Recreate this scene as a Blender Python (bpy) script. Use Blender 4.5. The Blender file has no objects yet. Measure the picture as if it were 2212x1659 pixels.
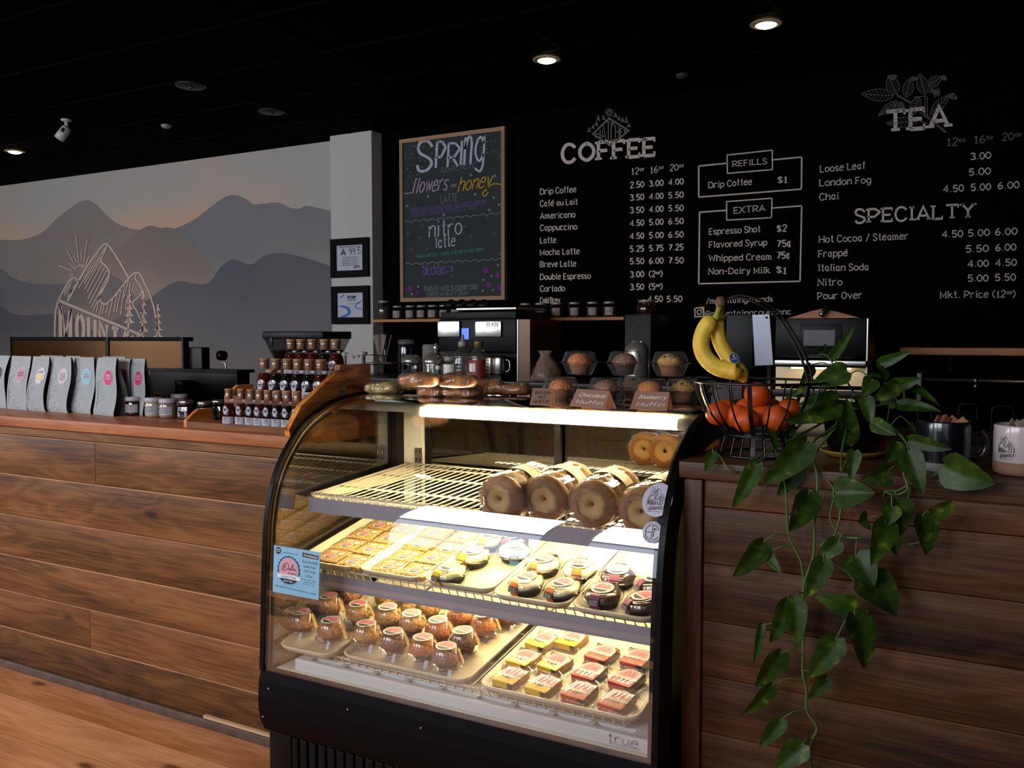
import bpy, bmesh, math, random
from mathutils import Vector, Matrix
random.seed(7)
R = math.radians
S = bpy.context.scene
COL = S.collection

# ------------------------------------------------------------------ camera
FPX, CX, CY = 1905.0, 1106.0, 829.5
EYE = Vector((0, 0, 1.40))
YAW, PIT = R(28.8), math.atan(104.5 / 1905)
FW = Vector((-math.sin(YAW) * math.cos(PIT), math.cos(YAW) * math.cos(PIT), -math.sin(PIT)))
RT = Vector((math.cos(YAW), math.sin(YAW), 0))
UP = RT.cross(FW)
cam = bpy.data.cameras.new('camera'); cam_o = bpy.data.objects.new('camera', cam); COL.objects.link(cam_o)
cam.sensor_fit = 'HORIZONTAL'; cam.sensor_width = 36.0; cam.lens = FPX / 2212 * 36.0
cam.clip_start = 0.02; cam.clip_end = 100
cam_o.matrix_world = Matrix(((RT.x, UP.x, -FW.x, EYE.x), (RT.y, UP.y, -FW.y, EYE.y), (RT.z, UP.z, -FW.z, EYE.z), (0, 0, 0, 1)))
S.camera = cam_o

# ------------------------------------------------------------------ world, exposure, window and ceiling light
w = bpy.data.worlds.new('world'); S.world = w; w.use_nodes = True
w.node_tree.nodes['Background'].inputs[0].default_value = (0.62, 0.75, 1.0, 1)
w.node_tree.nodes['Background'].inputs[1].default_value = 0.6
S.view_settings.view_transform = 'Standard'; S.view_settings.look = 'None'
S.view_settings.gamma = 1.0; S.view_settings.use_curve_mapping = False
S.view_settings.exposure = 0.0
S.cycles.max_bounces = 7; S.cycles.diffuse_bounces = 3; S.cycles.glossy_bounces = 4
S.cycles.transmission_bounces = 4; S.cycles.transparent_max_bounces = 40
S.cycles.caustics_reflective = False; S.cycles.caustics_refractive = False
S.cycles.sample_clamp_indirect = 4.0
S.cycles.use_denoising = True
WINS = [(-10.2, -8.3), (-7.6, -5.7), (-4.15, -2.75), (-2.50, -1.00), (-.5, 0.9)]       # storefront windows behind the camera, along X
WYF = -1.5
for (x0, x1), pw in zip(WINS, (110, 125, 70, 54, 4)):
    for z0, z1, k, col in ((1.75, 2.82, 1.0, (0.93, 0.95, 1.0)), (0.75, 1.66, 0.10, (0.72, 0.84, 1.0))):
        l = bpy.data.lights.new('window_daylight', 'AREA'); l.shape = 'RECTANGLE'
        l.size = x1 - x0; l.size_y = z1 - z0; l.energy = pw * k * (z1 - z0) / 1.07; l.color = col
        o = bpy.data.objects.new('window_daylight', l); COL.objects.link(o)
        o.location = ((x0 + x1) / 2, WYF - 0.12, (z0 + z1) / 2); o.rotation_euler = (R(90), 0, R(0))
DOWN = [(-2.402, 4.80, 1, 44), (-1.116, 4.82, 1, 30), (-7.748, 4.86, 1, 110), (-5.1, 0.7, 1, 230), (-3.1, 0.7, 1, 150), (-9.6, 2.2, 1, 40), (-.4, .3, 1, 42)]  # first three are seen; the rest are unseen fill lamps, added to brighten
for i, (x, y, on, pw) in enumerate(DOWN):
    l = bpy.data.lights.new('downlight_lamp', 'SPOT'); l.energy = pw; l.color = (1.0, 0.66, 0.40)
    l.spot_size = R(125); l.spot_blend = 1.0; l.shadow_soft_size = 0.05
    o = bpy.data.objects.new('downlight_lamp', l); COL.objects.link(o)
    o.location = (x, y, 3.035)

# ------------------------------------------------------------------ photo pixel -> world point on a chosen plane
def ray(u, v):
    return FW + RT * ((u - CX) / FPX) + UP * ((CY - v) / FPX)
def aty(u, v, Y): d = ray(u, v); return EYE + d * (Y / d.y)
def atz(u, v, Z): d = ray(u, v); return EYE + d * ((Z - EYE.z) / d.z)
def atx(u, v, X): d = ray(u, v); return EYE + d * (X / d.x)
def onpl(u, v, P0, n): d = ray(u, v); return EYE + d * (((Vector(P0) - EYE).dot(n)) / d.dot(n))

# ------------------------------------------------------------------ materials
def lin(h):
    h = h.lstrip('#'); c = [int(h[i:i + 2], 16) / 255 for i in (0, 2, 4)]
    return tuple((x / 12.92 if x <= 0.04045 else ((x + 0.055) / 1.055) ** 2.4) for x in c) + (1,)
MC = {}
def mat(name, col, rough=0.5, metal=0.0, bump=0.0, bscale=40, emit=None, es=0, coat=0.0, spec=0.5, vary=0.0, vscale=8, sss=0):
    if name in MC: return MC[name]
    m = bpy.data.materials.new(name); m.use_nodes = True; nt = m.node_tree; b = nt.nodes['Principled BSDF']
    c = lin(col) if isinstance(col, str) else col
    b.inputs['Base Color'].default_value = c; b.inputs['Roughness'].default_value = rough
    b.inputs['Metallic'].default_value = metal; b.inputs['Coat Weight'].default_value = coat
    b.inputs['Coat Roughness'].default_value = 0.08
    b.inputs['Specular IOR Level'].default_value = spec
    if emit: b.inputs['Emission Color'].default_value = lin(emit) if isinstance(emit, str) else emit; b.inputs['Emission Strength'].default_value = es
    tc = None
    if bump or vary:
        tc = nt.nodes.new('ShaderNodeTexCoord')
    if bump:
        n = nt.nodes.new('ShaderNodeTexNoise'); n.inputs['Scale'].default_value = bscale; n.inputs['Detail'].default_value = 4
        nt.links.new(tc.outputs['Object'], n.inputs['Vector'])
        bp = nt.nodes.new('ShaderNodeBump'); bp.inputs['Strength'].default_value = bump; bp.inputs['Distance'].default_value = 0.004
        nt.links.new(n.outputs['Fac'], bp.inputs['Height']); nt.links.new(bp.outputs['Normal'], b.inputs['Normal'])
    if vary:
        n2 = nt.nodes.new('ShaderNodeTexNoise'); n2.inputs['Scale'].default_value = vscale; n2.inputs['Detail'].default_value = 5
        nt.links.new(tc.outputs['Object'], n2.inputs['Vector'])
        r = nt.nodes.new('ShaderNodeValToRGB')
        r.color_ramp.elements[0].position = 0.3; r.color_ramp.elements[1].position = 0.7
        r.color_ramp.elements[0].color = tuple(x * (1 - vary) for x in c[:3]) + (1,)
        r.color_ramp.elements[1].color = tuple(min(1, x * (1 + vary)) for x in c[:3]) + (1,)
        nt.links.new(n2.outputs['Fac'], r.inputs['Fac']); nt.links.new(r.outputs['Color'], b.inputs['Base Color'])
    MC[name] = m
    return m
def ramp(name, cols, scale=(8, 8, 8), rough=0.6, noise=6, detail=6, bump=0.3, coat=0, dist=0.004):
    """noise driven colour ramp: cols = [(pos, hex)...]"""
    if name in MC: return MC[name]
    m = bpy.data.materials.new(name); m.use_nodes = True; nt = m.node_tree; b = nt.nodes['Principled BSDF']
    tc = nt.nodes.new('ShaderNodeTexCoord'); mp = nt.nodes.new('ShaderNodeMapping'); mp.inputs['Scale'].default_value = scale
    oi = nt.nodes.new('ShaderNodeObjectInfo'); ad = nt.nodes.new('ShaderNodeVectorMath'); ad.operation = 'ADD'
    ml = nt.nodes.new('ShaderNodeMath'); ml.operation = 'MULTIPLY'; ml.inputs[1].default_value = 37.0
    nt.links.new(oi.outputs['Random'], ml.inputs[0]); nt.links.new(tc.outputs['Object'], mp.inputs['Vector'])
    nt.links.new(mp.outputs[0], ad.inputs[0]); nt.links.new(ml.outputs[0], ad.inputs[1])
    n = nt.nodes.new('ShaderNodeTexNoise'); n.inputs['Scale'].default_value = noise; n.inputs['Detail'].default_value = detail
    nt.links.new(ad.outputs[0], n.inputs['Vector'])
    r = nt.nodes.new('ShaderNodeValToRGB'); e = r.color_ramp.elements
    e[0].position, e[0].color = cols[0][0], lin(cols[0][1]); e[1].position, e[1].color = cols[-1][0], lin(cols[-1][1])
    for p, c in cols[1:-1]: k = e.new(p); k.color = lin(c)
    nt.links.new(n.outputs['Fac'], r.inputs['Fac']); nt.links.new(r.outputs['Color'], b.inputs['Base Color'])
    bp = nt.nodes.new('ShaderNodeBump'); bp.inputs['Strength'].default_value = bump; bp.inputs['Distance'].default_value = dist
    nt.links.new(n.outputs['Fac'], bp.inputs['Height']); nt.links.new(bp.outputs['Normal'], b.inputs['Normal'])
    b.inputs['Roughness'].default_value = rough; b.inputs['Coat Weight'].default_value = coat; b.inputs['Coat Roughness'].default_value = 0.1
    MC[name] = m
    return m
def wood(name, dark, mid, light, axis=0, rough=0.45, knots=0.5, contrast=1.0, across=1.0, tone=0.25):
    """planed board: long grain, cathedral figure, knots; every board object gets its own cut and tone"""
    if name in MC: return MC[name]
    m = bpy.data.materials.new(name); m.use_nodes = True; nt = m.node_tree; b = nt.nodes['Principled BSDF']; L = nt.links.new; N = nt.nodes.new
    tc = N('ShaderNodeTexCoord'); oi = N('ShaderNodeObjectInfo'); ad = N('ShaderNodeVectorMath'); ad.operation = 'ADD'
    ml = N('ShaderNodeVectorMath'); ml.operation = 'SCALE'; ml.inputs[0].default_value = (9.1, 5.3, 7.7)
    L(oi.outputs['Random'], ml.inputs['Scale']); L(tc.outputs['Object'], ad.inputs[0]); L(ml.outputs[0], ad.inputs[1])
    def mp(sl, sa, src=ad):
        q = N('ShaderNodeMapping'); s = [sa, sa, sa]; s[axis] = sl; q.inputs['Scale'].default_value = s; L(src.outputs[0], q.inputs['Vector']); return q
    def noise(v, sc, det=4, dis=0.0):
        q = N('ShaderNodeTexNoise'); q.inputs['Scale'].default_value = sc; q.inputs['Detail'].default_value = det; q.inputs['Distortion'].default_value = dis; L(v.outputs[0], q.inputs['Vector']); return q
    def math(op, a, c):
        q = N('ShaderNodeMath'); q.operation = op
        for i, x in enumerate((a, c)):
            if hasattr(x, 'links'): L(x, q.inputs[i])
            else: q.inputs[i].default_value = x
        return q.outputs[0]
    vk = N('ShaderNodeTexVoronoi'); vk.inputs['Scale'].default_value = 1.0; L(mp(2.2, 5.5 * across).outputs[0], vk.inputs['Vector'])
    kd = vk.outputs['Distance']
    fig = noise(mp(0.9, 6.0 * across), 1.3, 2, 0.6)          # slow figure field
    rings = math('ADD', math('MULTIPLY', fig.outputs['Fac'], 16.0), math('MULTIPLY', math('POWER', kd, 0.5), -7.0 * knots))
    sn = math('SINE', math('MULTIPLY', rings, 3.0), 0)
    fine = noise(mp(5.0, 210.0 * across), 1.0, 4)
    blot = noise(mp(1.3, 9.0), 1.0, 4, .4)
    f = math('ADD', math('MULTIPLY', sn, 0.055 * contrast), math('MULTIPLY', fine.outputs['Fac'], 0.62))
    f = math('ADD', f, math('MULTIPLY', blot.outputs['Fac'], 0.85 * contrast))
    f = math('ADD', f, math('MULTIPLY', math('SUBTRACT', oi.outputs['Random'], 0.5), tone))
    f = math('SUBTRACT', f, 0.24)
    r = N('ShaderNodeValToRGB'); e = r.color_ramp.elements
    e[0].position, e[0].color = 0.18, lin(dark); e[1].position, e[1].color = 0.85, lin(light); k = e.new(0.48); k.color = lin(mid)
    L(f, r.inputs['Fac'])
    kn = N('ShaderNodeMapRange'); kn.inputs[1].default_value = 0.05; kn.inputs[2].default_value = 0.13; L(kd, kn.inputs[0])
    mx = N('ShaderNodeMix'); mx.data_type = 'RGBA'; L(kn.outputs[0], mx.inputs[0]); L(r.outputs['Color'], mx.inputs[7])
    mx.inputs[6].default_value = tuple(x * 0.35 for x in lin(dark)[:3]) + (1,)
    if knots <= 0: L(r.outputs['Color'], b.inputs['Base Color'])
    else: L(mx.outputs[2], b.inputs['Base Color'])
    bp = N('ShaderNodeBump'); bp.inputs['Strength'].default_value = 0.25; bp.inputs['Distance'].default_value = 0.002
    L(f, bp.inputs['Height']); L(bp.outputs['Normal'], b.inputs['Normal'])
    b.inputs['Roughness'].default_value = rough; b.inputs['Specular IOR Level'].default_value = 0.3
    MC[name] = m
    return m
def pane(name, tint=(1, 1, 1), ior=1.5, rough=0.0, veil=0.0, vcol='#ffffff', boost=1.0):
    """thin clear sheet: see-through plus mirror reflection by Fresnel, optional light veil (haze of plastic)"""
    if name in MC: return MC[name]
    m = bpy.data.materials.new(name); m.use_nodes = True; nt = m.node_tree; nt.nodes.clear(); N = nt.nodes.new; L = nt.links.new
    o = N('ShaderNodeOutputMaterial'); t = N('ShaderNodeBsdfTransparent'); t.inputs[0].default_value = tuple(tint) + (1,)
    g = N('ShaderNodeBsdfGlossy'); g.inputs['Roughness'].default_value = rough; g.inputs[0].default_value = (1, 1, 1, 1)
    ge = N('ShaderNodeNewGeometry'); dt = N('ShaderNodeVectorMath'); dt.operation = 'DOT_PRODUCT'; L(ge.outputs['Normal'], dt.inputs[0]); L(ge.outputs['Incoming'], dt.inputs[1])
    def mt(op, a, c, cl=False):
        q = N('ShaderNodeMath'); q.operation = op; q.use_clamp = cl
        for i, x in enumerate((a, c)):
            if hasattr(x, 'links'): L(x, q.inputs[i])
            else: q.inputs[i].default_value = x
        return q.outputs[0]
    f0 = ((ior - 1) / (ior + 1)) ** 2
    sch = mt('MULTIPLY_ADD', mt('POWER', mt('SUBTRACT', 1.0, mt('ABSOLUTE', dt.outputs['Value'], 0)), 5.0), 1 - f0); sch.node.inputs[2].default_value = f0
    mx = N('ShaderNodeMixShader'); L(mt('MULTIPLY', sch, boost, True), mx.inputs[0])
    L(g.outputs[0], mx.inputs[2])
    if veil:
        d = N('ShaderNodeBsdfDiffuse'); d.inputs[0].default_value = lin(vcol); m2 = N('ShaderNodeMixShader'); m2.inputs[0].default_value = veil
        L(t.outputs[0], m2.inputs[1]); L(d.outputs[0], m2.inputs[2]); L(m2.outputs[0], mx.inputs[1])
    else: L(t.outputs[0], mx.inputs[1])
    L(mx.outputs[0], o.inputs[0]); MC[name] = m
    return m

# ------------------------------------------------------------------ mesh builder
def perp(d):
    d = d.normalized(); a = Vector((0, 0, 1)) if abs(d.z) < 0.9 else Vector((1, 0, 0))
    x = d.cross(a).normalized(); return x, d.cross(x).normalized()
class MB:
    def __init__(s): s.v = []; s.f = []; s.m = []; s.s = []
    def add(s, vs, fs, mi=0, sm=False):
        b = len(s.v); s.v += [Vector(q) for q in vs]
        for f in fs: s.f.append([b + i for i in f]); s.m.append(mi); s.s.append(sm)
        return s
    def box(s, x0, x1, y0, y1, z0, z1, mi=0, M=None, bev=0.0):
        if bev > 0:
            bm = bmesh.new(); bmesh.ops.create_cube(bm, size=1)
            for q in bm.verts: q.co = Vector(((x0 + x1) / 2 + q.co.x * (x1 - x0), (y0 + y1) / 2 + q.co.y * (y1 - y0), (z0 + z1) / 2 + q.co.z * (z1 - z0)))
            bmesh.ops.bevel(bm, geom=list(bm.edges), offset=bev, segments=2, profile=0.6, affect='EDGES')
            return s.bm(bm, mi, True, M)
        vs = [Vector((x, y, z)) for z in (z0, z1) for y in (y0, y1) for x in (x0, x1)]
        if M: vs = [M @ q for q in vs]
        return s.add(vs, [(0, 2, 3, 1), (4, 5, 7, 6), (0, 1, 5, 4), (2, 6, 7, 3), (0, 4, 6, 2), (1, 3, 7, 5)], mi)
    def cb(s, c, d, mi=0, M=None, bev=0.0):
        return s.box(c[0] - d[0] / 2, c[0] + d[0] / 2, c[1] - d[1] / 2, c[1] + d[1] / 2, c[2] - d[2] / 2, c[2] + d[2] / 2, mi, M, bev)
    def bm(s, bm, mi=0, sm=False, M=None):
        bm.verts.ensure_lookup_table(); vs = [(M @ q.co if M else q.co.copy()) for q in bm.verts]
        fs = [[q.index for q in f.verts] for f in bm.faces]; bm.free(); return s.add(vs, fs, mi, sm)
    def lathe(s, prof, n=24, c=(0, 0, 0), mi=0, M=None, fn=None, sm=True, cap=True):
        c = Vector(c); vs = []; k = len(prof)
        for i in range(n):
            a = 2 * math.pi * i / n
            for j, (r, z) in enumerate(prof):
                rr = r * (fn(a, z, j) if fn else 1.0); p = c + Vector((rr * math.cos(a), rr * math.sin(a), z)); vs.append(M @ p if M else p)
        fs = [(i * k + j, ((i + 1) % n) * k + j, ((i + 1) % n) * k + j + 1, i * k + j + 1) for i in range(n) for j in range(k - 1)]
        if cap:
            if prof[0][0] > 1e-6: fs.append([i * k for i in range(n)][::-1])
            if prof[-1][0] > 1e-6: fs.append([i * k + k - 1 for i in range(n)])
        return s.add(vs, fs, mi, sm)
    def tube(s, pts, r, n=8, mi=0, sm=True, cap=True, closed=False):
        pts = [Vector(p) for p in pts]; m = len(pts); rs = r if isinstance(r, (list, tuple)) else [r] * m; vs = []; px = None
        for i in range(m):
            if closed: d = pts[(i + 1) % m] - pts[i - 1]
            else: d = pts[min(i + 1, m - 1)] - pts[max(i - 1, 0)]
            if d.length < 1e-9: d = Vector((0, 0, 1))
            d.normalize()
            if px is None: px, py = perp(d)
            else:
                px = (px - d * px.dot(d)); px = px.normalized() if px.length > 1e-6 else perp(d)[0]; py = d.cross(px)
            for k in range(n): a = 2 * math.pi * k / n; vs.append(pts[i] + (px * math.cos(a) + py * math.sin(a)) * rs[i])
        fs = [(i * n + k, i * n + (k + 1) % n, (i + 1) * n + (k + 1) % n, (i + 1) * n + k) for i in range(m - 1) for k in range(n)]
        if closed: fs += [((m - 1) * n + k, (m - 1) * n + (k + 1) % n, (k + 1) % n, k) for k in range(n)]
        elif cap: fs += [list(range(n))[::-1], [(m - 1) * n + k for k in range(n)]]
        return s.add(vs, fs, mi, sm)
    def cyl(s, a, b, r, n=16, mi=0, r2=None): return s.tube([a, b], [r, r if r2 is None else r2], n, mi, True)
    def prism(s, poly, ext, mi=0, sm=False):
        poly = [Vector(p) for p in poly]; e = Vector(ext); n = len(poly)
        return s.add(poly + [p + e for p in poly], [list(range(n))[::-1], list(range(n, 2 * n))] + [(i, (i + 1) % n, n + (i + 1) % n, n + i) for i in range(n)], mi, sm)
    def grid(s, fn, nu, nv, mi=0, sm=True, closed=False):
        vs = [fn(i / nu, j / nv) for i in range(nu + 1) for j in range(nv + 1)]
        return s.add(vs, [(i * (nv + 1) + j, (i + 1) * (nv + 1) + j, (i + 1) * (nv + 1) + j + 1, i * (nv + 1) + j + 1) for i in range(nu) for j in range(nv)], mi, sm)
    def ribbon(s, pts, w, mp, mi=0, closed=False):
        """flat stroke of width w (2-D) mapped by mp(x,y)->Vector"""
        pts = [Vector((p[0], p[1])) for p in pts]; n = len(pts)
        if n < 2: return s
        vs = []
        for i in range(n):
            if closed: d = pts[(i + 1) % n] - pts[i - 1]
            else: d = pts[min(i + 1, n - 1)] - pts[max(i - 1, 0)]
            if d.length < 1e-9: d = Vector((1, 0))
            d.normalize(); q = Vector((-d.y, d.x)); k = 1.0
            if 0 < i < n - 1 and not closed:
                a = (pts[i] - pts[i - 1]).normalized(); c = max(0.5, abs(a.dot(d))); k = 1 / c
            wi = w[i] if isinstance(w, (list, tuple)) else w
            a = pts[i] + q * wi / 2 * k; b = pts[i] - q * wi / 2 * k; vs += [mp(a.x, a.y), mp(b.x, b.y)]
        fs = [(2 * i, 2 * i + 1, 2 * i + 3, 2 * i + 2) for i in range(n - 1)]
        if closed: fs.append((2 * n - 2, 2 * n - 1, 1, 0))
        return s.add(vs, fs, mi)
    def ell(s, cx, cy, rx, ry, mp, mi=0, n=28, a0=0, a1=2 * math.pi):
        return s.add([mp(cx + rx * math.cos(a0 + (a1 - a0) * i / n), cy + ry * math.sin(a0 + (a1 - a0) * i / n)) for i in range(n + (0 if a1 - a0 > 6.28 else 1))], [list(range(n + (0 if a1 - a0 > 6.28 else 1)))], mi)
    def build(s, name, mats, parent=None, M=None, bevel=0):
        me = bpy.data.meshes.new(name); me.from_pydata([tuple(q) for q in s.v], [], s.f)
        ms = mats if isinstance(mats, (list, tuple)) else [mats]
        for m in ms: me.materials.append(m)
        me.polygons.foreach_set('material_index', s.m); me.polygons.foreach_set('use_smooth', s.s)
        me.update()
        o = bpy.data.objects.new(name, me); COL.objects.link(o)
        if parent is not None:
            o.parent = parent
            if M is None and parent.get('_w'): o.matrix_parent_inverse = Matrix.Translation(-parent.location)
        if M is not None: o.matrix_local = M
        if s.f and any(s.s):
            bm = bmesh.new(); bm.from_mesh(me); bmesh.ops.recalc_face_normals(bm, faces=bm.faces); bm.to_mesh(me); bm.free()
        return o
def tag(o, label, cat, group=None, kind=None):
    o['label'] = label; o['category'] = cat
    if group: o['group'] = group
    if kind: o['kind'] = kind
    return o
def thing(name, label, cat, loc=(0, 0, 0), group=None, world=True, rz=0):
    """world=True: parts are given in world coordinates; False: in the thing's own"""
    o = bpy.data.objects.new(name, None); COL.objects.link(o); o.location = loc; o.empty_display_size = 0.05
    if world: o['_w'] = 1
    else: o.rotation_euler = (0, 0, rz)
    return tag(o, label, cat, group)
def struct(name, mb, mats, parent=None):
    o = mb.build(name, mats, parent)
    if parent is None: o['kind'] = 'structure'
    return o
KIDS = {}
def copy_tree(o, parent=None):
    if not KIDS:
        pass
    c = o.copy(); COL.objects.link(c); c.parent = parent
    for ch in list(o.children): copy_tree(ch, c)
    return c
def place(root, loc, rot=(0, 0, 0), label=None, group=None, scale=None):
    root.location = loc; root.rotation_mode = 'XYZ'; root.rotation_euler = rot
    if scale: root.scale = (scale,) * 3 if not isinstance(scale, (tuple, list)) else scale
    if label: root['label'] = label
    if group: root['group'] = group
    return root
def smooth(pts, k=6, closed=False):
    P = [Vector(p) for p in pts]; n = len(P); out = []
    if n < 3: return P
    rng = range(n) if closed else range(n - 1)
    for i in rng:
        if closed: a, b, c, d = P[i - 1], P[i], P[(i + 1) % n], P[(i + 2) % n]
        else: a, b, c, d = P[max(i - 1, 0)], P[i], P[i + 1], P[min(i + 2, n - 1)]
        for j in range(k):
            t = j / k; out.append(0.5 * ((2 * b) + (c - a) * t + (2 * a - 5 * b + 4 * c - d) * t * t + (3 * b - a - 3 * c + d) * t ** 3))
    if not closed: out.append(P[-1])
    return out

# ------------------------------------------------------------------ painted / printed stroke lettering
# x,y hex digits; y: 3 baseline, a x-height, d cap height; ~ = smooth curve
GL = {
'A': (8, '03 4d 83;26 66'), 'B': (7, '03 0d;0d 3d;~3d 6c 6a 38;08 38;~38 67 75 64 33;33 03'), 'C': (7, '~7b 5d 2d 0a 06 23 53 75'),
'D': (8, '03 0d;0d 3d;~3d 7b 85 33;33 03'), 'E': (6, '03 0d;0d 6d;08 58;03 63'), 'F': (6, '03 0d;0d 6d;08 58'), 'G': (8, '~7b 5d 2d 0a 06 23 53 74;74 78 58'),
'H': (8, '03 0d;83 8d;08 88'), 'I': (2, '13 1d'), 'J': (5, '~4d 46 33 13 05'), 'K': (7, '03 0d;7d 08;37 73'), 'L': (6, '0d 03;03 63'),
'M': (9, '03 0d 45 8d 83'), 'N': (8, '03 0d 83 8d'), 'O': (8, '~4d 1b 08 15 43 75 88 7b 4d'), 'P': (7, '03 0d;0d 4d;~4d 7b 7a 47;47 07'), 'Q': (8, '~4d 1b 08 15 43 75 88 7b 4d;56 82'),
'R': (7, '03 0d;0d 4d;~4d 7b 7a 47;47 07;37 73'), 'S': (6, '~6b 4d 1d 0b 19 57 65 43 13 05'), 'T': (8, '43 4d;0d 8d'), 'U': (8, '~0d 06 23 63 86 8d'), 'V': (8, '0d 43 8d'),
'W': (b'\x0b'[0], '0d 33 5b 83 bd'), 'X': (7, '03 7d;73 0d'), 'Y': (8, '0d 48 8d;48 43'), 'Z': (7, '0d 7d 03 73'),
'a': (6, '~58 3a 19 06 23 44 57;5a 53 63'), 'b': (6, '03 0d;~08 3a 68 65 33 05'), 'c': (5, '~59 3a 09 04 33 54'), 'd': (6, '6d 63;~68 3a 08 05 33 65'),
'e': (6, '07 67;~67 5a 2a 07 04 33 64'), 'f': (4, '~4d 2d 2a 23;0a 4a'), 'g': (6, '6a 62;~62 40 01;~68 3a 08 05 33 65'), 'h': (6, '03 0d;~07 3a 69 66;66 63'),
'i': (2, '1a 13;1d 1c'), 'j': (3, '~2a 22 00;2d 2c'), 'k': (6, '03 0d;5a 06;27 63'), 'l': (2, '1d 13'), 'm': (9, '03 0a;~08 2a 48 46;46 43;~48 6a 88 86;86 83'),
'n': (6, '03 0a;~07 3a 69 66;66 63'), 'o': (6, '~3a 08 05 33 65 68 3a'), 'p': (6, '00 0a;~08 3a 68 65 33 05'), 'q': (6, '60 6a;~68 3a 08 05 33 65'), 'r': (5, '03 0a;~07 2a 5a'),
's': (5, '~59 3a 09 17 46 54 33 04'), 't': (4, '~2d 25 33 44;0a 4a'), 'u': (6, '~0a 05 23 56;6a 63'), 'v': (6, '0a 33 6a'), 'w': (8, '0a 23 4a 63 8a'), 'x': (6, '03 6a;63 0a'),
'y': (6, '0a 33;6a 33 10'), 'z': (5, '0a 5a 03 53'), '0': (6, '~3d 0a 06 33 66 6a 3d'), '1': (4, '0b 2d 23;03 43'), '2': (6, '~0b 2d 5d 6a 03;03 63'), '3': (6, '~0c 3d 6b 38;~38 67 64 33 04'),
'4': (7, '53 5d 06 76'), '5': (6, '6d 1d 08;~08 39 67 54 33 04'), '6': (6, '~5d 2b 06 23 54 67 38 06'), '7': (6, '0d 6d 23'), '8': (6, '~3d 0b 38 65 33 05 38 6b 3d'), '9': (6, '~68 38 0b 3d 6b 67 33'),
'.': (2, '13 14'), ',': (2, '14 02'), '-': (5, '08 58'), '/': (5, '02 5e'), '(': (3, '~3e 0a 06 32'), ')': (3, '~0e 3a 36 02'), '$': (6, '~6b 4c 1c 0b 19 57 65 44 14 05;3e 32'),
'!': (2, '1d 16;14 13'), "'": (2, '1d 1b'), '&': (7, '~73 1b 3d 5b 06 23 53 77'), '@': (9, '~67 49 37 46 69 67 86 98 8b 5d 2c 08 24 63'), 'é': (6, '07 67;~67 5a 2a 07 04 33 64;3b 5d'), '¢': (5, '~59 3a 09 04 33 54;3c 31'), '+': (6, '35 3b;08 68'),
}
def glyph(ch):
    w, d = GL[ch]; out = []
    for st in d.split(';'):
        cv = st.startswith('~'); pts = [(int(p[0], 16), int(p[1], 16) - 3) for p in st.lstrip('~').split()]
        out.append((cv, pts))
    return w, out
def layout(s, gap=2.6):
    x = 0; out = []; sup = False
    for ch in s:
        if ch == '^': sup = not sup; continue
        if ch == ' ': x += 4.5; continue
        if ch not in GL: continue
        k, dy = (0.55, 4.6) if sup else (1, 0)
        w, st = glyph(ch); out.append((x, dy, k, st)); x += w * k + gap * (0.6 if sup else 1)
    return out, max(x - gap, 1e-3)
def text(mb, s, mp, x0, y0, x1, y1, cap, wt=1.3, mi=0, serif=0, slant=0.0, wob=0.0, gap=2.6, seg=4):
    """write s on the 2-D sheet from (x0,y0) to (x1,y1) baseline (y up), cap height cap, mapped by mp"""
    gl, W = layout(s, gap); dx, dy = x1 - x0, y1 - y0; sx = math.hypot(dx, dy) / W; sy = cap / 10.0
    ux, uy = dx / math.hypot(dx, dy), dy / math.hypot(dx, dy)
    def loc(gx, gy): X = gx * sx + gy * sy * slant; Y = gy * sy; return (x0 + ux * X - uy * Y * 0, y0 + uy * X + Y)
    w2 = wt * sy
    for gx, gy0, k, st in gl:
        jw = random.uniform(-wob, wob); jk = 1 + random.uniform(-wob, wob) * 0.15
        for cv, pts in st:
            P = [Vector((a, b)) for a, b in pts]
            lp = cv and pts[0] == pts[-1]
            if cv: P = [Vector((q[0], q[1])) for q in smooth([(q.x, q.y, 0) for q in (P[:-1] if lp else P)], seg, lp)]
            L = [loc(gx + p.x * k, (p.y * k * jk + gy0 + jw)) for p in P]
            mb.ribbon(L, w2 * (0.75 if k < 1 else 1), mp, mi, lp)
            if serif and k == 1:
                for e, nb in ((0, 1), (-1, -2)):
                    a, b = pts[e], pts[nb]; vert = abs(a[1] - b[1]) > abs(a[0] - b[0]) * 0.9
                    if vert and a[1] in (0, 7, 10, -3):
                        q = (.75 + .5 * wt) * min(serif, 1.1); yy = a[1] + (0.35 if a[1] <= 0 else -0.35); lo, hi = (-q, q) if a[1] != 7 else (-q, 0)
                        mb.ribbon([loc(gx + a[0] + lo, yy + gy0 + jw), loc(gx + a[0] + hi, yy + gy0 + jw)], w2 * 0.72, mp, mi)
                    if serif > 1.2 and not vert and a[1] in (0, 10) and a[0] > 3:
                        mb.ribbon([loc(gx + a[0], a[1] + 0.5 * (1 if a[1] == 0 else -1) * -1), loc(gx + a[0], a[1] + (2.2 if a[1] == 0 else -2.2))], w2 * 0.6, mp, mi)
    return mb
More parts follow.
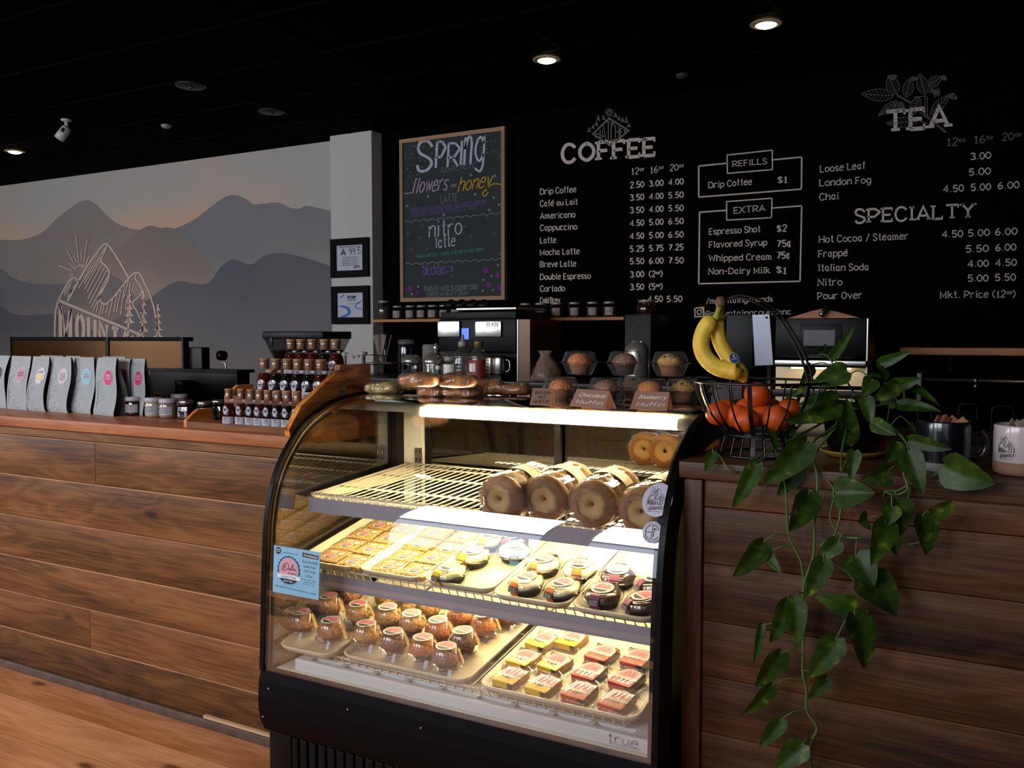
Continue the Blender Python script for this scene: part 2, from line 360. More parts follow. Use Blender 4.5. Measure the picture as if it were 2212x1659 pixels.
# ================================================================== materials used around the room
BLK = mat('black_paint', '#050404', 0.7, bump=0.1, bscale=60, spec=.12)
WALLB = mat('black_wall_paint', '#030202', 0.9, vary=0.25, vscale=3, spec=.04)
CEILM = mat('black_ceiling_tile', '#030202', 0.95, bump=0.5, bscale=120, spec=.02)
TEE = mat('black_ceiling_grid', '#040303', 0.8, spec=.04)
CHALK = mat('chalk_paint', '#bdb0a8', 0.9, vary=0.16, vscale=60)
CHALK2 = mat('thin_chalk_paint', '#706c6c', 0.9, vary=0.2, vscale=80)
W_OLD = wood('stained_shiplap', '#24150a', '#613d20', '#8f6038', 0, 0.45, 0.8, 1.15)
W_DARK = wood('dark_stained_shiplap', '#190d06', '#472b16', '#6e4829', 0, 0.5, 0.8, 1.1)
W_POST = wood('dark_stained_post', '#231209', '#4a2a18', '#694026', 2, 0.42, 0.8, 1.1)
W_TOP = wood('cedar_counter_top', '#5e3120', '#9a5c38', '#bd7d50', 0, 0.38, 0.35, 0.8)
W_TOPD = wood('walnut_counter_top', '#28150b', '#55351f', '#744b2e', 0, 0.4, 0.3, 0.9)
W_FLOOR = wood('floor_board', '#a86a40', '#d99a6c', '#ecb98c', 0, 0.38, 0.2, 0.75)
W_SHELF = wood('birch_shelf', '#9a5f35', '#c08350', '#d29b6a', 0, 0.45, 0.0, 0.5)
W_BURN = ramp('torched_pine', [(.28, '#180a04'), (.38, '#6a3210'), (.47, '#c06a26'), (.62, '#e69a4c')], (10, 2.2, 17), .35, 1.6, 4, .15, .2)
W_FRAME = wood('pale_frame_wood', '#8f6a4c', '#b08663', '#c49b78', 0, 0.5, 0.0, 0.4)
GAPM = mat('board_gap_shadow_line', '#0c0705', 0.9)
WHITEW = mat('warm_white_wall_paint', '#b9b3ae', 0.85, vary=0.03, vscale=4)
OFFW = mat('side_wall_paint', '#8f8b88', 0.9)

# ================================================================== room shell
ZC = 3.05
XL, XR, YB = -12.0, 3.2, 5.9
m = MB(); m.box(XL - .1, XR + .1, WYF - .1, YB + .1, ZC + 0.012, ZC + .1)
ceil = struct('ceiling', m, BLK)
t0 = None
tees = MB()
TX, TY = 1.22, 0.61
nx = int((XR - XL) / TX) + 1; ny = int((YB - WYF) / TY) + 1
tm = MB(); tm.box(0.012, TX - 0.012, 0.012, TY - 0.012, 0.0, 0.010)
tile0 = None
for i in range(nx):
    for j in range(ny):
        x = XL + i * TX; y = YB - (j + 1) * TY
        if y < 0.4 or x > 1.6: continue
        if tile0 is None: tile0 = o = tm.build('ceiling_tile', CEILM, ceil)
        else: o = tile0.copy(); COL.objects.link(o)
        o.location = (x, y, ZC + 0.001 + 0.002 * ((i * 7 + j * 3) % 3))
for i in range(nx + 1): tees.box(XL + i * TX - .012, XL + i * TX + .012, WYF, YB, ZC - 0.002, ZC + 0.012)
for j in range(ny + 1): tees.box(XL, XR, YB - j * TY - .012, YB - j * TY + .012, ZC - 0.0025, ZC + 0.012)
o = tees.build('ceiling_grid', TEE, ceil); o['kind'] = 'stuff'
m = MB(); m.box(XL - .1, XR + .1, WYF - .1, YB + .1, -0.1, -0.006)
floor = struct('floor', m, GAPM)
m = MB(); m.box(-4.9, XR + .1, YB, YB + .1, 0, ZC); wall = struct('wall_back', m, WALLB)
m = MB(); m.box(XL - .1, XL, WYF, YB, 0, ZC); struct('wall_left', m, OFFW)
m = MB(); m.box(XR, XR + .1, WYF, YB, 0, ZC); struct('wall_right', m, BLK)
# wall behind the camera with its window openings
m = MB(); xs = [XL] + [q for ww in WINS for q in ww] + [XR]
for i in range(0, len(xs), 2): m.box(xs[i], xs[i + 1], WYF - .1, WYF, 0, ZC)
for a, b in WINS: m.box(a, b, WYF - .1, WYF, 0, .70); m.box(a, b, WYF - .1, WYF, 2.84, ZC)
struct('wall_front', m, OFFW)
GLW = pane('window_glass')
for i, (a, b) in enumerate(WINS):
    m = MB()
    for q in ((a, a + .05), (b - .05, b)): m.box(q[0], q[1], WYF - .08, WYF - .02, .70, 2.84)
    for z in (.70, 1.67, 2.79): m.box(a, b, WYF - .08, WYF - .02, z, z + .05)
    wo = struct('window_%d' % (i + 1), m, BLK)
    for z0, z1 in ((.75, 1.67), (1.72, 2.79)): g = MB(); g.box(a + .05, b - .05, WYF - .055, WYF - .05, z0, z1); g.build('pane', GLW, wo)

# floor boards running along the counter
FB = 0.197; y = 2.2 + FB * 9; row = 0; fb0 = []
for L in (1.55, 1.9, 2.3): q = MB(); q.box(0.0008, L - 0.0008, 0.0008, FB - 0.0008, -0.006, 0.0); fb0.append((L, q))
fbo = {}
while y > -1.0:
    x = -6.5 - (row * 0.83 % 1.7); k = row
    while x < 1.4:
        L, q = fb0[k % 3]; k += 1
        if (y < 2.25 and x + L > -5.6 and y > .6) or row % 4 == 0:
            if L not in fbo: fbo[L] = o = q.build('floor_board', W_FLOOR, floor)
            else: o = fbo[L].copy(); COL.objects.link(o)
            o.location = (x, y - FB, 0)
        x += L
    y -= FB; row += 1

# mural wall (left part of the back wall) and the column
WARM = (0.32, 0.19, 0.12)
def mural_mat(name, base, mist, z0, z1, peach=0.0):
    """flat wall paint that fades with height and is softly clouded, as painted"""
    m = bpy.data.materials.new(name); m.use_nodes = True; nt = m.node_tree; b = nt.nodes['Principled BSDF']; N = nt.nodes.new; L = nt.links.new
    tc = N('ShaderNodeTexCoord'); sx = N('ShaderNodeSeparateXYZ'); L(tc.outputs['Object'], sx.inputs[0])
    mr = N('ShaderNodeMapRange'); mr.interpolation_type = 'SMOOTHSTEP'; mr.inputs[1].default_value = z0; mr.inputs[2].default_value = z1; L(sx.outputs['Z'], mr.inputs[0])
    n = N('ShaderNodeTexNoise'); n.inputs['Scale'].default_value = 1.1; n.inputs['Detail'].default_value = 3; L(tc.outputs['Object'], n.inputs['Vector'])
    a = N('ShaderNodeMath'); a.operation = 'MULTIPLY_ADD'; a.inputs[1].default_value = 0.9; a.inputs[2].default_value = -0.45; L(n.outputs['Fac'], a.inputs[0])
    s = N('ShaderNodeMath'); s.operation = 'ADD'; s.use_clamp = True; L(mr.outputs[0], s.inputs[0]); L(a.outputs[0], s.inputs[1])
    mx = N('ShaderNodeMix'); mx.data_type = 'RGBA'; L(s.outputs[0], mx.inputs[0]); mx.inputs[6].default_value = lin(mist); mx.inputs[7].default_value = lin(base)
    L(mx.outputs[2], b.inputs['Base Color']); b.inputs['Roughness'].default_value = 0.85
    return m
def mp_wall(ox, oy, s, Y): return lambda x, y: aty(ox + x / s, oy - y / s, Y)
m = MB(); m.box(XL, -4.9, YB, YB + .1, 0, ZC)
sky = mural_mat('mural_sky', '#a9a39e', '#d3a27a', 2.2, 2.85)
for n_ in sky.node_tree.nodes:
    if n_.type == 'MAP_RANGE':      # the painted dawn glow sits low and to the left
        nt_ = sky.node_tree; sxn = [q for q in nt_.nodes if q.type == 'SEPXYZ'][0]; mr2 = nt_.nodes.new('ShaderNodeMapRange'); mr2.inputs[1].default_value = -7.4; mr2.inputs[2].default_value = -5.4; nt_.links.new(sxn.outputs['X'], mr2.inputs[0])
        mxx = nt_.nodes.new('ShaderNodeMath'); mxx.operation = 'MAXIMUM'; nt_.links.new(n_.outputs[0], mxx.inputs[0]); nt_.links.new(mr2.outputs[0], mxx.inputs[1])
        for l_ in list(n_.outputs[0].links):
            if l_.to_node != mxx: nt_.links.new(mxx.outputs[0], l_.to_socket)
        break
mural = struct('wall_back_mural', m, sky)
def ridge(name, pts, depth, base, mist, z0, z1, left=None, right=None):
    P = [aty(x / 2.633, 200 + y / 2.633, YB) for x, y in [(p[0], p[1]) for p in smooth([(a, b, 0) for a, b in pts], 5)]]
    Y = YB - depth; top = [Vector((p.x, Y, p.z)) for p in P]
    poly = [Vector((top[0].x, Y, .5))] + top + [Vector((top[-1].x, Y, .5))]
    q = MB(); q.prism(poly, (0, depth + 0.0, 0)); q.build(name, mural_mat(name + '_paint', base, mist, z0, z1), mural)
ridge('painted_mountain', [(-700, 900), (-400, 800), (-150, 850), (0, 838), (130, 835), (240, 795), (330, 710), (440, 630), (495, 612), (545, 635), (620, 710), (700, 760), (800, 780), (1000, 790)], .0012, '#857c77', '#a8927c', 1.6, 2.3)
ridge('painted_mountain', [(900, 790), (1000, 770), (1100, 725), (1200, 650), (1270, 600), (1330, 582), (1400, 605), (1440, 635), (1500, 632), (1580, 625), (1650, 655), (1700, 660), (1740, 645), (1790, 652), (1870, 670), (2000, 690)], .0018, '#757577', '#9c928b', 1.5, 2.3)
ridge('painted_mountain', [(130, 1080), (200, 960), (290, 895), (340, 893), (400, 930), (470, 1020)], .0024, '#847b75', '#9d8c7b', 1.5, 2.1)
ridge('painted_mountain', [(480, 1060), (600, 930), (700, 860), (800, 780), (860, 757), (915, 770), (960, 767), (1010, 785), (1080, 840), (1150, 920), (1220, 1010), (1300, 1100)], .003, '#7c736e', '#a38d7f', 1.4, 2.2)
ridge('painted_mountain', [(-700, 900), (-300, 850), (0, 1000), (60, 1045), (150, 1080), (250, 1090), (350, 1088), (450, 1070), (560, 1010), (680, 1060), (760, 1140), (900, 1250)], .0036, '#686568', '#897a6f', 1.3, 1.9)
ridge('painted_mountain', [(600, 1330), (720, 1250), (860, 1165), (920, 1120), (1010, 1075), (1100, 1085), (1170, 1090), (1210, 1060), (1260, 990), (1330, 950), (1430, 978), (1500, 930), (1580, 913), (1680, 925), (1800, 960), (1885, 990), (2000, 1050)], .0042, '#585a60', '#716b6d', 1.0, 2.1)
ridge('painted_mountain', [(-700, 1300), (-200, 1150), (0, 1210), (60, 1250), (140, 1268), (250, 1262), (400, 1270), (560, 1380), (700, 1480)], .0048, '#565458', '#6e6765', .9, 1.7)
m = MB(); m.box(-4.89, -4.462, 5.765, YB + .02, 0, ZC)
struct('trim_1', m, WHITEW)
MURALW = mat('mural_white_line', '#bfaca3', 0.9)

# the shop's emblem: a mug drawn as mountains with a sun, trees and the shop's name
def emblem(name, mp, mats, parent, full=True, k=1.0, ink=0):
    """mp maps emblem units (x right, y up) to the surface"""
    q = MB(); f = lambda P: [(x, -y) for x, y in P]
    def ln(P, w, sm=True, cl=False):
        P = f(P); q.ribbon([(v.x, v.y) for v in smooth([(a, b, 0) for a, b in P], 5)] if sm else P, w * k, mp, ink, cl)
    ln([(285, 1045), (440, 760), (560, 560), (680, 390), (760, 300), (800, 292), (830, 310), (920, 440), (1010, 590), (1095, 740)], 24)
    ln([(800, 300), (790, 360), (735, 470), (735, 530), (790, 580), (830, 640), (830, 720), (790, 820), (730, 920), (710, 1010), (735, 1070), (790, 1085), (860, 1030), (930, 950), (1010, 850), (1095, 745), (1150, 690), (1210, 670), (1250, 700), (1310, 820), (1370, 950), (1430, 1150), (1450, 1270)], 22)
    for a in [(790, 330, 430, 870), (745, 430, 500, 820), (728, 490, 505, 895), (740, 560, 540, 930), (775, 600, 550, 1020), (800, 640, 575, 1080), (828, 690, 600, 1130), (830, 760, 612, 1185), (700, 1010, 665, 1200), (738, 1080, 705, 1240), (768, 1090, 740, 1215), (830, 1050, 790, 1215), (890, 990, 830, 1245), (950, 920, 895, 1190), (1000, 860, 930, 1195), (1040, 820, 985, 1230), (1095, 760, 1030, 1000), (700, 400, 560, 620), (1120, 800, 1050, 1130)]:
        ln([(a[0], a[1]), (a[2], a[3])], 13, False)
    ln([(1190, 700), (1182, 750), (1230, 820), (1270, 900), (1240, 980), (1170, 1040), (1150, 1090), (1200, 1180), (1250, 1290)], 18)
    for x in range(5): ln([(1175 + 16 * x, 800 + 32 * x), (1130 + 22 * x, 940 + 22 * x)], 9, False)
    ln([(165, 1030), (230, 900), (290, 800), (340, 740), (390, 745), (430, 790)], 20)
    for a in [(350, 750, 235, 940), (330, 820, 240, 985), (360, 850, 280, 1000), (385, 830, 300, 950)]: ln([a[:2], a[2:]], 14, False)
    ln([(160, 1035), (1300, 1515)], 32, False)
    for c, t, b, w in ((1100, 880, 1330, 95), (1290, 890, 1470, 85), (1485, 1070, 1520, 85)):
        ln([(c, t + 20), (c - 15, 1510)], 26, False)
        n = 5
        for i in range(n):
            y0 = t + (b - t) * i / n; ww = w * (0.35 + 0.65 * i / n)
            for sg in (-1, 1): q.add([mp(c, -y0), mp(c + sg * ww * .55, -(y0 + 75)), mp(c + sg * ww, -(y0 + 85)), mp(c + sg * 12, -(y0 + 110))], [(0, 1, 2, 3) if sg > 0 else (0, 3, 2, 1)], ink)
    q.ribbon([(450 + 70 * math.cos(a), -(640 + 70 * math.sin(a) * 1.0)) for a in [R(200 + i * 14) for i in range(10)]], 16 * k, mp, ink)
    for a in [(160, 575, 345, 645), (300, 705, 360, 690), (305, 540, 375, 620), (272, 358, 382, 580), (370, 440, 405, 530), (390, 165, 432, 530), (465, 380, 466, 515), (545, 225, 500, 525), (568, 450, 522, 580)]: ln([a[:2], a[2:]], 14, False)
    ln([(160, 1040), (130, 1150), (115, 1300), (115, 1520), (150, 1800), (230, 1990), (330, 2050)], 22)
    # MOUNTAIN hung under the slanting band, letters shrinking to the right
    x = 165; L = 'MOUNTAIN'; xs = [165, 380, 540, 690, 850, 1000, 1120, 1190, 1280]
    for i, ch in enumerate(L):
        xa, xb = xs[i], xs[i + 1] - 22; top = lambda X: 1075 + (X - 165) * .42; bot = lambda X: 1660 - (X - 165) * .09
        w_, st = glyph(ch); w_ = max(w_, 1)
        for cv, P in st:
            P = smooth([(a, b, 0) for a, b in P], 4) if cv else [Vector((a, b, 0)) for a, b in P]
            LL = []
            for v in P: X = xa + 22 + (xb - xa - 44) * (v.x / w_ if w_ > 2 else .5); LL.append((X, -(bot(X) - 20 + (top(X) - bot(X) + 40) * v.y / 10)))
            q.ribbon(LL, 46 * k, mp, ink)
    if full:
        xs = [330, 480, 640, 790, 940, 1090, 1250, 1390]
        for i, ch in enumerate('GROUNDS'):
            xa, xb = xs[i], xs[i + 1] - 22; top = lambda X: 1735 - (X - 330) * .12; bot = lambda X: 2060 - (X - 330) * .10 * 1.8
            w_, st = glyph(ch)
            for cv, P in st:
                P = smooth([(a, b, 0) for a, b in P], 4) if cv else [Vector((a, b, 0)) for a, b in P]
                LL = []
                for v in P: X = xa + 22 + (xb - xa - 44) * v.x / w_; LL.append((X, -(bot(X) - 20 + (top(X) - bot(X) + 40) * v.y / 10)))
                q.ribbon(LL, 44 * k, mp, ink)
        ln([(1450, 1270), (1440, 1600), (1380, 1900), (1290, 2010)], 18)
        q.ribbon([(1530 + 75 * math.cos(a), -(1700 + 85 * math.sin(a))) for a in [R(i * 15) for i in range(24)]], 20 * k, mp, ink, True)
        text(q, 'BOONE NORTH CAROLINA', mp, 300, -2160, 1300, -2120, 60, 1.6, ink)
    return q.build(name, mats, parent)
emblem('painted_emblem', mp_wall(100, 480, 6.144, YB - .0085), MURALW, mural, full=False)

# ------------------------------------------------------------------ menu painted on the black wall
YT = YB - 0.002
c3 = mp_wall(1140, 200, 3.455, YT); c4 = mp_wall(1490, 300, 4.148, YT); c5 = mp_wall(1750, 130, 3.017, YT)
def wr(s, mp, x0, y0, x1, y1, cap, wt=1.55, serif=1, name='painted_lettering', mt=None):
    q = MB(); text(q, s, mp, x0, -y0, x1, -y1, cap, wt, 0, serif, 0, 0.12); return q.build(name, mt or CHALK, wall)
wr('COFFEE', c3, 262, 520, 945, 466, 128, 2.0, 1.3)
rows = ['2.50 3.00 4.00', '3.50 4.00 5.50', '3.50 4.00 5.50', '4.50 5.00 6.50', '4.50 5.00 6.50', '5.25 5.75 7.25', '5.50 6.00 7.50', '3.00 (2^oz^)', '3.50 (5^oz^)']
yl = [712, 805, 900, 995, 1092, 1188, 1280, 1378, 1472]; yr = [682, 782, 880, 978, 1078, 1173, 1272, 1370, 1465]
xc = [(765, 865), (908, 1010), (1052, 1160)]
for r, a, b in zip(rows, yl, yr):
    for k, s in enumerate(r.split()):
        f = lambda x: a + (b - a) * (x - 763) / 397
        wr(s, c3, xc[k][0], f(xc[k][0]), xc[k][1] - (8 if k == 1 and '(' in s else 0), f(xc[k][1]), 42, 1.9, 0)
wr('4.50', c3, 897, 1563, 1005, 1560, 42, 1.9, 0); wr('5.50', c3, 1040, 1562, 1150, 1560, 42, 1.9, 0)
for s, x0, y0, x1, y1 in (('12^oz', 777, 612, 862, 603), ('16^oz', 917, 600, 1008, 590), ('20^oz', 1062, 586, 1158, 576)): wr(s, c3, x0, y0, x1, y1, 46, 1.3, 0.6)
for s, y0, x1, y1 in (('Drip Coffee', 760, 360, 742), ('Café au Lait', 850, 370, 834), ('Americano', 942, 353, 930), ('Cappuccino', 1030, 368, 1020), ('Latte', 1125, 210, 1120), ('Mocha Latte', 1213, 385, 1203), ('Breve Latte', 1302, 360, 1296), ('Double Espresso', 1397, 468, 1387), ('Cortado', 1485, 275, 1481), ('Cold Brew', 1572, 240, 1569)):
    wr(s, c3, 94, y0, x1, y1, 42, 1.5, 1)
def poly(P, mp, w, name='painted_frame_line'):
    q = MB(); n = len(P)
    for i in range(n - 1): q.ribbon([(P[i][0], -P[i][1]), (P[i + 1][0], -P[i + 1][1])], w, mp)
    return q.build(name, CHALK, wall)
poly([(337, 218), (80, 243), (80, 522), (1000, 450), (1003, 163), (742, 188)], c4, 13); poly([(335, 145), (740, 101), (740, 275), (337, 309), (335, 140)], c4, 11)
poly([(330, 640), (88, 657), (80, 1298), (988, 1276), (1003, 600), (738, 620)], c4, 13); poly([(330, 562), (737, 532), (732, 706), (330, 728), (330, 556)], c4, 11)
wr('REFILLS', c4, 385, 248, 690, 222, 48, 1.5, 1); wr('EXTRA', c4, 397, 668, 672, 643, 52, 1.5, 1)
for s, x0, y0, x1, y1, p, a0, b0, a1, b1 in (('Drip Coffee', 170, 440, 555, 408, '$1', 792, 396, 872, 390), ('Espresso Shot', 175, 857, 630, 833, '$2', 783, 833, 866, 828), ('Flavored Syrup', 175, 974, 690, 952, '75¢', 783, 968, 905, 961), ('Whipped Cream', 172, 1095, 732, 1080, '75¢', 782, 1074, 893, 1069), ('Non-Dairy Milk', 170, 1214, 715, 1201, '$1', 780, 1200, 866, 1210)):
    wr(s, c4, x0, y0, x1, y1, 52, 1.6, 1); wr(p, c4, a0, b0, a1, b1, 56, 1.8, 0)
wr('/mountaingrounds', c4, 150, 1476, 742, 1456, 46, 1.5, 1); wr('@mountaingroundsnc', c4, 140, 1590, 903, 1570, 46, 1.5, 1)
q = MB(); q.ribbon([(45 + 8, -1515), (122, -1511), (126, -1590), (48, -1594), (45, -1518)], 13, c4); q.ribbon([(86 + 20 * math.cos(R(a)), -1553 + 20 * math.sin(R(a))) for a in range(0, 370, 24)], 9, c4); q.ell(112, -1528, 6, 6, c4); q.build('painted_emblem', CHALK, wall)
wr('TEA', c5, 497, 462, 900, 430, 128, 2.0, 1.3)
for s, x0, y0, x1, y1 in (('12^oz', 895, 558, 1005, 552), ('16^oz', 1073, 542, 1185, 534), ('20^oz', 1253, 524, 1370, 516)): wr(s, c5, x0, y0, x1, y1, 47, 1.2, 0.6, mt=CHALK2)
for s, x0, y0, x1, y1 in (('3.00', 1047, 649, 1175, 640), ('5.00', 1037, 751, 1173, 742), ('4.50', 870, 861, 998, 854), ('5.00', 1050, 851, 1175, 845), ('6.00', 1225, 839, 1360, 831), ('4.50', 862, 1156, 993, 1151), ('5.00', 1032, 1148, 1167, 1143), ('6.00', 1208, 1140, 1347, 1135), ('5.50', 1017, 1252, 1160, 1247), ('6.00', 1210, 1243, 1340, 1238), ('4.00', 1030, 1348, 1160, 1344), ('4.50', 1210, 1342, 1343, 1338), ('5.00', 1030, 1442, 1158, 1440), ('5.50', 1208, 1437, 1337, 1435)):
    wr(s, c5, x0, y0, x1, y1, 42, 1.8, 0)
for s, x0, y0, x1, y1 in (('Loose Leaf', 67, 730, 357, 706), ('London Fog', 63, 820, 395, 800), ('Chai', 63, 912, 185, 905), ('Hot Cocoa / Steamer', 60, 1189, 638, 1166), ('Frappé', 55, 1283, 243, 1275), ('Italian Soda', 55, 1374, 380, 1367), ('Nitro', 52, 1469, 207, 1465), ('Pour Over', 50, 1558, 337, 1551), ('Mkt. Price (12^oz^)', 850, 1550, 1335, 1543)):
    wr(s, c5, x0, y0, x1, y1, 42, 1.45, 1)
wr('SPECIALTY', c5, 297, 1060, 1068, 1022, 86, 1.6, 1.3)
# HATCHET diamond above COFFEE
cH = mp_wall(1190, 220, 8.848, YT)
q = MB(); D = [(790, 615), (1110, 305), (1500, 545), (1150, 850)]
for o_ in (0, 28):
    for i in range(4):
        a, b = D[i], D[(i + 1) % 4]; c = (1140, 580); s_ = 1 - o_ / 350
        q.ribbon([((p[0] - c[0]) * s_ + c[0], -((p[1] - c[1]) * s_ + c[1])) for p in (a, b)], 14, cH)
for ch, x0, x1, t, b in (('H', 850, 940, 540, 690), ('A', 965, 1050, 450, 740), ('T', 1065, 1130, 380, 755), ('C', 1150, 1215, 390, 790), ('H', 1235, 1300, 460, 690), ('E', 1325, 1365, 510, 650), ('T', 1385, 1440, 540, 610)):
    w_, st = glyph(ch)
    for cv, P in st: q.ribbon([(x0 + (x1 - x0) * p[0] / w_, -(b + (t - b) * p[1] / 10)) for p in P], 17, cH)
for cx, cy, h in ((730, 590, 110), (805, 520, 90), (870, 470, 110), (905, 370, 120), (1005, 350, 100), (1235, 300, 100), (1300, 360, 100), (1370, 400, 110), (1440, 420, 140), (1490, 480, 70)):
    q.ribbon([(cx + 20, -cy), (cx, -(cy - h))], 8, cH)
    for i in range(5):
        yy = cy - h + 14 + i * h * .16; ww = 10 + i * 7; q.ribbon([(cx - ww, -(yy + 14)), (cx, -yy), (cx + ww, -(yy + 14))], 9, cH)
for i in range(16):
    a = R(i * 22.5); q.ribbon([(1115 + 40 * math.cos(a), -205 + 40 * math.sin(a)), (1115 + 85 * math.cos(a), -205 + 85 * math.sin(a))], 8, cH)
q.ribbon([(1115 + 26 * math.cos(R(a)), -205 + 30 * math.sin(R(a))) for a in range(0, 370, 30)], 9, cH)
q.build('painted_emblem', CHALK2, wall)
# tea sprig over TEA
cT = mp_wall(1840, 140, 8.848, YT - .0015)
q = MB()
def sprig(b, t, w, n=9):
    b, t = Vector(b), Vector(t); d = t - b; L = d.length; d.normalize(); p = Vector((-d.y, d.x))
    prof = lambda s: w * math.sin(math.pi * min(1, s ** 0.8)) * .5
    for sg in (1, -1):
        q.ribbon([(v.x, -v.y) for v in [b + d * L * i / 12 + p * sg * (prof(i / 12) + (6 if i % 2 else 0)) for i in range(13)]], 8, cT)
        for i in range(1, n):
            s = i / n; a = b + d * L * s; e = b + d * L * min(1, s + .12) + p * sg * prof(min(1, s + .1)) * .9; q.ribbon([(a.x, -a.y), (e.x, -e.y)], 6, cT)
    q.ribbon([(b.x, -b.y), (t.x, -t.y)], 9, cT)
for b, t, w_ in (((800, 590), (180, 560), 230), ((850, 560), (700, 200), 250), ((700, 250), (870, 220), 80), ((1040, 620), (1120, 250), 200), ((1130, 260), (1260, 270), 70), ((1400, 560), (1290, 170), 220), ((1470, 400), (1720, 220), 180), ((1720, 220), (1810, 290), 80), ((1500, 950), (1880, 560), 170), ((1870, 560), (2010, 650), 100), ((860, 690), (500, 980), 130), ((1290, 620), (1130, 980), 200), ((1260, 1080), (650, 1120), 190)): sprig(b, t, w_)
for P in (((860, 590), (1130, 740)), ((850, 560), (1140, 720)), ((1400, 560), (1400, 1000)), ((1440, 600), (1450, 1030)), ((1270, 1060), (1450, 1130)), ((1300, 900), (1790, 1300)), ((1340, 880), (1810, 1290)), ((1200, 620), (1400, 600))): q.ribbon([(a, -b) for a, b in P], 12, cT)
for cx, cy in ((930, 800), (1590, 520)):
    for i in range(26):
        a = random.uniform(0, 6.3); r_ = random.uniform(20, 110); q.ribbon([(cx + r_ * math.cos(a) + 18 * math.cos(R(t_)), -(cy + r_ * math.sin(a) * .8) + 18 * math.sin(R(t_))) for t_ in range(0, 370, 60)], 6, cT)
q.build('painted_emblem', CHALK2, wall)
# ------------------------------------------------------------------ spring specials chalkboard
YCB = 5.84
CBM = mat('chalkboard_slate', '#23282a', 0.8, vary=0.15, vscale=5)
fr = [aty(863.5, 302, YCB), aty(1090, 274, YCB), aty(1093, 650, YCB), aty(867, 650, YCB)]
bx0, bx1 = (fr[0].x + fr[3].x) / 2, (fr[1].x + fr[2].x) / 2; bz0, bz1 = (fr[2].z + fr[3].z) / 2, (fr[0].z + fr[1].z) / 2
cb = thing('chalkboard', 'black chalkboard with a pale wood frame listing spring specials on the black wall', 'chalkboard', ((bx0 + bx1) / 2, YCB, bz0))
m = MB(); m.box(bx0 + .02, bx1 - .02, YCB, YCB + .02, bz0 + .02, bz1 - .02); m.build('slate', CBM, cb)
for n_, a in (('frame_rail', (bx0, bx1, bz1 - .03, bz1)), ('frame_rail', (bx0, bx1, bz0, bz0 + .03)), ('frame_stile', (bx0, bx0 + .03, bz0 + .03, bz1 - .03)), ('frame_stile', (bx1 - .03, bx1, bz0 + .03, bz1 - .03))):
    m = MB(); m.box(a[0], a[1], YCB - .012, YCB + .025, a[2], a[3]); m.build(n_, W_FRAME, cb)
c2 = mp_wall(840, 240, 3.95, YCB - .0015)
cW = mat('chalk_white', '#a9adbc', 0.9); cP = mat('chalk_lilac', '#a691ad', 0.9); cYl = mat('chalk_yellow', '#bd961a', 0.9); cV = mat('chalk_violet', '#64528f', 0.9); cT_ = mat('chalk_teal', '#33897f', 0.9); cG = mat('chalk_grey', '#7c807e', 0.9); cPu = mat('chalk_purple', '#6a1f7a', 0.9); cGr = mat('chalk_green', '#3f7a3a', 0.9)
def ck(s, x0, y0, x1, y1, cap, wt, mt, sl=0.0, wob=.2):
    q = MB(); text(q, s, c2, x0, -y0, x1, -y1, cap, wt, 0, 0, sl, wob); q.build('chalk_lettering', mt, cb)
for s, x0, x1, yb, t in (('S', 240, 360, 510, 250), ('P', 400, 470, 480, 215), ('R', 500, 590, 475, 200), ('I', 600, 625, 465, 205), ('n', 642, 696, 455, 270), ('g', 738, 805, 430, 230)): ck(s, x0, yb, x1, yb - 8, t if s != 'g' and s != 'n' else t + 60, .95 if s not in 'ng' else .62, cW, .06)
ck('specials', 440, 522, 728, 486, 55, .55, cG, .25)
ck('flowers', 190, 705, 490, 672, 125, .72, cP, .25); ck('and', 528, 655, 570, 648, 36, .8, cP, .2); ck('honey', 590, 690, 868, 640, 118, .72, cYl, .25)
q = MB(); q.ribbon([(v.x, -v.y) for v in smooth([(850, 690, 0), (820, 725, 0), (800, 700, 0), (870, 632, 0), (920, 620, 0), (962, 630, 0)], 6)], 9, c2); q.build('chalk_lettering', cYl, cb)
q = MB(); q.ribbon([(v.x, -v.y) for v in smooth([(130, 705, 0), (170, 700, 0), (215, 690, 0)], 6)], 7, c2); q.build('chalk_lettering', cP, cb)
ck('LATTE', 445, 785, 588, 768, 68, .6, cG); ck('HOUSEMADE LAVENDER SYRUP, LOCAL HONEY, ESPRESSO', 192, 868, 832, 795, 40, .75, cV); ck('AND MILK GARNISHED WITH LEMON ZEST', 195, 905, 745, 835, 40, .75, cV)
ck('nitro', 345, 1078, 618, 1048, 135, .75, cW); ck('latte', 400, 1170, 565, 1150, 92, .85, cW)
ck('nitro cold brew, vanilla, and milk of your choice', 240, 1256, 812, 1190, 34, .85, cT_); ck('blackberry', 290, 1402, 548, 1385, 92, .85, cV)
ck('SPARKLING WATER, BLACKBERRY SYRUP,', 298, 1538, 765, 1520, 42, .75, cG); ck('TOPPED W/ HEAVY CREAM', 320, 1588, 675, 1568, 42, .75, cG)
q = MB()
for a, b, c_, d in ((135, 945, 962, 870), (143, 1305, 962, 1262)): q.ribbon([(a + (c_ - a) * i / 80, -(b + (d - b) * i / 80) + 8 * math.sin(i * .9)) for i in range(81)], 5, c2)
for i in range(62):
    x = random.choice([random.uniform(140, 320), random.uniform(760, 950), random.uniform(360, 800)]); y = random.uniform(235, 560) - (x - 150) * .1
    if 330 < x < 780: y = random.choice([random.uniform(235, 260), random.uniform(300, 470)])
    q.ell(x, -y, 5, 5, c2, 0, 8)
for x, y in ((155, 810), (335, 728), (470, 888), (735, 710), (895, 738), (940, 798), (858, 845), (905, 552), (700, 545)):
    for k in range(6): q.ell(x + 8 * math.cos(k), -y + 8 * math.sin(k), 5, 5, c2, 0, 7)
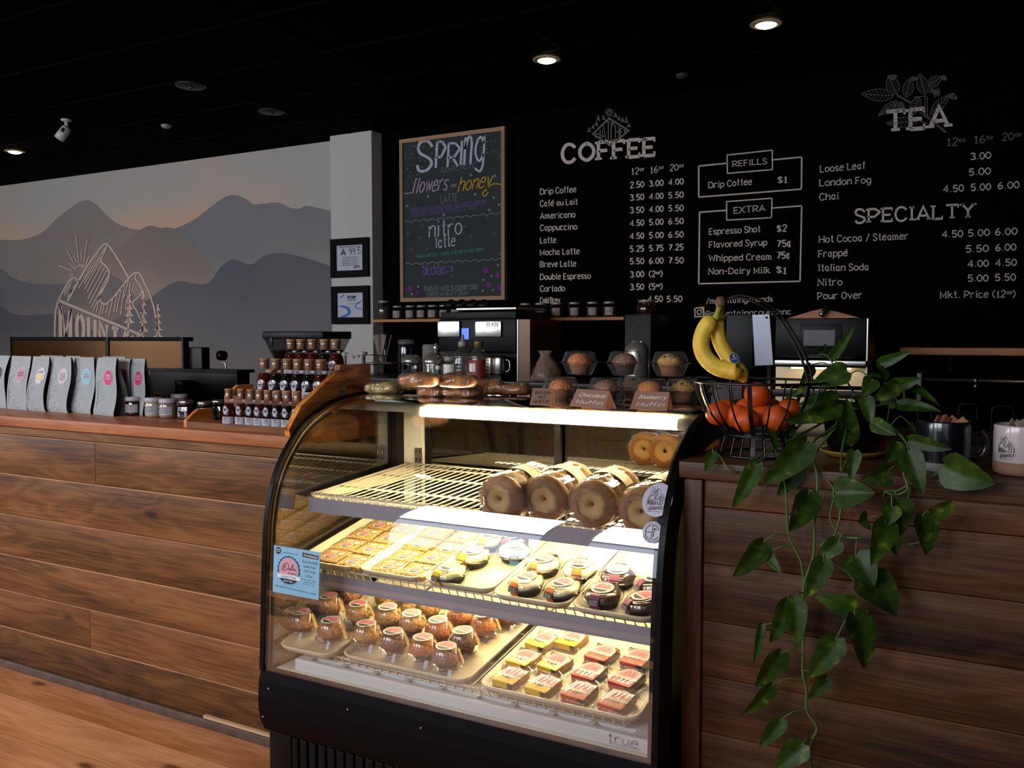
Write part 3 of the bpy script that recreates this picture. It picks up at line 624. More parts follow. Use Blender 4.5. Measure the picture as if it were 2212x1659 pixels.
for x, y in ((165, 1048), (262, 1080), (195, 1185), (323, 1180), (287, 980), (652, 985), (705, 1072), (900, 1052), (838, 900), (945, 1218)):
    for k in range(3): q.ell(x + 9 * math.cos(k * 2.1), -y + 9 * math.sin(k * 2.1), 4, 4, c2, 0, 7)
for x, y in ((932, 1315), (876, 1408), (806, 1440), (890, 1525), (800, 1532), (250, 1498), (195, 1562)): q.ell(x, -y, 9, 11, c2, 0, 9)
q.build('chalk_dots', cG, cb)['kind'] = 'stuff'
q = MB()
for x, y, r_ in ((828, 1358, 26), (928, 1402, 24), (852, 1487, 20), (945, 1505, 24), (177, 1515, 20), (243, 1550, 15)): q.ell(x, -y, r_, r_ * 1.1, c2, 0, 12)
q.build('chalk_drawing', cPu, cb)
q = MB()
for x, y in ((828, 1328), (928, 1372), (852, 1462), (945, 1477)): q.ribbon([(x - 14, -y), (x, -y - 5), (x + 14, -y)], 7, c2)
q.build('chalk_drawing', cGr, cb)

# framed certificates on the column
def cert(px, label, kind):
    Y = 5.755; P = [aty(u, v, Y) for u, v in px]; x0, x1 = min(p.x for p in P), max(p.x for p in P); z0, z1 = sum(sorted(p.z for p in P)[:2]) / 2, sum(sorted(p.z for p in P)[2:]) / 2
    t = thing('picture_frame', label, 'frame', ((x0 + x1) / 2, Y, z0)); b = .055
    for n_, a in (('frame_rail', (x0, x1, z1 - b, z1)), ('frame_rail', (x0, x1, z0, z0 + b)), ('frame_stile', (x0, x0 + b, z0 + b, z1 - b)), ('frame_stile', (x1 - b, x1, z0 + b, z1 - b))):
        m = MB(); m.box(a[0], a[1], Y - .02, Y + .008, a[2], a[3]); m.build(n_, BLK, t)
    m = MB(); m.box(x0 + b, x1 - b, Y - .004, Y + .006, z0 + b, z1 - b); m.build('certificate', mat('certificate_paper', '#b4b5c0', 0.8), t)
    W, H = x1 - x0, z1 - z0; mp = lambda x, y: Vector((x0 + x * W, Y - .0055, z0 + y * H)); q = MB()
    if kind == 0:
        text(q, 'SANITATION RATING', mp, .22, .76, .78, .76, .04, 1.6); text(q, 'A', mp, .27, .58, .38, .58, .15, 2.2); text(q, '99.5', mp, .48, .58, .78, .6, .15, 1.0)
        for k in range(5): text(q, 'MOUNTAIN GROUNDS' if k == 1 else 'DEPARTMENT OF HEALTH', mp, .3, .5 - k * .05, .72, .5 - k * .05, .025, 1.5)
        text(q, 'Mhelen', mp, .6, .22, .76, .24, .07, .8, slant=.3); q.build('lettering', mat('print_black', '#17161a', 0.7), t)
    else:
        text(q, 'ServSafe', mp, .42, .68, .64, .68, .07, 2.2); text(q, 'CERTIFICATION', mp, .42, .62, .64, .62, .03, 1.8); text(q, 'Mountain Grounds', mp, .42, .53, .74, .53, .02, 1.2); q.build('lettering', mat('print_navy', '#1b2a55', 0.7), t)
        q = MB(); q.ribbon([(v.x, v.y) for v in smooth([(.2, .48, 0), (.42, .42, 0), (.45, .27, 0), (.2, .17, 0)], 8)], [.03 + .05 * math.sin(i / 24 * 3.14) for i in range(25)], mp, 0); q.ribbon([(v.x, v.y) for v in smooth([(.8, .38, 0), (.62, .45, 0), (.7, .55, 0), (.8, .6, 0)], 8)], .025, mp)
        q.ell(.19, .8, .14, .11, mp, 0, 16, -1.57, 0); q.build('printed_swoosh', mat('print_blue', '#2f62b0', 0.7), t)
cert([(717, 517), (797, 513), (797, 597), (717, 601)], 'black framed sanitation rating certificate reading A 99.5 on the white column', 0)
cert([(719, 619), (798, 617), (798, 699), (719, 701)], 'black framed certificate with blue swooshes, lower of two on the white column', 1)

# ------------------------------------------------------------------ ceiling fittings
CAN = mat('downlight_trim', '#d9c3a5', 0.5); BULB = mat('lit_bulb', '#ffffff', 0.4, emit=(1.0, .74, .42, 1), es=14)
LBL = {0: 'lit recessed ceiling downlight above the coffee menu', 1: 'lit recessed ceiling downlight with a scorched rim above the tea menu', 2: 'lit recessed ceiling downlight at far left beside the camera'}
for i, (x, y, on, pw) in enumerate(DOWN):
    t = thing('ceiling_downlight', LBL.get(i, 'unseen added downlight ' + ('', '', '', 'over the left floor in front of the counter', 'in front of the display case', 'over the far left seating area', 'above the right side of the viewpoint')[i]), 'light', (x, y, ZC), 'recessed downlights in the black ceiling')
    m = MB(); m.lathe([(.083, -.006), (.083, -.003), (.062, -.001), (.056, -.012 + .0), (.056, -.006), (.075, -.008)], 32, (x, y, ZC), 0, cap=False); m.lathe([(.085, -.0055), (.062, -.012), (.058, -.004)], 32, (x, y, ZC), cap=False); m.build('trim_ring', CAN, t)
    m = MB(); m.lathe([(.0, -.024), (.03, -.023), (.048, -.016), (.055, -.006), (.055, -.003)], 28, (x, y, ZC)); m.build('bulb', BULB, t)
VENT = mat('dark_ceiling_disc', '#1c1a1a', 0.5)
for u, v, r_, lb in ((412, 184, .10, 'round black ceiling speaker grille nearest the middle of the ceiling'), (586, 240, .095, 'round black ceiling speaker grille above the mural wall')):
    p = atz(u, v, ZC - .004); t = thing('ceiling_speaker', lb, 'speaker', p, 'black ceiling speaker grilles')
    m = MB(); m.lathe([(r_, 0.0), (r_, -.006), (r_ * .9, -.012), (0, -.014)], 28, p); m.build('grille', VENT, t); m = MB(); m.lathe([(.018, -.014), (.012, -.026), (0, -.028)], 12, p); m.build('boss', mat('speaker_boss', '#2c2b2d', .4), t)
for u, v, r_, lb, c_ in ((359, 270, .04, 'small white domed sensor on the black ceiling', '#8a8584'), (1475, 161, .045, 'small unlit dark puck on the ceiling left of the tea drawing', '#3a342f')):
    p = atz(u, v, ZC - .002); t = thing('ceiling_sensor', lb, 'sensor', p); m = MB(); m.lathe([(r_, 0), (r_ * .95, -.012), (r_ * .6, -.024), (0, -.03)], 24, p); m.build('dome', mat('puck' + c_, c_, .5), t)
p = atz(143, 258, ZC); t = thing('security_camera', 'white bullet security camera hanging from the black ceiling at left', 'camera', p)
CW_ = mat('camera_white', '#a9a4a6', 0.4)
m = MB(); m.lathe([(.038, 0), (.038, -.01), (.02, -.016), (.013, -.02), (.013, -.06)], 20, p); m.build('mount', CW_, t)
a = p + Vector((.012, 0, -.06)); b = p + Vector((-.045, -.035, -.15)); m = MB(); m.tube([a, a.lerp(b, .08), a.lerp(b, .6), b], [.024, .034, .038, .038], 20); m.build('housing', CW_, t)
m = MB(); m.cyl(b - (b - a) * .01, b + (b - a) * .02, .03, 16); m.build('lens_cover', mat('lens_black', '#15151a', .15), t)
m = MB(); m.tube([a.lerp(b, .2) + Vector((.02, -.03, 0)), a.lerp(b, .45) + Vector((.02, -.03, 0))], .012, 8); m.build('side_knob', mat('lens_black', '#15151a', .15), t)

# ------------------------------------------------------------------ left counter
ctr = thing('service_counter', 'long counter clad in knotty brown shiplap with a cedar top at left', 'counter', (-3.8, 2.5, 0))
YC = 2.18; EDGELIT = mat('lit_board_edge', '#c08a62', .6, vary=.25, vscale=5); EDGELITD = mat('lit_board_edge_dark', '#6d4228', .6, vary=.35, vscale=5)  # paler edge colours paint the light caught along each board's top
zs = [.03, .173, .331, .484, .656, .827, .992]
cuts = {0: [-2.6], 1: [], 2: [-3.15], 3: [], 4: [], 5: [-3.12]}
cuts = {0: [], 1: [aty(194, 1350, YC).x], 2: [-4.4], 3: [], 4: [-4.1], 5: [aty(205, 990, YC).x]}
for i in range(6):
    xs = [-5.6] + cuts.get(i, []) + [-2.02]
    for a, b in zip(xs[:-1], xs[1:]):
        m = MB(); m.box(a + .001, b - .001, YC, YC + .018, zs[i] + .0018, zs[i + 1] - .004, bev=.0015); m.box(a + .001, b - .001, YC + .0012, YC + .016, zs[i + 1] - .0045, zs[i + 1] - .0008 - .0012 * (i % 2), 1); m.build('shiplap_board', [W_OLD, EDGELIT], ctr)
m = MB(); m.box(-5.6, -2.02, YC + .001, YC + .018, .992 + .002, 1.03); m.build('shiplap_board', W_OLD, ctr)
m = MB(); m.box(-5.6, -2.0, YC - .03, 2.68, 1.032, 1.072, bev=.003); m.build('counter_top', W_TOP, ctr)
m = MB(); m.box(-5.6, -2.02, YC - .014, YC + .001, 0, .032, bev=.003); m.build('shoe_moulding', mat('worn_grey_moulding', '#594a42', .5, vary=.3, vscale=20), ctr)
m = MB(); m.box(-5.6, -2.02, YC + .012, 2.66, 0, 1.03); m.build('carcass', GAPM, ctr)
m = MB(); m.box(-2.45, -2.02, YC - .013, YC + .0, .036, .046); m.build('split_edge', mat('raw_split_wood', '#c9a582', .7), ctr)
# ------------------------------------------------------------------ right counter
XR0 = -.676; YR = 2.143; ZR = 1.0885
rc = thing('service_counter', 'counter clad in dark reddish shiplap with a dark wood top at right', 'counter', (.6, 2.5, 0))
jv = [1012, 1094, 1215, 1339, 1458, 1579, 1700]; zj = [aty(1514, v, YR).z for v in jv]; zj[0] = ZR - .045; zj += [.10, .0]
X2 = 1.7
rcuts = {0: [], 1: [], 2: [], 3: []}
for i in range(len(zj) - 1):
    if zj[i] - zj[i + 1] < .02: continue
    m = MB(); m.box(XR0 + .045, X2, YR, YR + .018, zj[i + 1] + .0018, zj[i] - .0036, bev=.0015); m.box(XR0 + .045, X2, YR + .0012, YR + .016, zj[i] - .004, zj[i] - .0012, 1); m.build('shiplap_board', [W_DARK, EDGELITD], rc)
m = MB(); m.box(XR0 - .003, XR0 + .0435, YR - .012, YR + .02, 0, ZR - .046, bev=.002); m.build('corner_post', W_POST, rc)
m = MB(); m.box(XR0 + .012, X2, YR + .014, 2.72, 0, ZR - .042); m.build('carcass', GAPM, rc)
m = MB(); m.box(XR0 - .012, X2, YR - .028, 2.82, ZR - .042, ZR, bev=.003); m.build('counter_top', W_TOPD, rc)
# ================================================================== refrigerated display case
CX0, CX1 = -1.985, -.690
PROF = [(1.982, .362), (1.989, .50), (1.994, .62), (2.002, .743), (2.010, .826), (2.030, .915), (2.068, .995), (2.122, 1.063), (2.177, 1.112), (2.252, 1.152), (2.335, 1.180), (2.421, 1.194), (2.50, 1.199)]
PR = [(v.x, v.y) for v in smooth([(a, b, 0) for a, b in PROF], 4)]
def inset(P, d):
    out = []
    for i in range(len(P)):
        a = Vector(P[max(i - 1, 0)]); b = Vector(P[min(i + 1, len(P) - 1)]); t = (b - a).normalized(); out.append((P[i][0] + t.y * d, P[i][1] - t.x * d))
    return out
YBK = 2.70
CASEB = mat('case_black_metal', '#070608', 0.4, spec=.16)
CASEF = mat('case_front_panel', '#07060a', 0.6, bump=.06, bscale=30, spec=.10)
CWH = mat('case_white_liner', '#d6d2c2', 0.5)
STEEL = mat('brushed_steel', '#b9b4ac', 0.3, 1.0)
GLF = pane('case_front_glass', ior=1.5, boost=2.8)
GLS = pane('case_side_glass', (.80, .74, .60), 1.5, boost=7)
GLB = pane('case_rear_glass', (.55, .52, .40), 1.5, boost=6)
case = thing('display_case', 'black refrigerated bakery display case with a curved glass front between the two counters', 'display case', ((CX0 + CX1) / 2, 2.3, 0))
def arch(x0, x1, d0, d1, extra_top=2.80):
    A = inset(PR, d0) + [(extra_top, 1.199 - d0)]; B = inset(PR, d1) + [(extra_top, 1.199 - d1)]
    q = MB(); n = len(A); vs = []
    for (a, b) in zip(A, B):
        for (y, z) in (a, b):
            for x in (x0, x1): vs.append(Vector((x, y, z)))
    fs = []
    for i in range(n - 1):
        k = 4 * i; fs += [(k, k + 1, k + 5, k + 4), (k + 2, k + 6, k + 7, k + 3), (k, k + 4, k + 6, k + 2), (k + 1, k + 3, k + 7, k + 5)]
    fs += [(0, 2, 3, 1), (4 * n - 4, 4 * n - 3, 4 * n - 1, 4 * n - 2)]
    return q.add(vs, fs)
arch(CX0, CX0 + .016, -.003, .046).build('side_frame', CASEB, case)
arch(CX0 + .016, CX0 + .021, .013, .019).build('glass_channel', mat('bronze_channel', '#5a4420', .4, .6), case)
arch(CX0 + .016, CX0 + .019, .031, .052).build('glass_gasket', mat('taupe_gasket', '#4a3d24', .7, vary=.3, vscale=300), case)
arch(CX1 - .016, CX1, -.003, .092).build('side_frame', CASEB, case)
arch(CX1 - .030, CX1 - .016, .010, .060).build('side_gasket', mat('gasket_black', '#0a0606', .5, spec=.2), case)
# curved front glass and flat top glass
IN0 = inset(PR, .003); IN1 = inset(PR, .008)
def sheet(P, Q, x0, x1):
    q = MB()
    for L_ in (P, Q):
        vs = [Vector((x, y, z)) for (y, z) in L_ for x in (x0, x1)]; q.add(vs, [(2 * i, 2 * i + 1, 2 * i + 3, 2 * i + 2) for i in range(len(L_) - 1)], 0, True)
    for x in (x0, x1): q.add([Vector((x, a, b)) for (a, b) in P] + [Vector((x, a, b)) for (a, b) in Q][::-1], [list(range(2 * len(P)))], 1)
    return q
sheet(IN0, IN1, CX0 + .017, CX1 - .017).build('curved_glass', [GLF, GLF], case)
ZT = 1.191
m = MB(); m.box(CX0 + .017, CX1 - .017, 2.502, 2.80, ZT - .008, ZT, bev=.0015); m.build('top_glass', pane('tinted_top_glass', (.22, .20, .16), 1.5, boost=1.3), case)
m = MB(); m.box(CX0 + .02, CX1 - .02, 2.74, 2.79, 1.13, ZT - .009); m.build('top_rail', CASEB, case)
# side glass inside each arch
for x, nm in ((CX0 + .020, 'side_glass'), (CX1 - .024, 'side_glass')):
    P = [Vector((x, y, z)) for y, z in inset(PR, .03)] + [Vector((x, YBK - .06, 1.165)), Vector((x, YBK - .06, .362))]
    m = MB(); m.prism(P, (.005, 0, 0)); m.build(nm, GLS, case)
for x0, x1 in ((CX0 + .003, CX0 + .045), (CX1 - .045, CX1 - .003)):
    m = MB(); m.box(x0, x1, YBK - .06, YBK + .02, .30, 1.165); m.build('rear_post', CASEB, case)
# rear wall: white end panels, header, sill and two sliding doors
m = MB(); m.box(CX0 + .045, CX0 + .125, YBK - .012, YBK + .05, .36, 1.17); m.build('end_panel', CWH, case)
m = MB(); m.box(CX1 - .10, CX1 - .045, YBK - .012, YBK + .05, .36, 1.17); m.build('end_panel', CWH, case)
m = MB(); m.box(CX0 + .045, CX1 - .045, YBK - .01, YBK + .05, .36, .47); m.build('rear_sill', CWH, case)
m = MB(); m.box(CX0 + .045, CX1 - .045, YBK - .01, YBK + .06, 1.135, 1.18); m.build('rear_header', CASEB, case)
DX0, DX1 = CX0 + .128, CX1 - .103; DM = (DX0 + DX1) / 2
for x0, x1, y in ((DX0, DM + .025, YBK + .005), (DM - .02, DX1, YBK + .028)):
    d = MB(); z0, z1 = .472, 1.134
    d.box(x0, x0 + .022, y, y + .016, z0, z1); d.box(x1 - .022, x1, y, y + .016, z0, z1); d.box(x0 + .022, x1 - .022, y, y + .016, z0, z0 + .022); d.box(x0 + .022, x1 - .022, y, y + .016, z1 - .022, z1)
    do = d.build('sliding_door', CASEB, case); g = MB(); g.box(x0 + .022, x1 - .022, y + .006, y + .010, z0 + .022, z1 - .022); g.build('door_glass', GLB, do)
for x in (CX0 + .098, CX0 + .118 - .003, CX1 - .075):
    m = MB(); m.box(x, x + .012, YBK - .018, YBK - .012, .40, .985)
    for k in range(18): m.box(x + .004, x + .008, YBK - .0185, YBK - .018, .42 + k * .032, .436 + k * .032, 1)
    m.build('slotted_standard', [STEEL, BLK], case)
# lamp housing and tube under the top
YT0 = 2.462
m = MB(); m.box(CX0 + .02, CX1 - .02, YT0 + .024, YT0 + .05, 1.136, 1.183, bev=.002); m.box(CX0 + .02, CX1 - .02, YT0 - .02, YT0 + .024, 1.176, 1.186); m.build('lamp_housing', CWH, case)
TUBE = mat('lamp_tube', '#fff3d6', .4, emit=(1.0, .80, .43, 1), es=150)
m = MB(); m.cyl((-1.70, YT0 + .002, 1.143), (-.805, YT0 + .002, 1.143), .0165, 20); tb = m.build('lamp_tube', TUBE, case)
for x in (-1.735, -.803): m = MB(); m.cyl((x, YT0 + .002, 1.143), (x + .033, YT0 + .002, 1.143), .0185, 16); m.build('lamp_socket', CWH, case)
# body
m = MB(); body = [(1.985, .362), (1.977, .33), (1.972, .28), (1.974, .24), (1.982, .20), (1.998, .168), (2.05, .168), (2.05, .362)]
m.prism([Vector((CX0, y, z)) for y, z in body], (CX1 - CX0, 0, 0)); m.build('front_panel', CASEF, case)
m = MB(); m.box(CX0, CX1, 2.0, 2.012, .345, .364); m.box(CX0 + .01, CX1 - .01, 1.986, 2.02, .352, .3635); m.build('glass_sill', CASEB, case)
m = MB(); m.box(CX0 + .004, CX1 - .004, 2.05, 2.78, .03, .355); m.build('cabinet_body', CASEB, case)
m = MB(); m.box(CX0 + .03, CX1 - .02, 2.006, 2.05, .0, .165); m.build('toe_backing', mat('vent_black', '#050505', .9), case)
sl = MB(); sl.box(0, .022, 0, .012, .02, .165, bev=.002); sl0 = None; x = CX0 + .115; gr = thing
m = MB(); m.box(CX0 + .022, CX0 + .11, 1.996, 2.01, .0, .167, bev=.002); m.build('toe_panel', CASEB, case)
while x < CX1 - .05:
    if sl0 is None: sl0 = o = sl.build('grille_slat', CASEB, case); base = o.matrix_parent_inverse.copy()
    else: o = sl0.copy(); COL.objects.link(o)
    o.location = (x, 1.996, 0); x += .036
SCR = mat('screw_head', '#cfcfd2', .3, 1.0)
for u, v in ((581, 1487), (752, 1532), (910, 1572), (569, 1548)):
    p = aty(u, v, 1.974); m = MB(); m.cyl((p.x, 1.970, p.z), (p.x, 1.985, p.z), .0028, 10); m.build('screw', SCR, case)
# white inside floor and the air duct with its slots
m = MB(); m.box(-1.945, -.712, 2.014, 2.69, .355, .3665, bev=.001); m.build('interior_floor', CWH, case)
DUC = mat('duct_white', '#d9e2e4', .45)
m = MB(); a = atz(637.3, 1437, .3665); b = atz(1405.8, 1615, .3665); dy0 = 2.024; dy1 = 2.13; zt = .401
X0, X1 = -1.880, -.726; s0, s1 = 2.043, 2.068
m.box(X0, X1, dy0, s0, .3665, zt, bev=.003); m.box(X0, X1, s1, dy1, .3665, zt, bev=.003)
m.box(X0, X0 + .05, s0 - .004, s1 + .004, .3665, zt - .0002); m.box(X1 - .05, X1, s0 - .004, s1 + .004, .3665, zt - .0002)
m.box(X0 + .05, X1 - .05, s0, s1, .3665, .370, 1)
for k in range(1, 9): x = X0 + .05 + (X1 - X0 - .1) * k / 9; m.box(x - .009, x + .009, s0 - .002, s1 + .002, .370, zt - .0004)
m.build('air_duct', [DUC, BLK], case)
# maker's word moulded on the duct
q = MB(); fd = lambda x, y: Vector((-.835 + x, dy0 - .0008, .3715 + y))
text(q, 'true', fd, 0, .004, .078, .004, .024, 1.9, 0); q.ribbon([(0, .0015), (.088, .0015)], .0022, fd)
text(q, 'REFRIGERATION', fd, .02, -.0035, .07, -.0035, .0025, 1.2, 0)
q.build('moulded_lettering', mat('duct_grey_print', '#9da6ae', .6), case)

# wire shelves
WIRE = mat('cream_coated_wire', '#dcd3bd', .4, coat=.2)
PRICE = mat('grey_price_channel', '#a9a4ae', .28, coat=.5)
def shelf(Y0, z0, tilt, x0, x1, depth, pitch, channel, ztip=.022):
    t = R(tilt); D = Vector((0, math.cos(t), math.sin(t))); Nn = Vector((0, -math.sin(t), math.cos(t))); o = Vector((0, Y0, z0))
    P = lambda x, s, h=0: Vector((x, 0, 0)) + o + D * s + Nn * h
    fr_ = MB(); rr = .0032
    fr_.tube([P(x0, 0), P(x1, 0)], .0042, 8); fr_.tube([P(x0, depth), P(x1, depth)], rr, 8)
    for s in (.14, .34, depth - .04): fr_.tube([P(x0, s, -.006), P(x1, s, -.006)], rr, 8)
    for x in (x0, x1): fr_.tube([P(x, 0, -.004), P(x, depth, -.004)], .0042, 8); fr_.tube([P(x, .03, -.03), P(x, depth, -.03)], .003, 6)
    fr_.tube([P(x0, -.002, -ztip), P(x1, -.002, -ztip)], .003, 6)
    sh = fr_.build('wire_shelf', WIRE, case)
    w_ = MB(); x = x0 + pitch * .5
    while x < x1:
        w_.tube([P(x, depth, 0), P(x, .02, 0.001), P(x, .0, .0045), P(x, -.006, .002), P(x + pitch * .28, -.004, -ztip)], .0022, 5); x += pitch
    wo = w_.build('shelf_wire', WIRE, sh); wo['kind'] = 'stuff'
    if channel:
        c = MB(); f = P(0, -.010, -.012); c.box(x0 - .004, x1 + .004, f.y - .003, f.y, f.z - .040, f.z + .001); c.box(x0 - .004, x1 + .004, f.y - .008, f.y + .004, f.z - .044, f.z - .040)
        c.build('price_channel', PRICE, sh)
        for x in (x0, x1):
            b_ = MB(); b_.prism([P(x, -.004, -.008), P(x, depth, -.008), P(x, depth, -.06), P(x, .05, -.03)], (.003 if x < -1 else -.003, 0, 0)); b_.build('shelf_bracket', WIRE, sh)
    return P
P1 = shelf(2.160, .893, 3.5, -1.925, -.748, .52, .0285, True)
T2, T3 = 11.0, 8.5
P2 = shelf(2.12, .668, T2, -1.93, -.752, .54, .0285, True)
P3 = shelf(2.060, .420, T3, -1.933, -.797, .60, .0285, False, .012)
def on_shelf(P, tilt, u, v, H):
    """point on the shelf deck under a top that is seen at pixel u, v and stands H above the deck"""
    n_ = Vector((0, -math.sin(R(tilt)), math.cos(R(tilt)))); return onpl(u, v, P(0, 0, H), n_) - n_ * (H - .009)
LEDM = mat('shelf_lamp', '#fff0d0', .4, emit=(1.0, .80, .42, 1), es=110)
for P, s, x0, x1 in ((P2, .26, -1.80, -.86), (P1, .020, -1.86, -.80)):
    a, b = P(x0, s, -.036), P(x1, s, -.036); m = MB(); m.tube([a, b], .009 if s > .1 else .005, 10); m.build('shelf_lamp', LEDM, case)
    m = MB(); m.cb(((a.x + b.x) / 2, a.y, a.z + .018), (b.x - a.x + .06, .035 if s > .1 else .022, .010)); m.build('shelf_lamp_shield', CWH, case)  # opaque strip; over the front lamp it is added to hide the tube

# ================================================================== trays
TRAY = mat('cream_plastic_tray', '#dcd2b6', .45)
def make_tray(w_, d_, h=.019):
    def loop(i, z, r):
        out = []
        for cx_, cy_, a0 in ((w_ - i - r, d_ - i - r, 0), (i + r, d_ - i - r, 90), (i + r, i + r, 180), (w_ - i - r, i + r, 270)):
            for k in range(7): a = R(a0 + k * 15); out.append((cx_ + r * math.cos(a), cy_ + r * math.sin(a), z))
        return out
    L = [loop(.012, 0, .03), loop(.0, h, .04), loop(.002, h + .0025, .038), loop(.006, h + .0025, .035), loop(.016, .006, .028), loop(.022, .0035, .024)]
    q = MB(); n = len(L[0]); q.add([v for l in L for v in l], [(i * n + j, i * n + (j + 1) % n, (i + 1) * n + (j + 1) % n, (i + 1) * n + j) for i in range(len(L) - 1) for j in range(n)] + [list(range(n))[::-1], list(range((len(L) - 1) * n, len(L) * n))], 0, True)
    return q
def tray(x, P, s, w_, d_, tilt, label, group, rz=0):
    o = make_tray(w_, d_).build('serving_tray', TRAY); p = P(x, s, .0045); o.location = p; o.rotation_euler = (R(tilt), 0, R(rz)); tag(o, label, 'tray', group); return o
G2 = 'narrow cream trays on the middle wire shelf'
T2X = [-1.945, -1.699, -1.458, -1.217, -.976]
for x, l in zip(T2X, ('cream tray of crumb bars against the left glass on the middle shelf', 'second cream tray from left on middle shelf, crumb bars only', 'cream tray holding the lemon and vanilla cakes on the middle shelf', 'cream tray holding the four orange cakes on the middle shelf', 'cream tray holding the chocolate cakes at right of the middle shelf')):
    tray(x, P2, -.034 if x > -1.3 else -.018, .237, .50, T2, l, G2)
G3 = 'cream trays on the bottom wire shelf'
tray(-1.950, P3, -.044, .216, .60, T3, 'narrow cream tray with domed muffins at the left end of the bottom shelf', G3)
tray(-1.718, P3, -.020, .452, .56, T3, 'wide cream tray of domed muffins in the middle of the bottom shelf', G3)
tray(-1.233, P3, -.022, .470, .58, T3, 'wide cream tray of wrapped brownies and blondies on the bottom shelf', G3)

# ================================================================== printed round brand label used on the bakery goods
LW = mat('label_white', '#e6e0d8', .55); LPK = mat('label_pink', '#d98a97', .55); LBK = mat('label_black', '#1a1718', .55); LRD = mat('label_script_red', '#a02c48', .55)
LGN = mat('label_green', '#8fb07a', .55); LYE = mat('label_yellow', '#e9c21c', .5); LOR = mat('label_orange', '#d9742a', .5); LPU = mat('label_purple', '#7c3560', .5); LBL_ = mat('label_blue', '#5aa9cf', .5); LR2 = mat('label_red', '#c0392b', .5)
DOLCI = [[(-.62, .05), (-.3, .5), (-.05, .42), (-.02, .1), (-.3, -.28), (-.62, -.22), (-.5, -.02), (-.28, .3), (-.42, -.2)], [(.12, .05), (0, -.05), (.06, -.2), (.18, -.12), (.14, .05)], [(.2, -.1), (.42, .35), (.32, .4), (.27, -.1), (.36, -.16)], [(.56, .06), (.43, .02), (.42, -.14), (.56, -.14)], [(.62, .05), (.6, -.14), (.72, -.12)]]
def brand(q, c, ex, ey, r, mis, detail=1, top=None):
    """round bakery label centred at c in the plane ex,ey; mis = material slots (white, pink, black, red)"""
    nz = ex.cross(ey).normalized()
    def mp(h): return lambda x, y: c + ex * x * r + ey * y * r + nz * h
    q.add([mp(-.0002)(math.cos(R(a)), math.sin(R(a))) for a in range(0, 360, 15)] + [mp(.0004)(math.cos(R(a)), math.sin(R(a))) for a in range(0, 360, 15)], [list(range(24, 48))] + [(i, (i + 1) % 24, 24 + (i + 1) % 24, 24 + i) for i in range(24)], mis[0])
    q.ell(0, 0, .80, .80, mp(.0006), mis[1], 24, R(-14), R(194))
    if detail:
        q.ribbon([(.86 * math.cos(R(a)), .86 * math.sin(R(a))) for a in range(-20, 201, 10)], .045, mp(.0007), mis[2])
        for L in DOLCI: q.ribbon([(v.x, v.y) for v in smooth([(a, b + .12, 0) for a, b in L], 3)], .055, mp(.0009), mis[3])
    q.ell(0, 0, .8, .8, mp(.0006), mis[2], 16, R(205), R(335))
# ------------------------------------------------------------------ oat crumb bars
CRUMB = ramp('oat_crumb', [(.3, '#5c3a14'), (.42, '#a87428'), (.52, '#d0a04c'), (.66, '#e8c87a')], (1, 1, 1), .6, 170, 3, 1.0, .2, .005)
def crumb_bar():
    t = thing('crumb_bar', '', 'bar', world=False)
    q = MB(); NX, NY = 12, 10; w_, d_, h = .098, .086, .026
    def fn(a, b):
        x = (a - .5) * w_; y = (b - .5) * d_; e = min(a, 1 - a, b, 1 - b); z = h * (1 if e > .02 else .0) + random.uniform(-.0014, .0014) if e > .001 else 0.001
        return Vector((x + random.uniform(-.0008, .0008), y + random.uniform(-.0008, .0008), z))
    g = [0, .001, .08, .2, .35, .5, .65, .8, .92, .999, 1]
    vs = []
    for a in g:
        for b in g:
            e = min(a, 1 - a, b, 1 - b); z = 0 if e <= 0 else (h - (.004 if e < .01 else 0) + random.uniform(-.0016, .0016)); vs.append(Vector(((a - .5) * w_ + random.uniform(-.001, .001), (b - .5) * d_ + random.uniform(-.001, .001), z)))
    n = len(g); q.add(vs, [(i * n + j, (i + 1) * n + j, (i + 1) * n + j + 1, i * n + j + 1) for i in range(n - 1) for j in range(n - 1)], 0, False)
    q.build('oat_slab', CRUMB, t)
    q = MB(); brand(q, Vector((.0, -.012, h + .0022)), Vector((1.25, 0, 0)), Vector((0, 1, 0)), .0195, (0, 1, 2, 3)); q.build('brand_label', [LW, LPK, LBK, LRD], t)
    q = MB(); q.ell(0, 0, .015, .0075, lambda x, y: Vector((x - .008, y + .020, h + .0026)), 0, 18); q.ell(0, 0, .010, .0045, lambda x, y: Vector((x - .008, y + .020, h + .003)), 1, 14); q.build('green_label', [LW, LGN], t)
    q = MB(); q.ell(0, 0, .012, .009, lambda x, y: Vector((x + .028, y + .012, h + .0026)), 0, 18); q.build('price_label', LW, t)
    q = MB()
    def wf(a, b):
        e = min(a, 1 - a, b, 1 - b); x = (a - .5) * (w_ + .012); y = (b - .5) * (d_ + .006); z = (h + .0035 if e > .05 else .012) + .0016 * math.sin(a * 31 + b * 17) * math.sin(b * 23); return Vector((x, y, z))
    q.grid(wf, 14, 12); q.build('cling_wrap', pane('cling_wrap', ior=1.4, rough=.08, veil=.03), t)
    return t
bar0 = crumb_bar(); ordn = ['front', 'second', 'third', 'fourth', 'fifth', 'rear']
first = True
BPX = [[(420, 730, 775, 815), (675, 555, 1050, 620), (945, 380, 1335, 445), (1190, 245, 1570, 305)], [(1160, 500, 1380, 530), (1300, 410, 1530, 420), (1435, 305, 1665, 345), (1560, 200, 1800, 240)]]
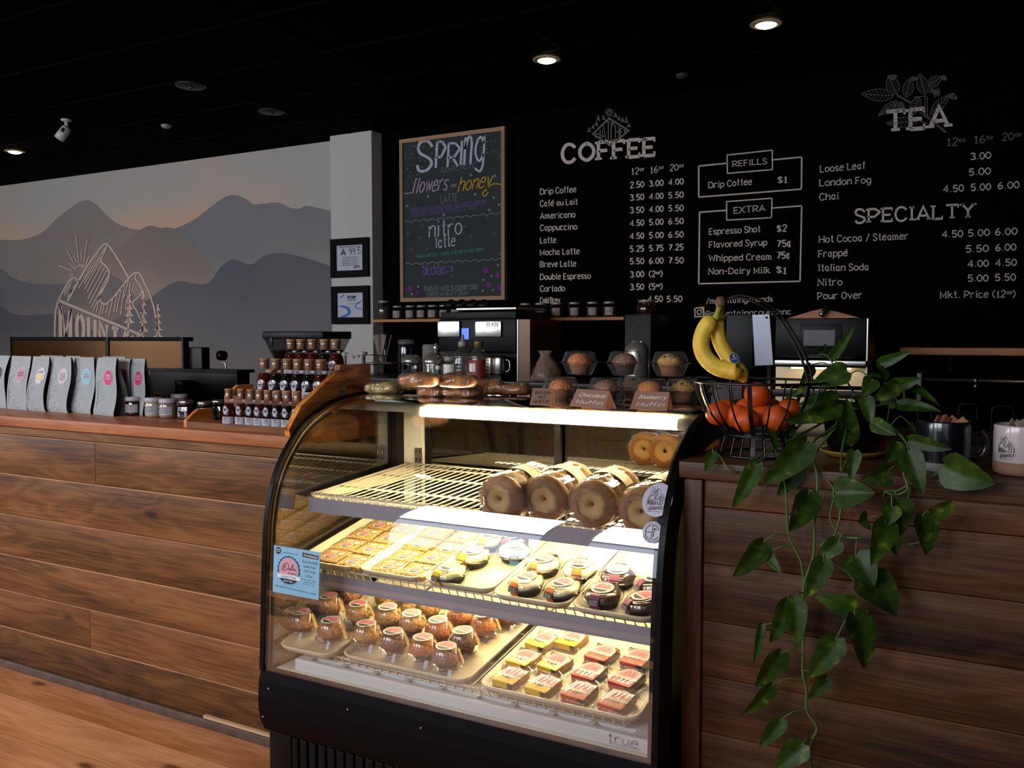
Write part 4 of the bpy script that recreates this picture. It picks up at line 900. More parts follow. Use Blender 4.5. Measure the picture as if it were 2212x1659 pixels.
for ti, tn in enumerate(('left-hand', 'second')):
    last = []
    for r_ in range(6):
        for c_ in range(2):
            if r_ < 4:
                q4 = BPX[ti][r_]; u, v = (660 + q4[2 * c_] / 7.373, 1100 + q4[2 * c_ + 1] / 7.373) if ti == 0 else (560 + q4[2 * c_] / 4.096, 1100 + q4[2 * c_ + 1] / 4.096)
                p = on_shelf(P2, T2, u, v, .027); p.x += (-.003, .004)[c_] * ti
            else: p = last[(r_ - 1) * 2 + c_] + Vector((0, .084, .0163))
            last.append(p.copy())
            o = bar0 if first else copy_tree(bar0); first = False
            place(o, p + Vector((0, .004, .0005)), (R(T2), 0, R(random.uniform(-4, 4))), 'wrapped oat crumb bar with pink round label, %s row, %s column of the %s tray' % (ordn[r_], ('left', 'right')[c_], tn), 'oat crumb bars on the middle shelf', scale=(.96, .96, .68))
# one more bar standing at the rear of the left tray is hidden by the top shelf wires

# ------------------------------------------------------------------ cup cakes in fluted tubs with clear lids
TUB = mat('dark_fluted_tub', '#1f2420', .35); CLEAR = pane('clear_lid_plastic', ior=1.5, boost=1.8, veil=.02)
CREAM = ramp('cream_frosting', [(.3, '#d9cfb2'), (.7, '#f1e8cf')], (1, 1, 1), .4, 70, 3, .5); CHOC = ramp('chocolate_frosting', [(.3, '#1c0d07'), (.7, '#46230f')], (1, 1, 1), .22, 30, 3, .5, .5); PALEY = ramp('lemon_frosting', [(.3, '#ddd48a'), (.7, '#f2edb4')], (1, 1, 1), .4, 30, 3, .5)
def cake(frost, band, words, kind):
    t = thing('cake_cup', '', 'cake', world=False)
    q = MB(); q.lathe([(.036, 0), (.038, .001), (.0465, .026), (.0485, .028), (.0485, .030)], 72, fn=lambda a, z, j: 1 + (.022 * math.cos(a * 36) if j < 3 else 0)); q.build('fluted_tub', TUB, t)
    q = MB(); q.lathe([(.045, .027), (.049, .034), (.045, .043), (.034, .049), (.018, .051), (0, .0515)], 30, fn=lambda a, z, j: 1 + .05 * math.sin(a * 5 + j) + .03 * math.sin(a * 9 + j * 2)); q.build('frosting', frost, t)
    q = MB(); q.lathe([(.054, .028), (.0575, .029), (.0575, .0315), (.053, .0325), (.0515, .036), (.049, .046), (.043, .054), (.036, .0565), (0, .0568)], 48, fn=lambda a, z, j: 1 + (.012 * math.cos(a * 28) if j in (4, 5, 6) else 0), cap=False); q.build('clear_lid', CLEAR, t)
    q = MB(); brand(q, Vector((0, .002, .0572)), Vector((1, 0, 0)), Vector((0, 1, 0)), .031, (0, 1, 2, 3)); q.build('brand_label', [LW, LPK if kind != 'lemon' else mat('label_pale_lemon', '#dfdc8e', .5), LBK, LRD], t)
    # paper strip over the lid, down the front and the back
    prof_ = [(-.0, .0576), (.034, .0576), (.043, .0553), (.0505, .0462), (.0535, .0345), (.0585, .031), (.0535, .026), (.0485, .006)]
    for sg in (1, -1):
        q = MB(); P = prof_[1:] if sg > 0 else prof_[1:6]; wv = .0145; n = len(P); vs = []
        for r_, z in P: vs += [Vector((-wv, -r_ * sg, z + .0008)), Vector((wv, -r_ * sg, z + .0008))]
        q.add(vs, [(2 * i, 2 * i + 1, 2 * i + 3, 2 * i + 2) for i in range(n - 1)], 0)
        if sg > 0:
            a, b, c_, d_ = (Vector((-wv * 1.01, -.0525, .0450)), Vector((wv * 1.01, -.0525, .0450)), Vector((wv * 1.01, -.0548, .0285)), Vector((-wv * 1.01, -.0548, .0285)))
            a.y -= .0015; b.y -= .0015; c_.y -= .0055; d_.y -= .0055
            q.add([a, b, c_, d_], [(0, 1, 2, 3)], 1)
            ex = (b - a) / 2; ey = (a - d_); nn = ex.cross(ey).normalized()
            for k, wd in enumerate(words): text(q, wd, lambda x, y: d_ + ex + ex * x + ey * y + nn * .0006, -.8, .66 - k * .3, .8, .66 - k * .3, .22, 1.6, 2)
        q.build('flavour_strip', [band, LBK, LW], t)
    return t
CK = {'lemon': (PALEY, LYE, ('LUSCIOUS', 'LEMON', 'CAKE')), 'vanilla': (CREAM, LBL_, ('VERY', 'VANILLA')), 'orange': (CREAM, LOR, ('ROYAL', 'ORANGE', 'CAKE')), 'choc': (CHOC, LPU, ('SUPER', 'MOIST', 'CHOCOLATE'))}
proto = {}
for kind, u4, v4, rz, lab in (('lemon', 128, 430, -28, 'lemon cake cup with yellow strip, nearest the front glass'), ('lemon', 340, 290, -25, 'lemon cake cup with yellow strip, middle of the three'), ('lemon', 490, 145, -12, 'lemon cake cup with yellow strip, farthest from the front glass'), ('vanilla', 690, 245, 20, 'vanilla cake cup with a light blue strip'), ('choc', 690, 150, -10, 'dark lidded cup behind the vanilla cake, mostly lost in glare'), ('orange', 808, 520, -26, 'orange cake cup with creased label, front left of its tray'), ('orange', 960, 360, -22, 'orange cake cup, rear left of its tray behind another'), ('orange', 1130, 570, -30, 'orange cake cup reading royal orange cake, front right of its tray'), ('orange', 1270, 405, 6, 'orange cake cup with an orange strip hanging at its front, rear right'), ('choc', 1480, 620, -12, 'chocolate cake cup with purple strip reading super moist, front left'), ('choc', 1610, 455, 2, 'chocolate cake cup with purple strip, rear left of its tray'), ('choc', 1850, 690, -50, 'chocolate cake cup turned sideways beside the right glass, front'), ('choc', 1960, 530, -55, 'chocolate cake cup half hidden by the right frame, rear')):
    fr_, bd, wd = CK[kind]
    o = proto[kind] = cake(fr_, bd, wd, kind) if kind not in proto else copy_tree(proto[kind])
    place(o, on_shelf(P2, T2, 940 + u4 / 4.096, 1120 + v4 / 4.096, .053), (R(T2), 0, R(rz + 8)), lab, kind.replace('choc', 'chocolate') + ' cakes on the middle shelf', scale=(1, 1, .80))
# ------------------------------------------------------------------ domed muffins
def bumpy(col, nm, amp=.006, cool=False):
    return ramp(nm, [(.25, col[0]), (.5, col[1]), (.75, col[2])], (1, 1, 1), .6, 110, 6, 1.0, .15, .006)
MBRN = [bumpy(('#6a3a1c', '#b8763e', '#dda468'), 'muffin_brown'), bumpy(('#9a6028', '#dca050', '#f4ca80'), 'muffin_golden'), bumpy(('#55321f', '#94644c', '#bd8c70'), 'muffin_cocoa'), bumpy(('#9c4c1c', '#d98038', '#f0aa66'), 'muffin_pumpkin')]
CUPM = [mat('muffin_paper', '#8a5c38', .8), mat('muffin_paper_dark', '#3a241a', .8)]
def muffin_mesh(q, r_, z0, h, seed):
    rd = random.Random(seed); ph = [rd.uniform(0, 6) for _ in range(6)]
    def fn(a, z, j): return 1 + .05 * math.sin(3 * a + ph[0] + j) + .045 * math.sin(7 * a + ph[1] - j * 1.3) + .03 * math.sin(11 * a + ph[2] + j * 2)
    q.lathe([(r_ * .8, z0), (r_ * 1.0, z0 + h * .12), (r_ * 1.02, z0 + h * .3), (r_ * .93, z0 + h * .55), (r_ * .72, z0 + h * .8), (r_ * .4, z0 + h * .95), (0, z0 + h)], 26, fn=fn, cap=False)
def dome_muffin(mi, seed, label_r=.029, paper=0):
    t = thing('domed_muffin', '', 'muffin', world=False)
    q = MB(); q.lathe([(.024, .002), (.034, .036)], 36, fn=lambda a, z, j: 1 + .03 * math.cos(a * 18), cap=True); q.build('paper_cup', CUPM[paper], t)
    q = MB(); muffin_mesh(q, .0425, .030, .052, seed)
    rd = random.Random(seed)
    if mi in (1, 3, 2):
        for k in range(46):
            a = rd.uniform(0, 6.28); u = rd.uniform(.1, 1.0); rr = .041 * math.sin(u * 1.5); z = .034 + .045 * math.cos(u * 1.45); s = rd.uniform(.0035, .0065)
            q.lathe([(s * .8, -s * .6), (s, 0), (s * .6, s * .7), (0, s)], 6, (rr * math.cos(a), rr * math.sin(a), z), 0, cap=False)
    q.build('muffin_top', MBRN[mi], t)
    q = MB(); q.lathe([(.051, .018), (.0535, .019), (.0535, .022), (.049, .023), (.0475, .030), (.043, .060), (.035, .082), (.030, .0885), (.0, .089)], 40, cap=False); q.lathe([(.030, .0), (.034, .001), (.046, .019), (.051, .020)], 32, cap=False); q.build('clear_dome', CLEAR, t)
    q = MB(); brand(q, Vector((0, 0, .0895)), Vector((1.08, 0, 0)), Vector((0, 1, 0)), label_r, (0, 1, 2, 3)); q.build('brand_label', [LW, LPK, LBK, LRD], t)
    q = MB(); q.grid(lambda a, b: Vector((.0245 * math.cos(R(-62)) * 1 + .028 + .012 * a - .004, -.042 - .013 * b + .001, .030 - .022 * b + .003 * math.sin(b * 5))), 1, 5); q.build('seal_tab', mat('seal_tab_paper', '#c9c9d6', .6), t)
    q = MB(); vs = []
    for k in range(5): z = .080 - k * .014; r_ = .0375 + k * .0035; vs += [Vector((r_ * math.cos(R(10)), r_ * math.sin(R(10)), z)), Vector((r_ * math.cos(R(30)), r_ * math.sin(R(30)), z))]
    q.add(vs, [(2 * i, 2 * i + 1, 2 * i + 3, 2 * i + 2) for i in range(4)]); q.build('side_label', mat('side_label_paper', '#c2a06a', .6), t)
    return t
protoM = {}
MUF = [(649, 1322, 0, 1, 'front row at far left'), (713, 1340, 0, 1, 'front row, second from left'), (789, 1347, 1, 0, 'front row, third from left, crumbly'), (848, 1364, 2, 0, 'front row, fourth from left, dark crumble'), (912, 1377, 3, 1, 'front row, fifth from left, glazed dark'), (962, 1396, 2, 1, 'front row at far right, cocoa coloured'), (711, 1287, 0, 0, 'second row at far left'), (774, 1303, 1, 0, 'second row, second from left'), (837, 1310, 1, 0, 'second row, third from left'), (889, 1324, 1, 0, 'second row, fourth from left'), (947, 1338, 3, 0, 'second row, fifth from left, reddish'), (1001, 1361, 2, 0, 'second row at right, tall'), (757, 1262, 0, 0, 'third row at far left'), (835, 1271, 1, 0, 'third row, second from left'), (880, 1290, 1, 0, 'third row, third from left'), (925, 1290, 1, 0, 'third row, fourth from left, pale crumble'), (993, 1308, 3, 0, 'third row fifth'), (1046, 1325, 3, 0, 'third row at right, smooth orange'), (1092, 1305, 3, 0, 'rear row at right')]
for i, (x, y, mi, pp, lb) in enumerate(MUF):
    key = (mi, pp)
    o = protoM[key] = dome_muffin(mi, i + 3, paper=pp) if key not in protoM else copy_tree(protoM[key])
    place(o, on_shelf(P3, T3, x, y, .081), (R(T3) - R(3 if i < 6 else 0), 0, R(random.uniform(-14, 6))), 'muffin under a clear dome lid with round label, ' + lb, 'domed muffins on the bottom shelf', scale=(1.0, 1.0, .81))
# ------------------------------------------------------------------ wrapped brownies and blondies
def brownie(red, folded=0):
    t = thing('wrapped_brownie', '', 'brownie', world=False)
    q = MB(); q.box(-.037, .037, -.040, .040, 0, .028, bev=.005); q.build('brownie_block', ramp('brownie_red' if red else 'blondie', [(.3, '#5a3015'), (.7, '#8a5228')] if red else [(.3, '#9a6630'), (.7, '#c08c50')], (1, 1, 1), .3, 40, 3, .3, .5), t)
    bm_ = LR2 if red else LYE; h = .0285
    q = MB(); q.ell(0, .008, .036, .034, lambda x, y: Vector((x, y, h)), 0, 28, R(-35), R(215)); q.add([Vector((-.0365, -.012, h)), Vector((.0365, -.012, h)), Vector((.036, -.041, h)), Vector((-.036, -.041, h))], [(0, 1, 2, 3)], 4)
    q.add([Vector((-.034, -.041, h)), Vector((.018, -.041, h)), Vector((.018, -.0412, .007)), Vector((-.034, -.0412, .007))], [(0, 1, 2, 3)], 4)
    q.add([Vector((.018, -.0413, h)), Vector((.036, -.0413, h)), Vector((.036, -.0414, .007)), Vector((.018, -.0414, .007))], [(0, 1, 2, 3)], 2)
    q.ell(0, .008, .030, .029, lambda x, y: Vector((x, y, h + .0003)), 1, 26, R(-20), R(200))
    for k in range(26):
        a = R(-25 + k * 9.2); c_ = Vector((.0335 * math.cos(a), .008 + .0315 * math.sin(a), h + .0006)); q.ell(c_.x, c_.y, .0014, .0014, lambda x, y: Vector((x, y, h + .0006)), 2, 6)
    for L in DOLCI: q.ribbon([(v.x * .030, v.y * .03 + .012) for v in smooth([(a, b, 0) for a, b in L], 3)], .0017, lambda x, y: Vector((x, y, h + .0006)), 3)
    q.add([Vector((-.0375, -.0095, h + .0006)), Vector((.0375, -.0095, h + .0006)), Vector((.0375, -.0025, h + .0006)), Vector((-.0375, -.0025, h + .0006))], [(0, 1, 2, 3)], 0)
    text(q, 'GLUTEN FREE', lambda x, y: Vector((x, y, h + .0009)), -.026, -.0078, .026, -.0078, .0036, 1.3, 2)
    q.ell(0, -.0095, .020, .0095, lambda x, y: Vector((x, y, h + .0005)), 2, 14, R(180), R(360)); text(q, 'DAIRY FREE', lambda x, y: Vector((x, y, h + .0009)), -.012, -.0145, .012, -.0145, .003, 1.5, 0)
    text(q, 'DESSERTS', lambda x, y: Vector((x, y, h + .0009)), -.018, -.028, .018, -.028, .004, 1.3, 3)
    q.build('brand_label', [LW, LPK, LBK, LRD, bm_], t)
    q = MB()
    def wf(a, b):
        e = max(abs(a - .5), abs(b - .5)) * 2; x = (a - .5) * (.115 if e > .8 else .085); y = (b - .5) * .092; z = (.0305 if e < .85 else .009) + .0018 * math.sin(a * 40 + b * 11) * math.sin(b * 19 + 1); return Vector((x, y, z))
    q.grid(wf, 16, 12); q.build('cling_wrap', MC['cling_wrap'], t)
    return t
bp = {}
BRW = [(870, 245, 0), (1130, 235, 0), (710, 400, 0), (985, 440, 0), (590, 560, 0), (880, 630, 0), (1400, 360, 1), (1710, 400, 1), (1290, 520, 1), (1620, 580, 1), (1200, 690, 1), (1530, 770, 1)]
for i, (x, y, rd_) in enumerate(BRW):
    o = bp[rd_] = brownie(rd_) if rd_ not in bp else copy_tree(bp[rd_])
    row = ('rear', 'middle', 'front')[(i % 6) // 2]; cl = ('left', 'right')[i % 2]
    place(o, on_shelf(P3, T3, 960 + x / 4.096, 1320 + y / 4.096, .032) + Vector((0, -.003, 0)), (R(T3 + 2), 0, R((-14, -8, -10)[i % 3])), ('wrapped brownie with pink and red label, ' if rd_ else 'wrapped blondie with pink and yellow label, ') + '%s row, %s column' % (row, cl), 'wrapped brownies with red labels' if rd_ else 'wrapped blondies with yellow labels', scale=(1, 1, .82))
# ------------------------------------------------------------------ bagel sleeves on the top shelf
BAG = ramp('bagel_crust', [(.25, '#7a3f16'), (.5, '#b06c2c'), (.75, '#d39a55')], (1, 1, 1), .6, 60, 4, .25, 0, .002)
nt_ = BAG.node_tree; tc_ = [n for n in nt_.nodes if n.type == 'TEX_COORD'][0]; bs_ = nt_.nodes['Principled BSDF']
su_ = nt_.nodes.new('ShaderNodeVectorMath'); su_.operation = 'SUBTRACT'; su_.inputs[1].default_value = (0, 0, .062); nt_.links.new(tc_.outputs['Object'], su_.inputs[0]); mu_ = nt_.nodes.new('ShaderNodeVectorMath'); mu_.operation = 'MULTIPLY'; mu_.inputs[1].default_value = (1, 0, 1); nt_.links.new(su_.outputs[0], mu_.inputs[0]); le_ = nt_.nodes.new('ShaderNodeVectorMath'); le_.operation = 'LENGTH'; nt_.links.new(mu_.outputs[0], le_.inputs[0])
no_ = nt_.nodes.new('ShaderNodeMath'); no_.operation = 'MULTIPLY_ADD'; no_.inputs[1].default_value = .02; nt_.links.new([n for n in nt_.nodes if n.type == 'TEX_NOISE'][0].outputs['Fac'], no_.inputs[0]); nt_.links.new(le_.outputs['Value'], no_.inputs[2])
rr_ = nt_.nodes.new('ShaderNodeMapRange'); rr_.inputs[1].default_value = .038; rr_.inputs[2].default_value = .064; nt_.links.new(no_.outputs[0], rr_.inputs[0]); cr_ = nt_.nodes.new('ShaderNodeValToRGB'); e_ = cr_.color_ramp.elements; e_[0].color = lin('#c9a068'); e_[1].color = lin('#a3622a'); k_ = e_.new(.45); k_.color = lin('#74380f'); nt_.links.new(rr_.outputs[0], cr_.inputs['Fac']); nt_.links.new(cr_.outputs['Color'], bs_.inputs['Base Color'])
BAGC = mat('bagel_pale_band', '#c9a266', .5)
WRAP = pane('bagel_wrap', ior=1.45, rough=.07, veil=.20, vcol='#e0c8a0')
WRAPW = mat('bagel_paper_label', '#b08f62', .6)
def bagel_sleeve(cream, seed):  # cream: whether the hole gets its painted shade disc
    t = thing('bagel_sleeve', '', 'bagels', world=False)          # axis along +Y, first bagel face at y=0
    rd = random.Random(seed)
    for k in range(5):
        q = MB(); y0 = .012 + k * .044; n = 30; mt = 12; vs = []; Rr, rr = .0315, .029
        for i in range(n):
            a = 2 * math.pi * i / n
            for j in range(mt):
                b = 2 * math.pi * j / mt; r_ = max(.004, Rr + rr * math.cos(b)); vs.append(Vector((r_ * math.cos(a) * 1.02, y0 + .021 * math.copysign(abs(math.sin(b)) ** .55, math.sin(b)), r_ * math.sin(a) + .062)))
        q.add(vs, [(i * mt + j, ((i + 1) % n) * mt + j, ((i + 1) % n) * mt + (j + 1) % mt, i * mt + (j + 1) % mt) for i in range(n) for j in range(mt)], 0, True)
        q.build('bagel', BAG, t)
    if cream:  # dark disc paints the shade inside the bagel hole
        q = MB(); q.lathe([(.0, -.001), (.017, -.001), (.018, .012)], 20, (0, 0, 0), M=Matrix.Translation((0, .008, .062)) @ Matrix.Rotation(R(90), 4, 'X') @ Matrix.Scale(-1, 4, (0, 0, 1))); q.build('hole_shade_disc' if False else 'bagel_hole_shadow', mat('hole_shadow_grey', '#4c5a63', .5), t)
    q = MB()
    def w1(u, v):
        a = 2 * math.pi * u; L = .24; y = -.016 + L * v; base = .0615 + .0022 * math.sin(a * 9 + v * 6) + .0015 * math.sin(a * 23 + v * 31)
        k = min(1, (y + .016) / .012); r_ = base * (0.55 + .45 * math.sqrt(max(0, k))) if y < -.004 else base
        if v > .9: r_ *= 1 - (v - .9) * 3.4
        if y < 0.0 and r_ > .05: r_ += .001 * math.sin(a * 14)
        return Vector((r_ * math.cos(a) * 1.04, y, .062 + r_ * math.sin(a)))
    q.grid(w1, 84, 16); q.build('plastic_sleeve', WRAP, t)
    q = MB(); q.grid(lambda u, v: Vector((.0645 * math.cos(R(28 + 124 * u)) * 1.05, .085 + .055 * v, .062 + .0645 * math.sin(R(28 + 124 * u)))), 14, 2)
    def sp(x, y): a = R(90 - x / .0655 * 57.3); return Vector((.0652 * math.cos(a) * 1.05, .113 + y, .062 + .0652 * math.sin(a)))
    text(q, 'BAGELS', sp, -.032, -.006, .034, -.006, .013, 1.4, 1)
    for k in range(3): text(q, 'PLAIN SESAME ONION', sp, -.04, -.016 - k * .004, .04, -.016 - k * .004, .0025, 1.3, 1)
    q.ribbon([(-.05 + .01 * i, .018) for i in range(11)], .006, sp, 2 if seed % 2 else 3)
    q.build('paper_label', [WRAPW, mat('label_brown_ink', '#3a2b20', .6), mat('label_band_orange', '#b06a2a', .6), mat('label_band_green', '#5c7a35', .6)], t)
    return t
for i, (u, v, rz, cr, lb) in enumerate(((1075, 1085, -2, 0, 'plastic sleeve of pale mottled bagels, leftmost of four'), (1172, 1085, 2, 0, 'plastic sleeve of golden bagels with a brown BAGELS label'), (1277, 1097, 3, 1, 'plastic sleeve of bagels with a green striped label'), (1387, 1117, -4, 1, 'plastic sleeve of bagels partly behind the round stickers'))):
    t = bagel_sleeve(cr, i + 1); Nn = Vector((0, -math.sin(R(3.5)), math.cos(R(3.5)))); c = onpl(u, v, P1(0, 0, .066), Nn); p = c - Nn * .0665 + Vector((.0, .034 if i < 3 else .05, .002)); p.x -= .012 if i < 3 else .02
    place(t, p, (R(3.5), 0, R(rz)), lb, 'bagel sleeves on the top wire shelf', scale=1.07)

# ------------------------------------------------------------------ sign and stickers on the curved glass
def on_glass(z):
    for (y0, z0), (y1, z1) in zip(PR[:-1], PR[1:]):
        if z0 <= z <= z1: return y0 + (y1 - y0) * (z - z0) / (z1 - z0)
    return PR[0][0]
def glass_pt(u, v):
    Y = 2.0
    for _ in range(6): p = aty(u, v, Y); Y = on_glass(p.z) - .001
    return aty(u, v, Y)
SB = [(587, 1181), (685, 1194), (683, 1295), (587, 1280)]
Pq = [aty(u, v, 1.9875) for u, v in SB]; sx0, sx1 = min(p.x for p in Pq), max(p.x for p in Pq); sz1, sz0 = (Pq[0].z + Pq[1].z) / 2, (Pq[2].z + Pq[3].z) / 2
sg = thing('glass_sign', 'light blue gluten free dessert sign taped to the lower left of the curved glass', 'sign', ((sx0 + sx1) / 2, 1.987, sz0))
W_, H_ = sx1 - sx0, sz1 - sz0; mpS = lambda e: (lambda x, y: Vector((sx0 + x * W_, on_glass(sz0 + y * H_) - .0015 - e, sz0 + y * H_)))
m = MB(); m.grid(lambda a, b: mpS(.0008)(a, b), 1, 4); m.grid(lambda a, b: mpS(.0)(a, b), 1, 4); m.build('printed_sheet', mat('sign_blue', '#86b8d8', .5), sg)
m = MB(); m.grid(lambda a, b: mpS(.0003)(-.04 + 1.08 * a, -.05 + 1.09 * b), 1, 4); m.build('clear_sleeve', MC['clear_lid_plastic'], sg)
f1, f2, f3 = mpS(.0012), mpS(.0015), mpS(.0018)
q = MB(); cx_, cy_ = .345, .52
n = 44; q.add([f1(cx_ + (.235 + (.022 if k % 2 else 0)) * math.cos(2 * math.pi * k / n), cy_ + (.295 + (.02 if k % 2 else 0)) * math.sin(2 * math.pi * k / n) * .98) for k in range(n)], [list(range(n))], 1)
q.ell(cx_, cy_, .222, .275, f2, 2, 30); q.ell(cx_, cy_, .195, .245, f3, 3, 30)
for L in DOLCI: q.ribbon([(cx_ + v.x * .24, cy_ + .04 + v.y * .2) for v in smooth([(a, b, 0) for a, b in L], 4)], .014, mpS(.0021), 4)
text(q, 'di maria', mpS(.0021), .33, .44, .51, .435, .045, 1.2, 4, slant=.3)
q.ell(cx_, .36, .19, .13, mpS(.0019), 1, 20, R(180), R(360)); q.add([mpS(.0022)(.10, .425), mpS(.0022)(.605, .415), mpS(.0022)(.605, .325), mpS(.0022)(.10, .335)], [(0, 3, 2, 1)], 0)
text(q, 'Gluten Free', mpS(.0025), .19, .352, .50, .348, .05, 1.0, 1, slant=.25); text(q, 'DAIRY FREE', mpS(.0025), .25, .27, .44, .27, .028, 1.6, 0)
for k, ch in enumerate('ITALIAN DESSERTS'):
    a = R(200 + k * 9.6); text(q, ch, mpS(.0012), cx_ + .265 * math.cos(a), cy_ + .34 * math.sin(a), cx_ + .265 * math.cos(a) + .016, cy_ + .34 * math.sin(a) + .002, .022, 1.6, 1) if ch != ' ' else 0
q.ell(.10, .905, .065, .075, f1, 1, 20); text(q, 'BAKED', f3, .055, .91, .145, .915, .03, 1.4, 0); text(q, 'WITH LOVE', f3, .055, .875, .145, .878, .02, 1.4, 0)
text(q, 'Dolcidimaria.com', f1, .20, .865, .52, .865, .03, 1.0, 1, slant=.3)
q.add([f1(.63, .945), f1(.97, .92), f1(.97, .83), f1(.63, .85)], [(0, 3, 2, 1)], 1); text(q, 'IS GOODNESS', f3, .66, .875, .95, .852, .04, 1.6, 0)
for s_, y, a, b in (('GLUTEN FREE', .735, .635, .965), ('DAIRY FREE', .635, .665, .93), ('NON GMO', .54, .675, .925), ('LOCAL', .445, .71, .87)): text(q, s_, f1, a, y, b, y - .01, .042, 1.3, 1)
text(q, 'Sweet Soft Treats', f1, .64, .375, .94, .36, .022, 1.3, 1); text(q, 'TRADITIONAL', f1, .68, .32, .89, .31, .022, 1.4, 1); text(q, 'SWEETS OF ITALY', f1, .66, .275, .92, .262, .02, 1.4, 1)
text(q, 'Make gourmet brownies and pancakes + MORE!', f1, .06, .135, .94, .09, .035, 1.0, 1, slant=.3)
q.build('printed_artwork', [mat('sign_white', '#dfe2ee', .5), mat('sign_navy', '#1d2433', .5), mat('sign_ring_blue', '#93a7bb', .5), mat('sign_pink', '#d59aab', .5), mat('sign_wine', '#4c1534', .5)], sg)
STW = mat('sticker_white', '#c9c4d6', .5)
def sticker(u, v, rpx, label, art):
    c = glass_pt(u, v); r_ = (glass_pt(u + rpx, v + rpx * .15) - c).length
    t = thing('round_sticker', label, 'sticker', c, 'round stickers on the curved glass')
    def mp(e): return lambda x, y: Vector((c.x + x * r_, on_glass(c.z + y * r_) - .0014 - e, c.z + y * r_))
    q = MB()
    for k in range(6): q.add([mp(0)(math.cos(R(a + k * 0)) * rr, math.sin(R(a)) * rr) for rr in ((k + 1) / 6, k / 6 + .0001) for a in range(0, 360, 12)], [(i, (i + 1) % 30, 30 + (i + 1) % 30, 30 + i) for i in range(30)])
    q.build('sticker_disc', STW, t); return t, mp
t, mp_ = sticker(1420, 1080, 32, 'white round mountain coffee mug sticker on the curved glass beside the right frame', 0)
emblem('printed_emblem', lambda x, y: mp_(.0006)((x - 830) / 1080 * .95 - .03, (y + 1180) / 1080 * .80), mat('sticker_ink', '#17171c', .5), t, True, .85)
t, mp_ = sticker(1409, 1150, 21.5, 'smaller white round sticker with the letters H and C, lower of two on the glass', 1)
q = MB(); f = mp_(.0006); q.ribbon([(.68 * math.cos(R(a)), .68 * math.sin(R(a))) for a in range(108, 255, 12)], .075, f); q.ribbon([(.68 * math.cos(R(a)), .68 * math.sin(R(a))) for a in range(-70, -20, 10)], .075, f); q.ribbon([(.68 * math.cos(R(a)), .68 * math.sin(R(a))) for a in range(25, 100, 12)], .075, f)
q.ribbon([(.0, .68), (-.06, -.66), (.2, -.66)], .08, f); q.ribbon([(-.66, .0), (-.03, .0)], .07, f); q.ribbon([(.18, .36), (.12, -.42)], .09, f); q.ribbon([(.10, .36), (.42, .28)], .13, f)
for s_, a0, st in (('HATCHET COFFEE', 155, -10.0), ('BOONE NORTH CAROLINA', 208, 6.6)):
    for k, ch in enumerate(s_):
        if ch == ' ': continue
        a = R(a0 + k * st); rr = .80 if st < 0 else .93; px = Vector((math.cos(a), math.sin(a))); tx = Vector((-px.y, px.x)) * (1 if st > 0 else -1); nx = px * (-1 if st > 0 else 1)
        text(q, ch, lambda x, y, px=px, tx=tx, nx=nx, rr=rr: f(px.x * rr + tx.x * x + nx.x * y, px.y * rr + tx.y * x + nx.y * y), -.035, 0, .035, 0, .12, 1.6)
q.build('printed_emblem', mat('sticker_ink', '#17171c', .5), t)

# ------------------------------------------------------------------ wrapped breads on the case top
BRD = ramp('baked_roll', [(.25, '#6b3210'), (.5, '#a8611f'), (.78, '#d09448')], (1, 1, 1), .4, 38, 5, .3, .15, .003)
BRDG = ramp('herb_roll', [(.25, '#7a6a1c'), (.42, '#a98a35'), (.6, '#cdb46a'), (.75, '#8a7a30')], (1, 1, 1), .5, 60, 5, .6, .1)
def roll(L, w_, h, seed, m_=0, slashes=1):
    t = thing('wrapped_roll', '', 'bread', world=False); rd = random.Random(seed); ph = [rd.uniform(0, 6) for _ in range(5)]
    def body(k, sc, jit):
        def fn(a, b):
            x = -1 + 2 * a; th = 2 * math.pi * b; e = (1 - abs(x) ** 4.5) ** .5 if abs(x) < 1 else 0; j = 1 + .09 * math.sin(4 * x + ph[0]) + .07 * math.sin(4 * th + ph[1] + 5 * x) + .035 * math.sin(9 * th + ph[3] + 7 * x) + jit * math.sin(a * 60 + ph[2] + b * 14) + jit * math.sin(b * 44 + a * 9)
            y = math.cos(th) * w_ / 2 * e * j * sc; z = h * .5 + math.copysign(abs(math.sin(th)) ** .7, math.sin(th)) * h / 2 * e * (j if math.sin(th) > 0 else 1) * sc; return Vector((x * L / 2 * sc, y, max(z, 0.001)))
        return fn
    q = MB(); q.grid(body(0, 1, 0), 22, 22); q.build('bread_roll', BRDG if m_ else BRD, t)
    if slashes:
        q = MB()
        for k in range(4):
            x0 = -L * .18 + k * L * .085; q.ribbon([(x0 + .008 * i / 4, -w_ * .20 + w_ * .4 * i / 4) for i in range(5)], .006, lambda x, y: Vector((x, y, h * (.985 + .02 - (abs(y) / w_) ** 2 * 1.1) + .001)), 0)
        q.build('paper_label_stripe', mat('roll_label', '#a08c86', .6), t)
    if seed % 2:
        q = MB()
        for k in range(5): q.lathe([(.0035, 0), (.003, .0012), (0, .0018)], 8, (rd.uniform(-L * .3, L * .3), rd.uniform(-w_ * .3, -.0), h * .90), cap=False)
        q.build('raisin', mat('raisin', '#1d0d08', .4), t)
    q = MB(); q.grid(body(0, 1.07, .035), 34, 34); q.build('cling_wrap', pane('roll_wrap', ior=1.45, rough=.05, veil=.05, boost=2.0), t)
    return t
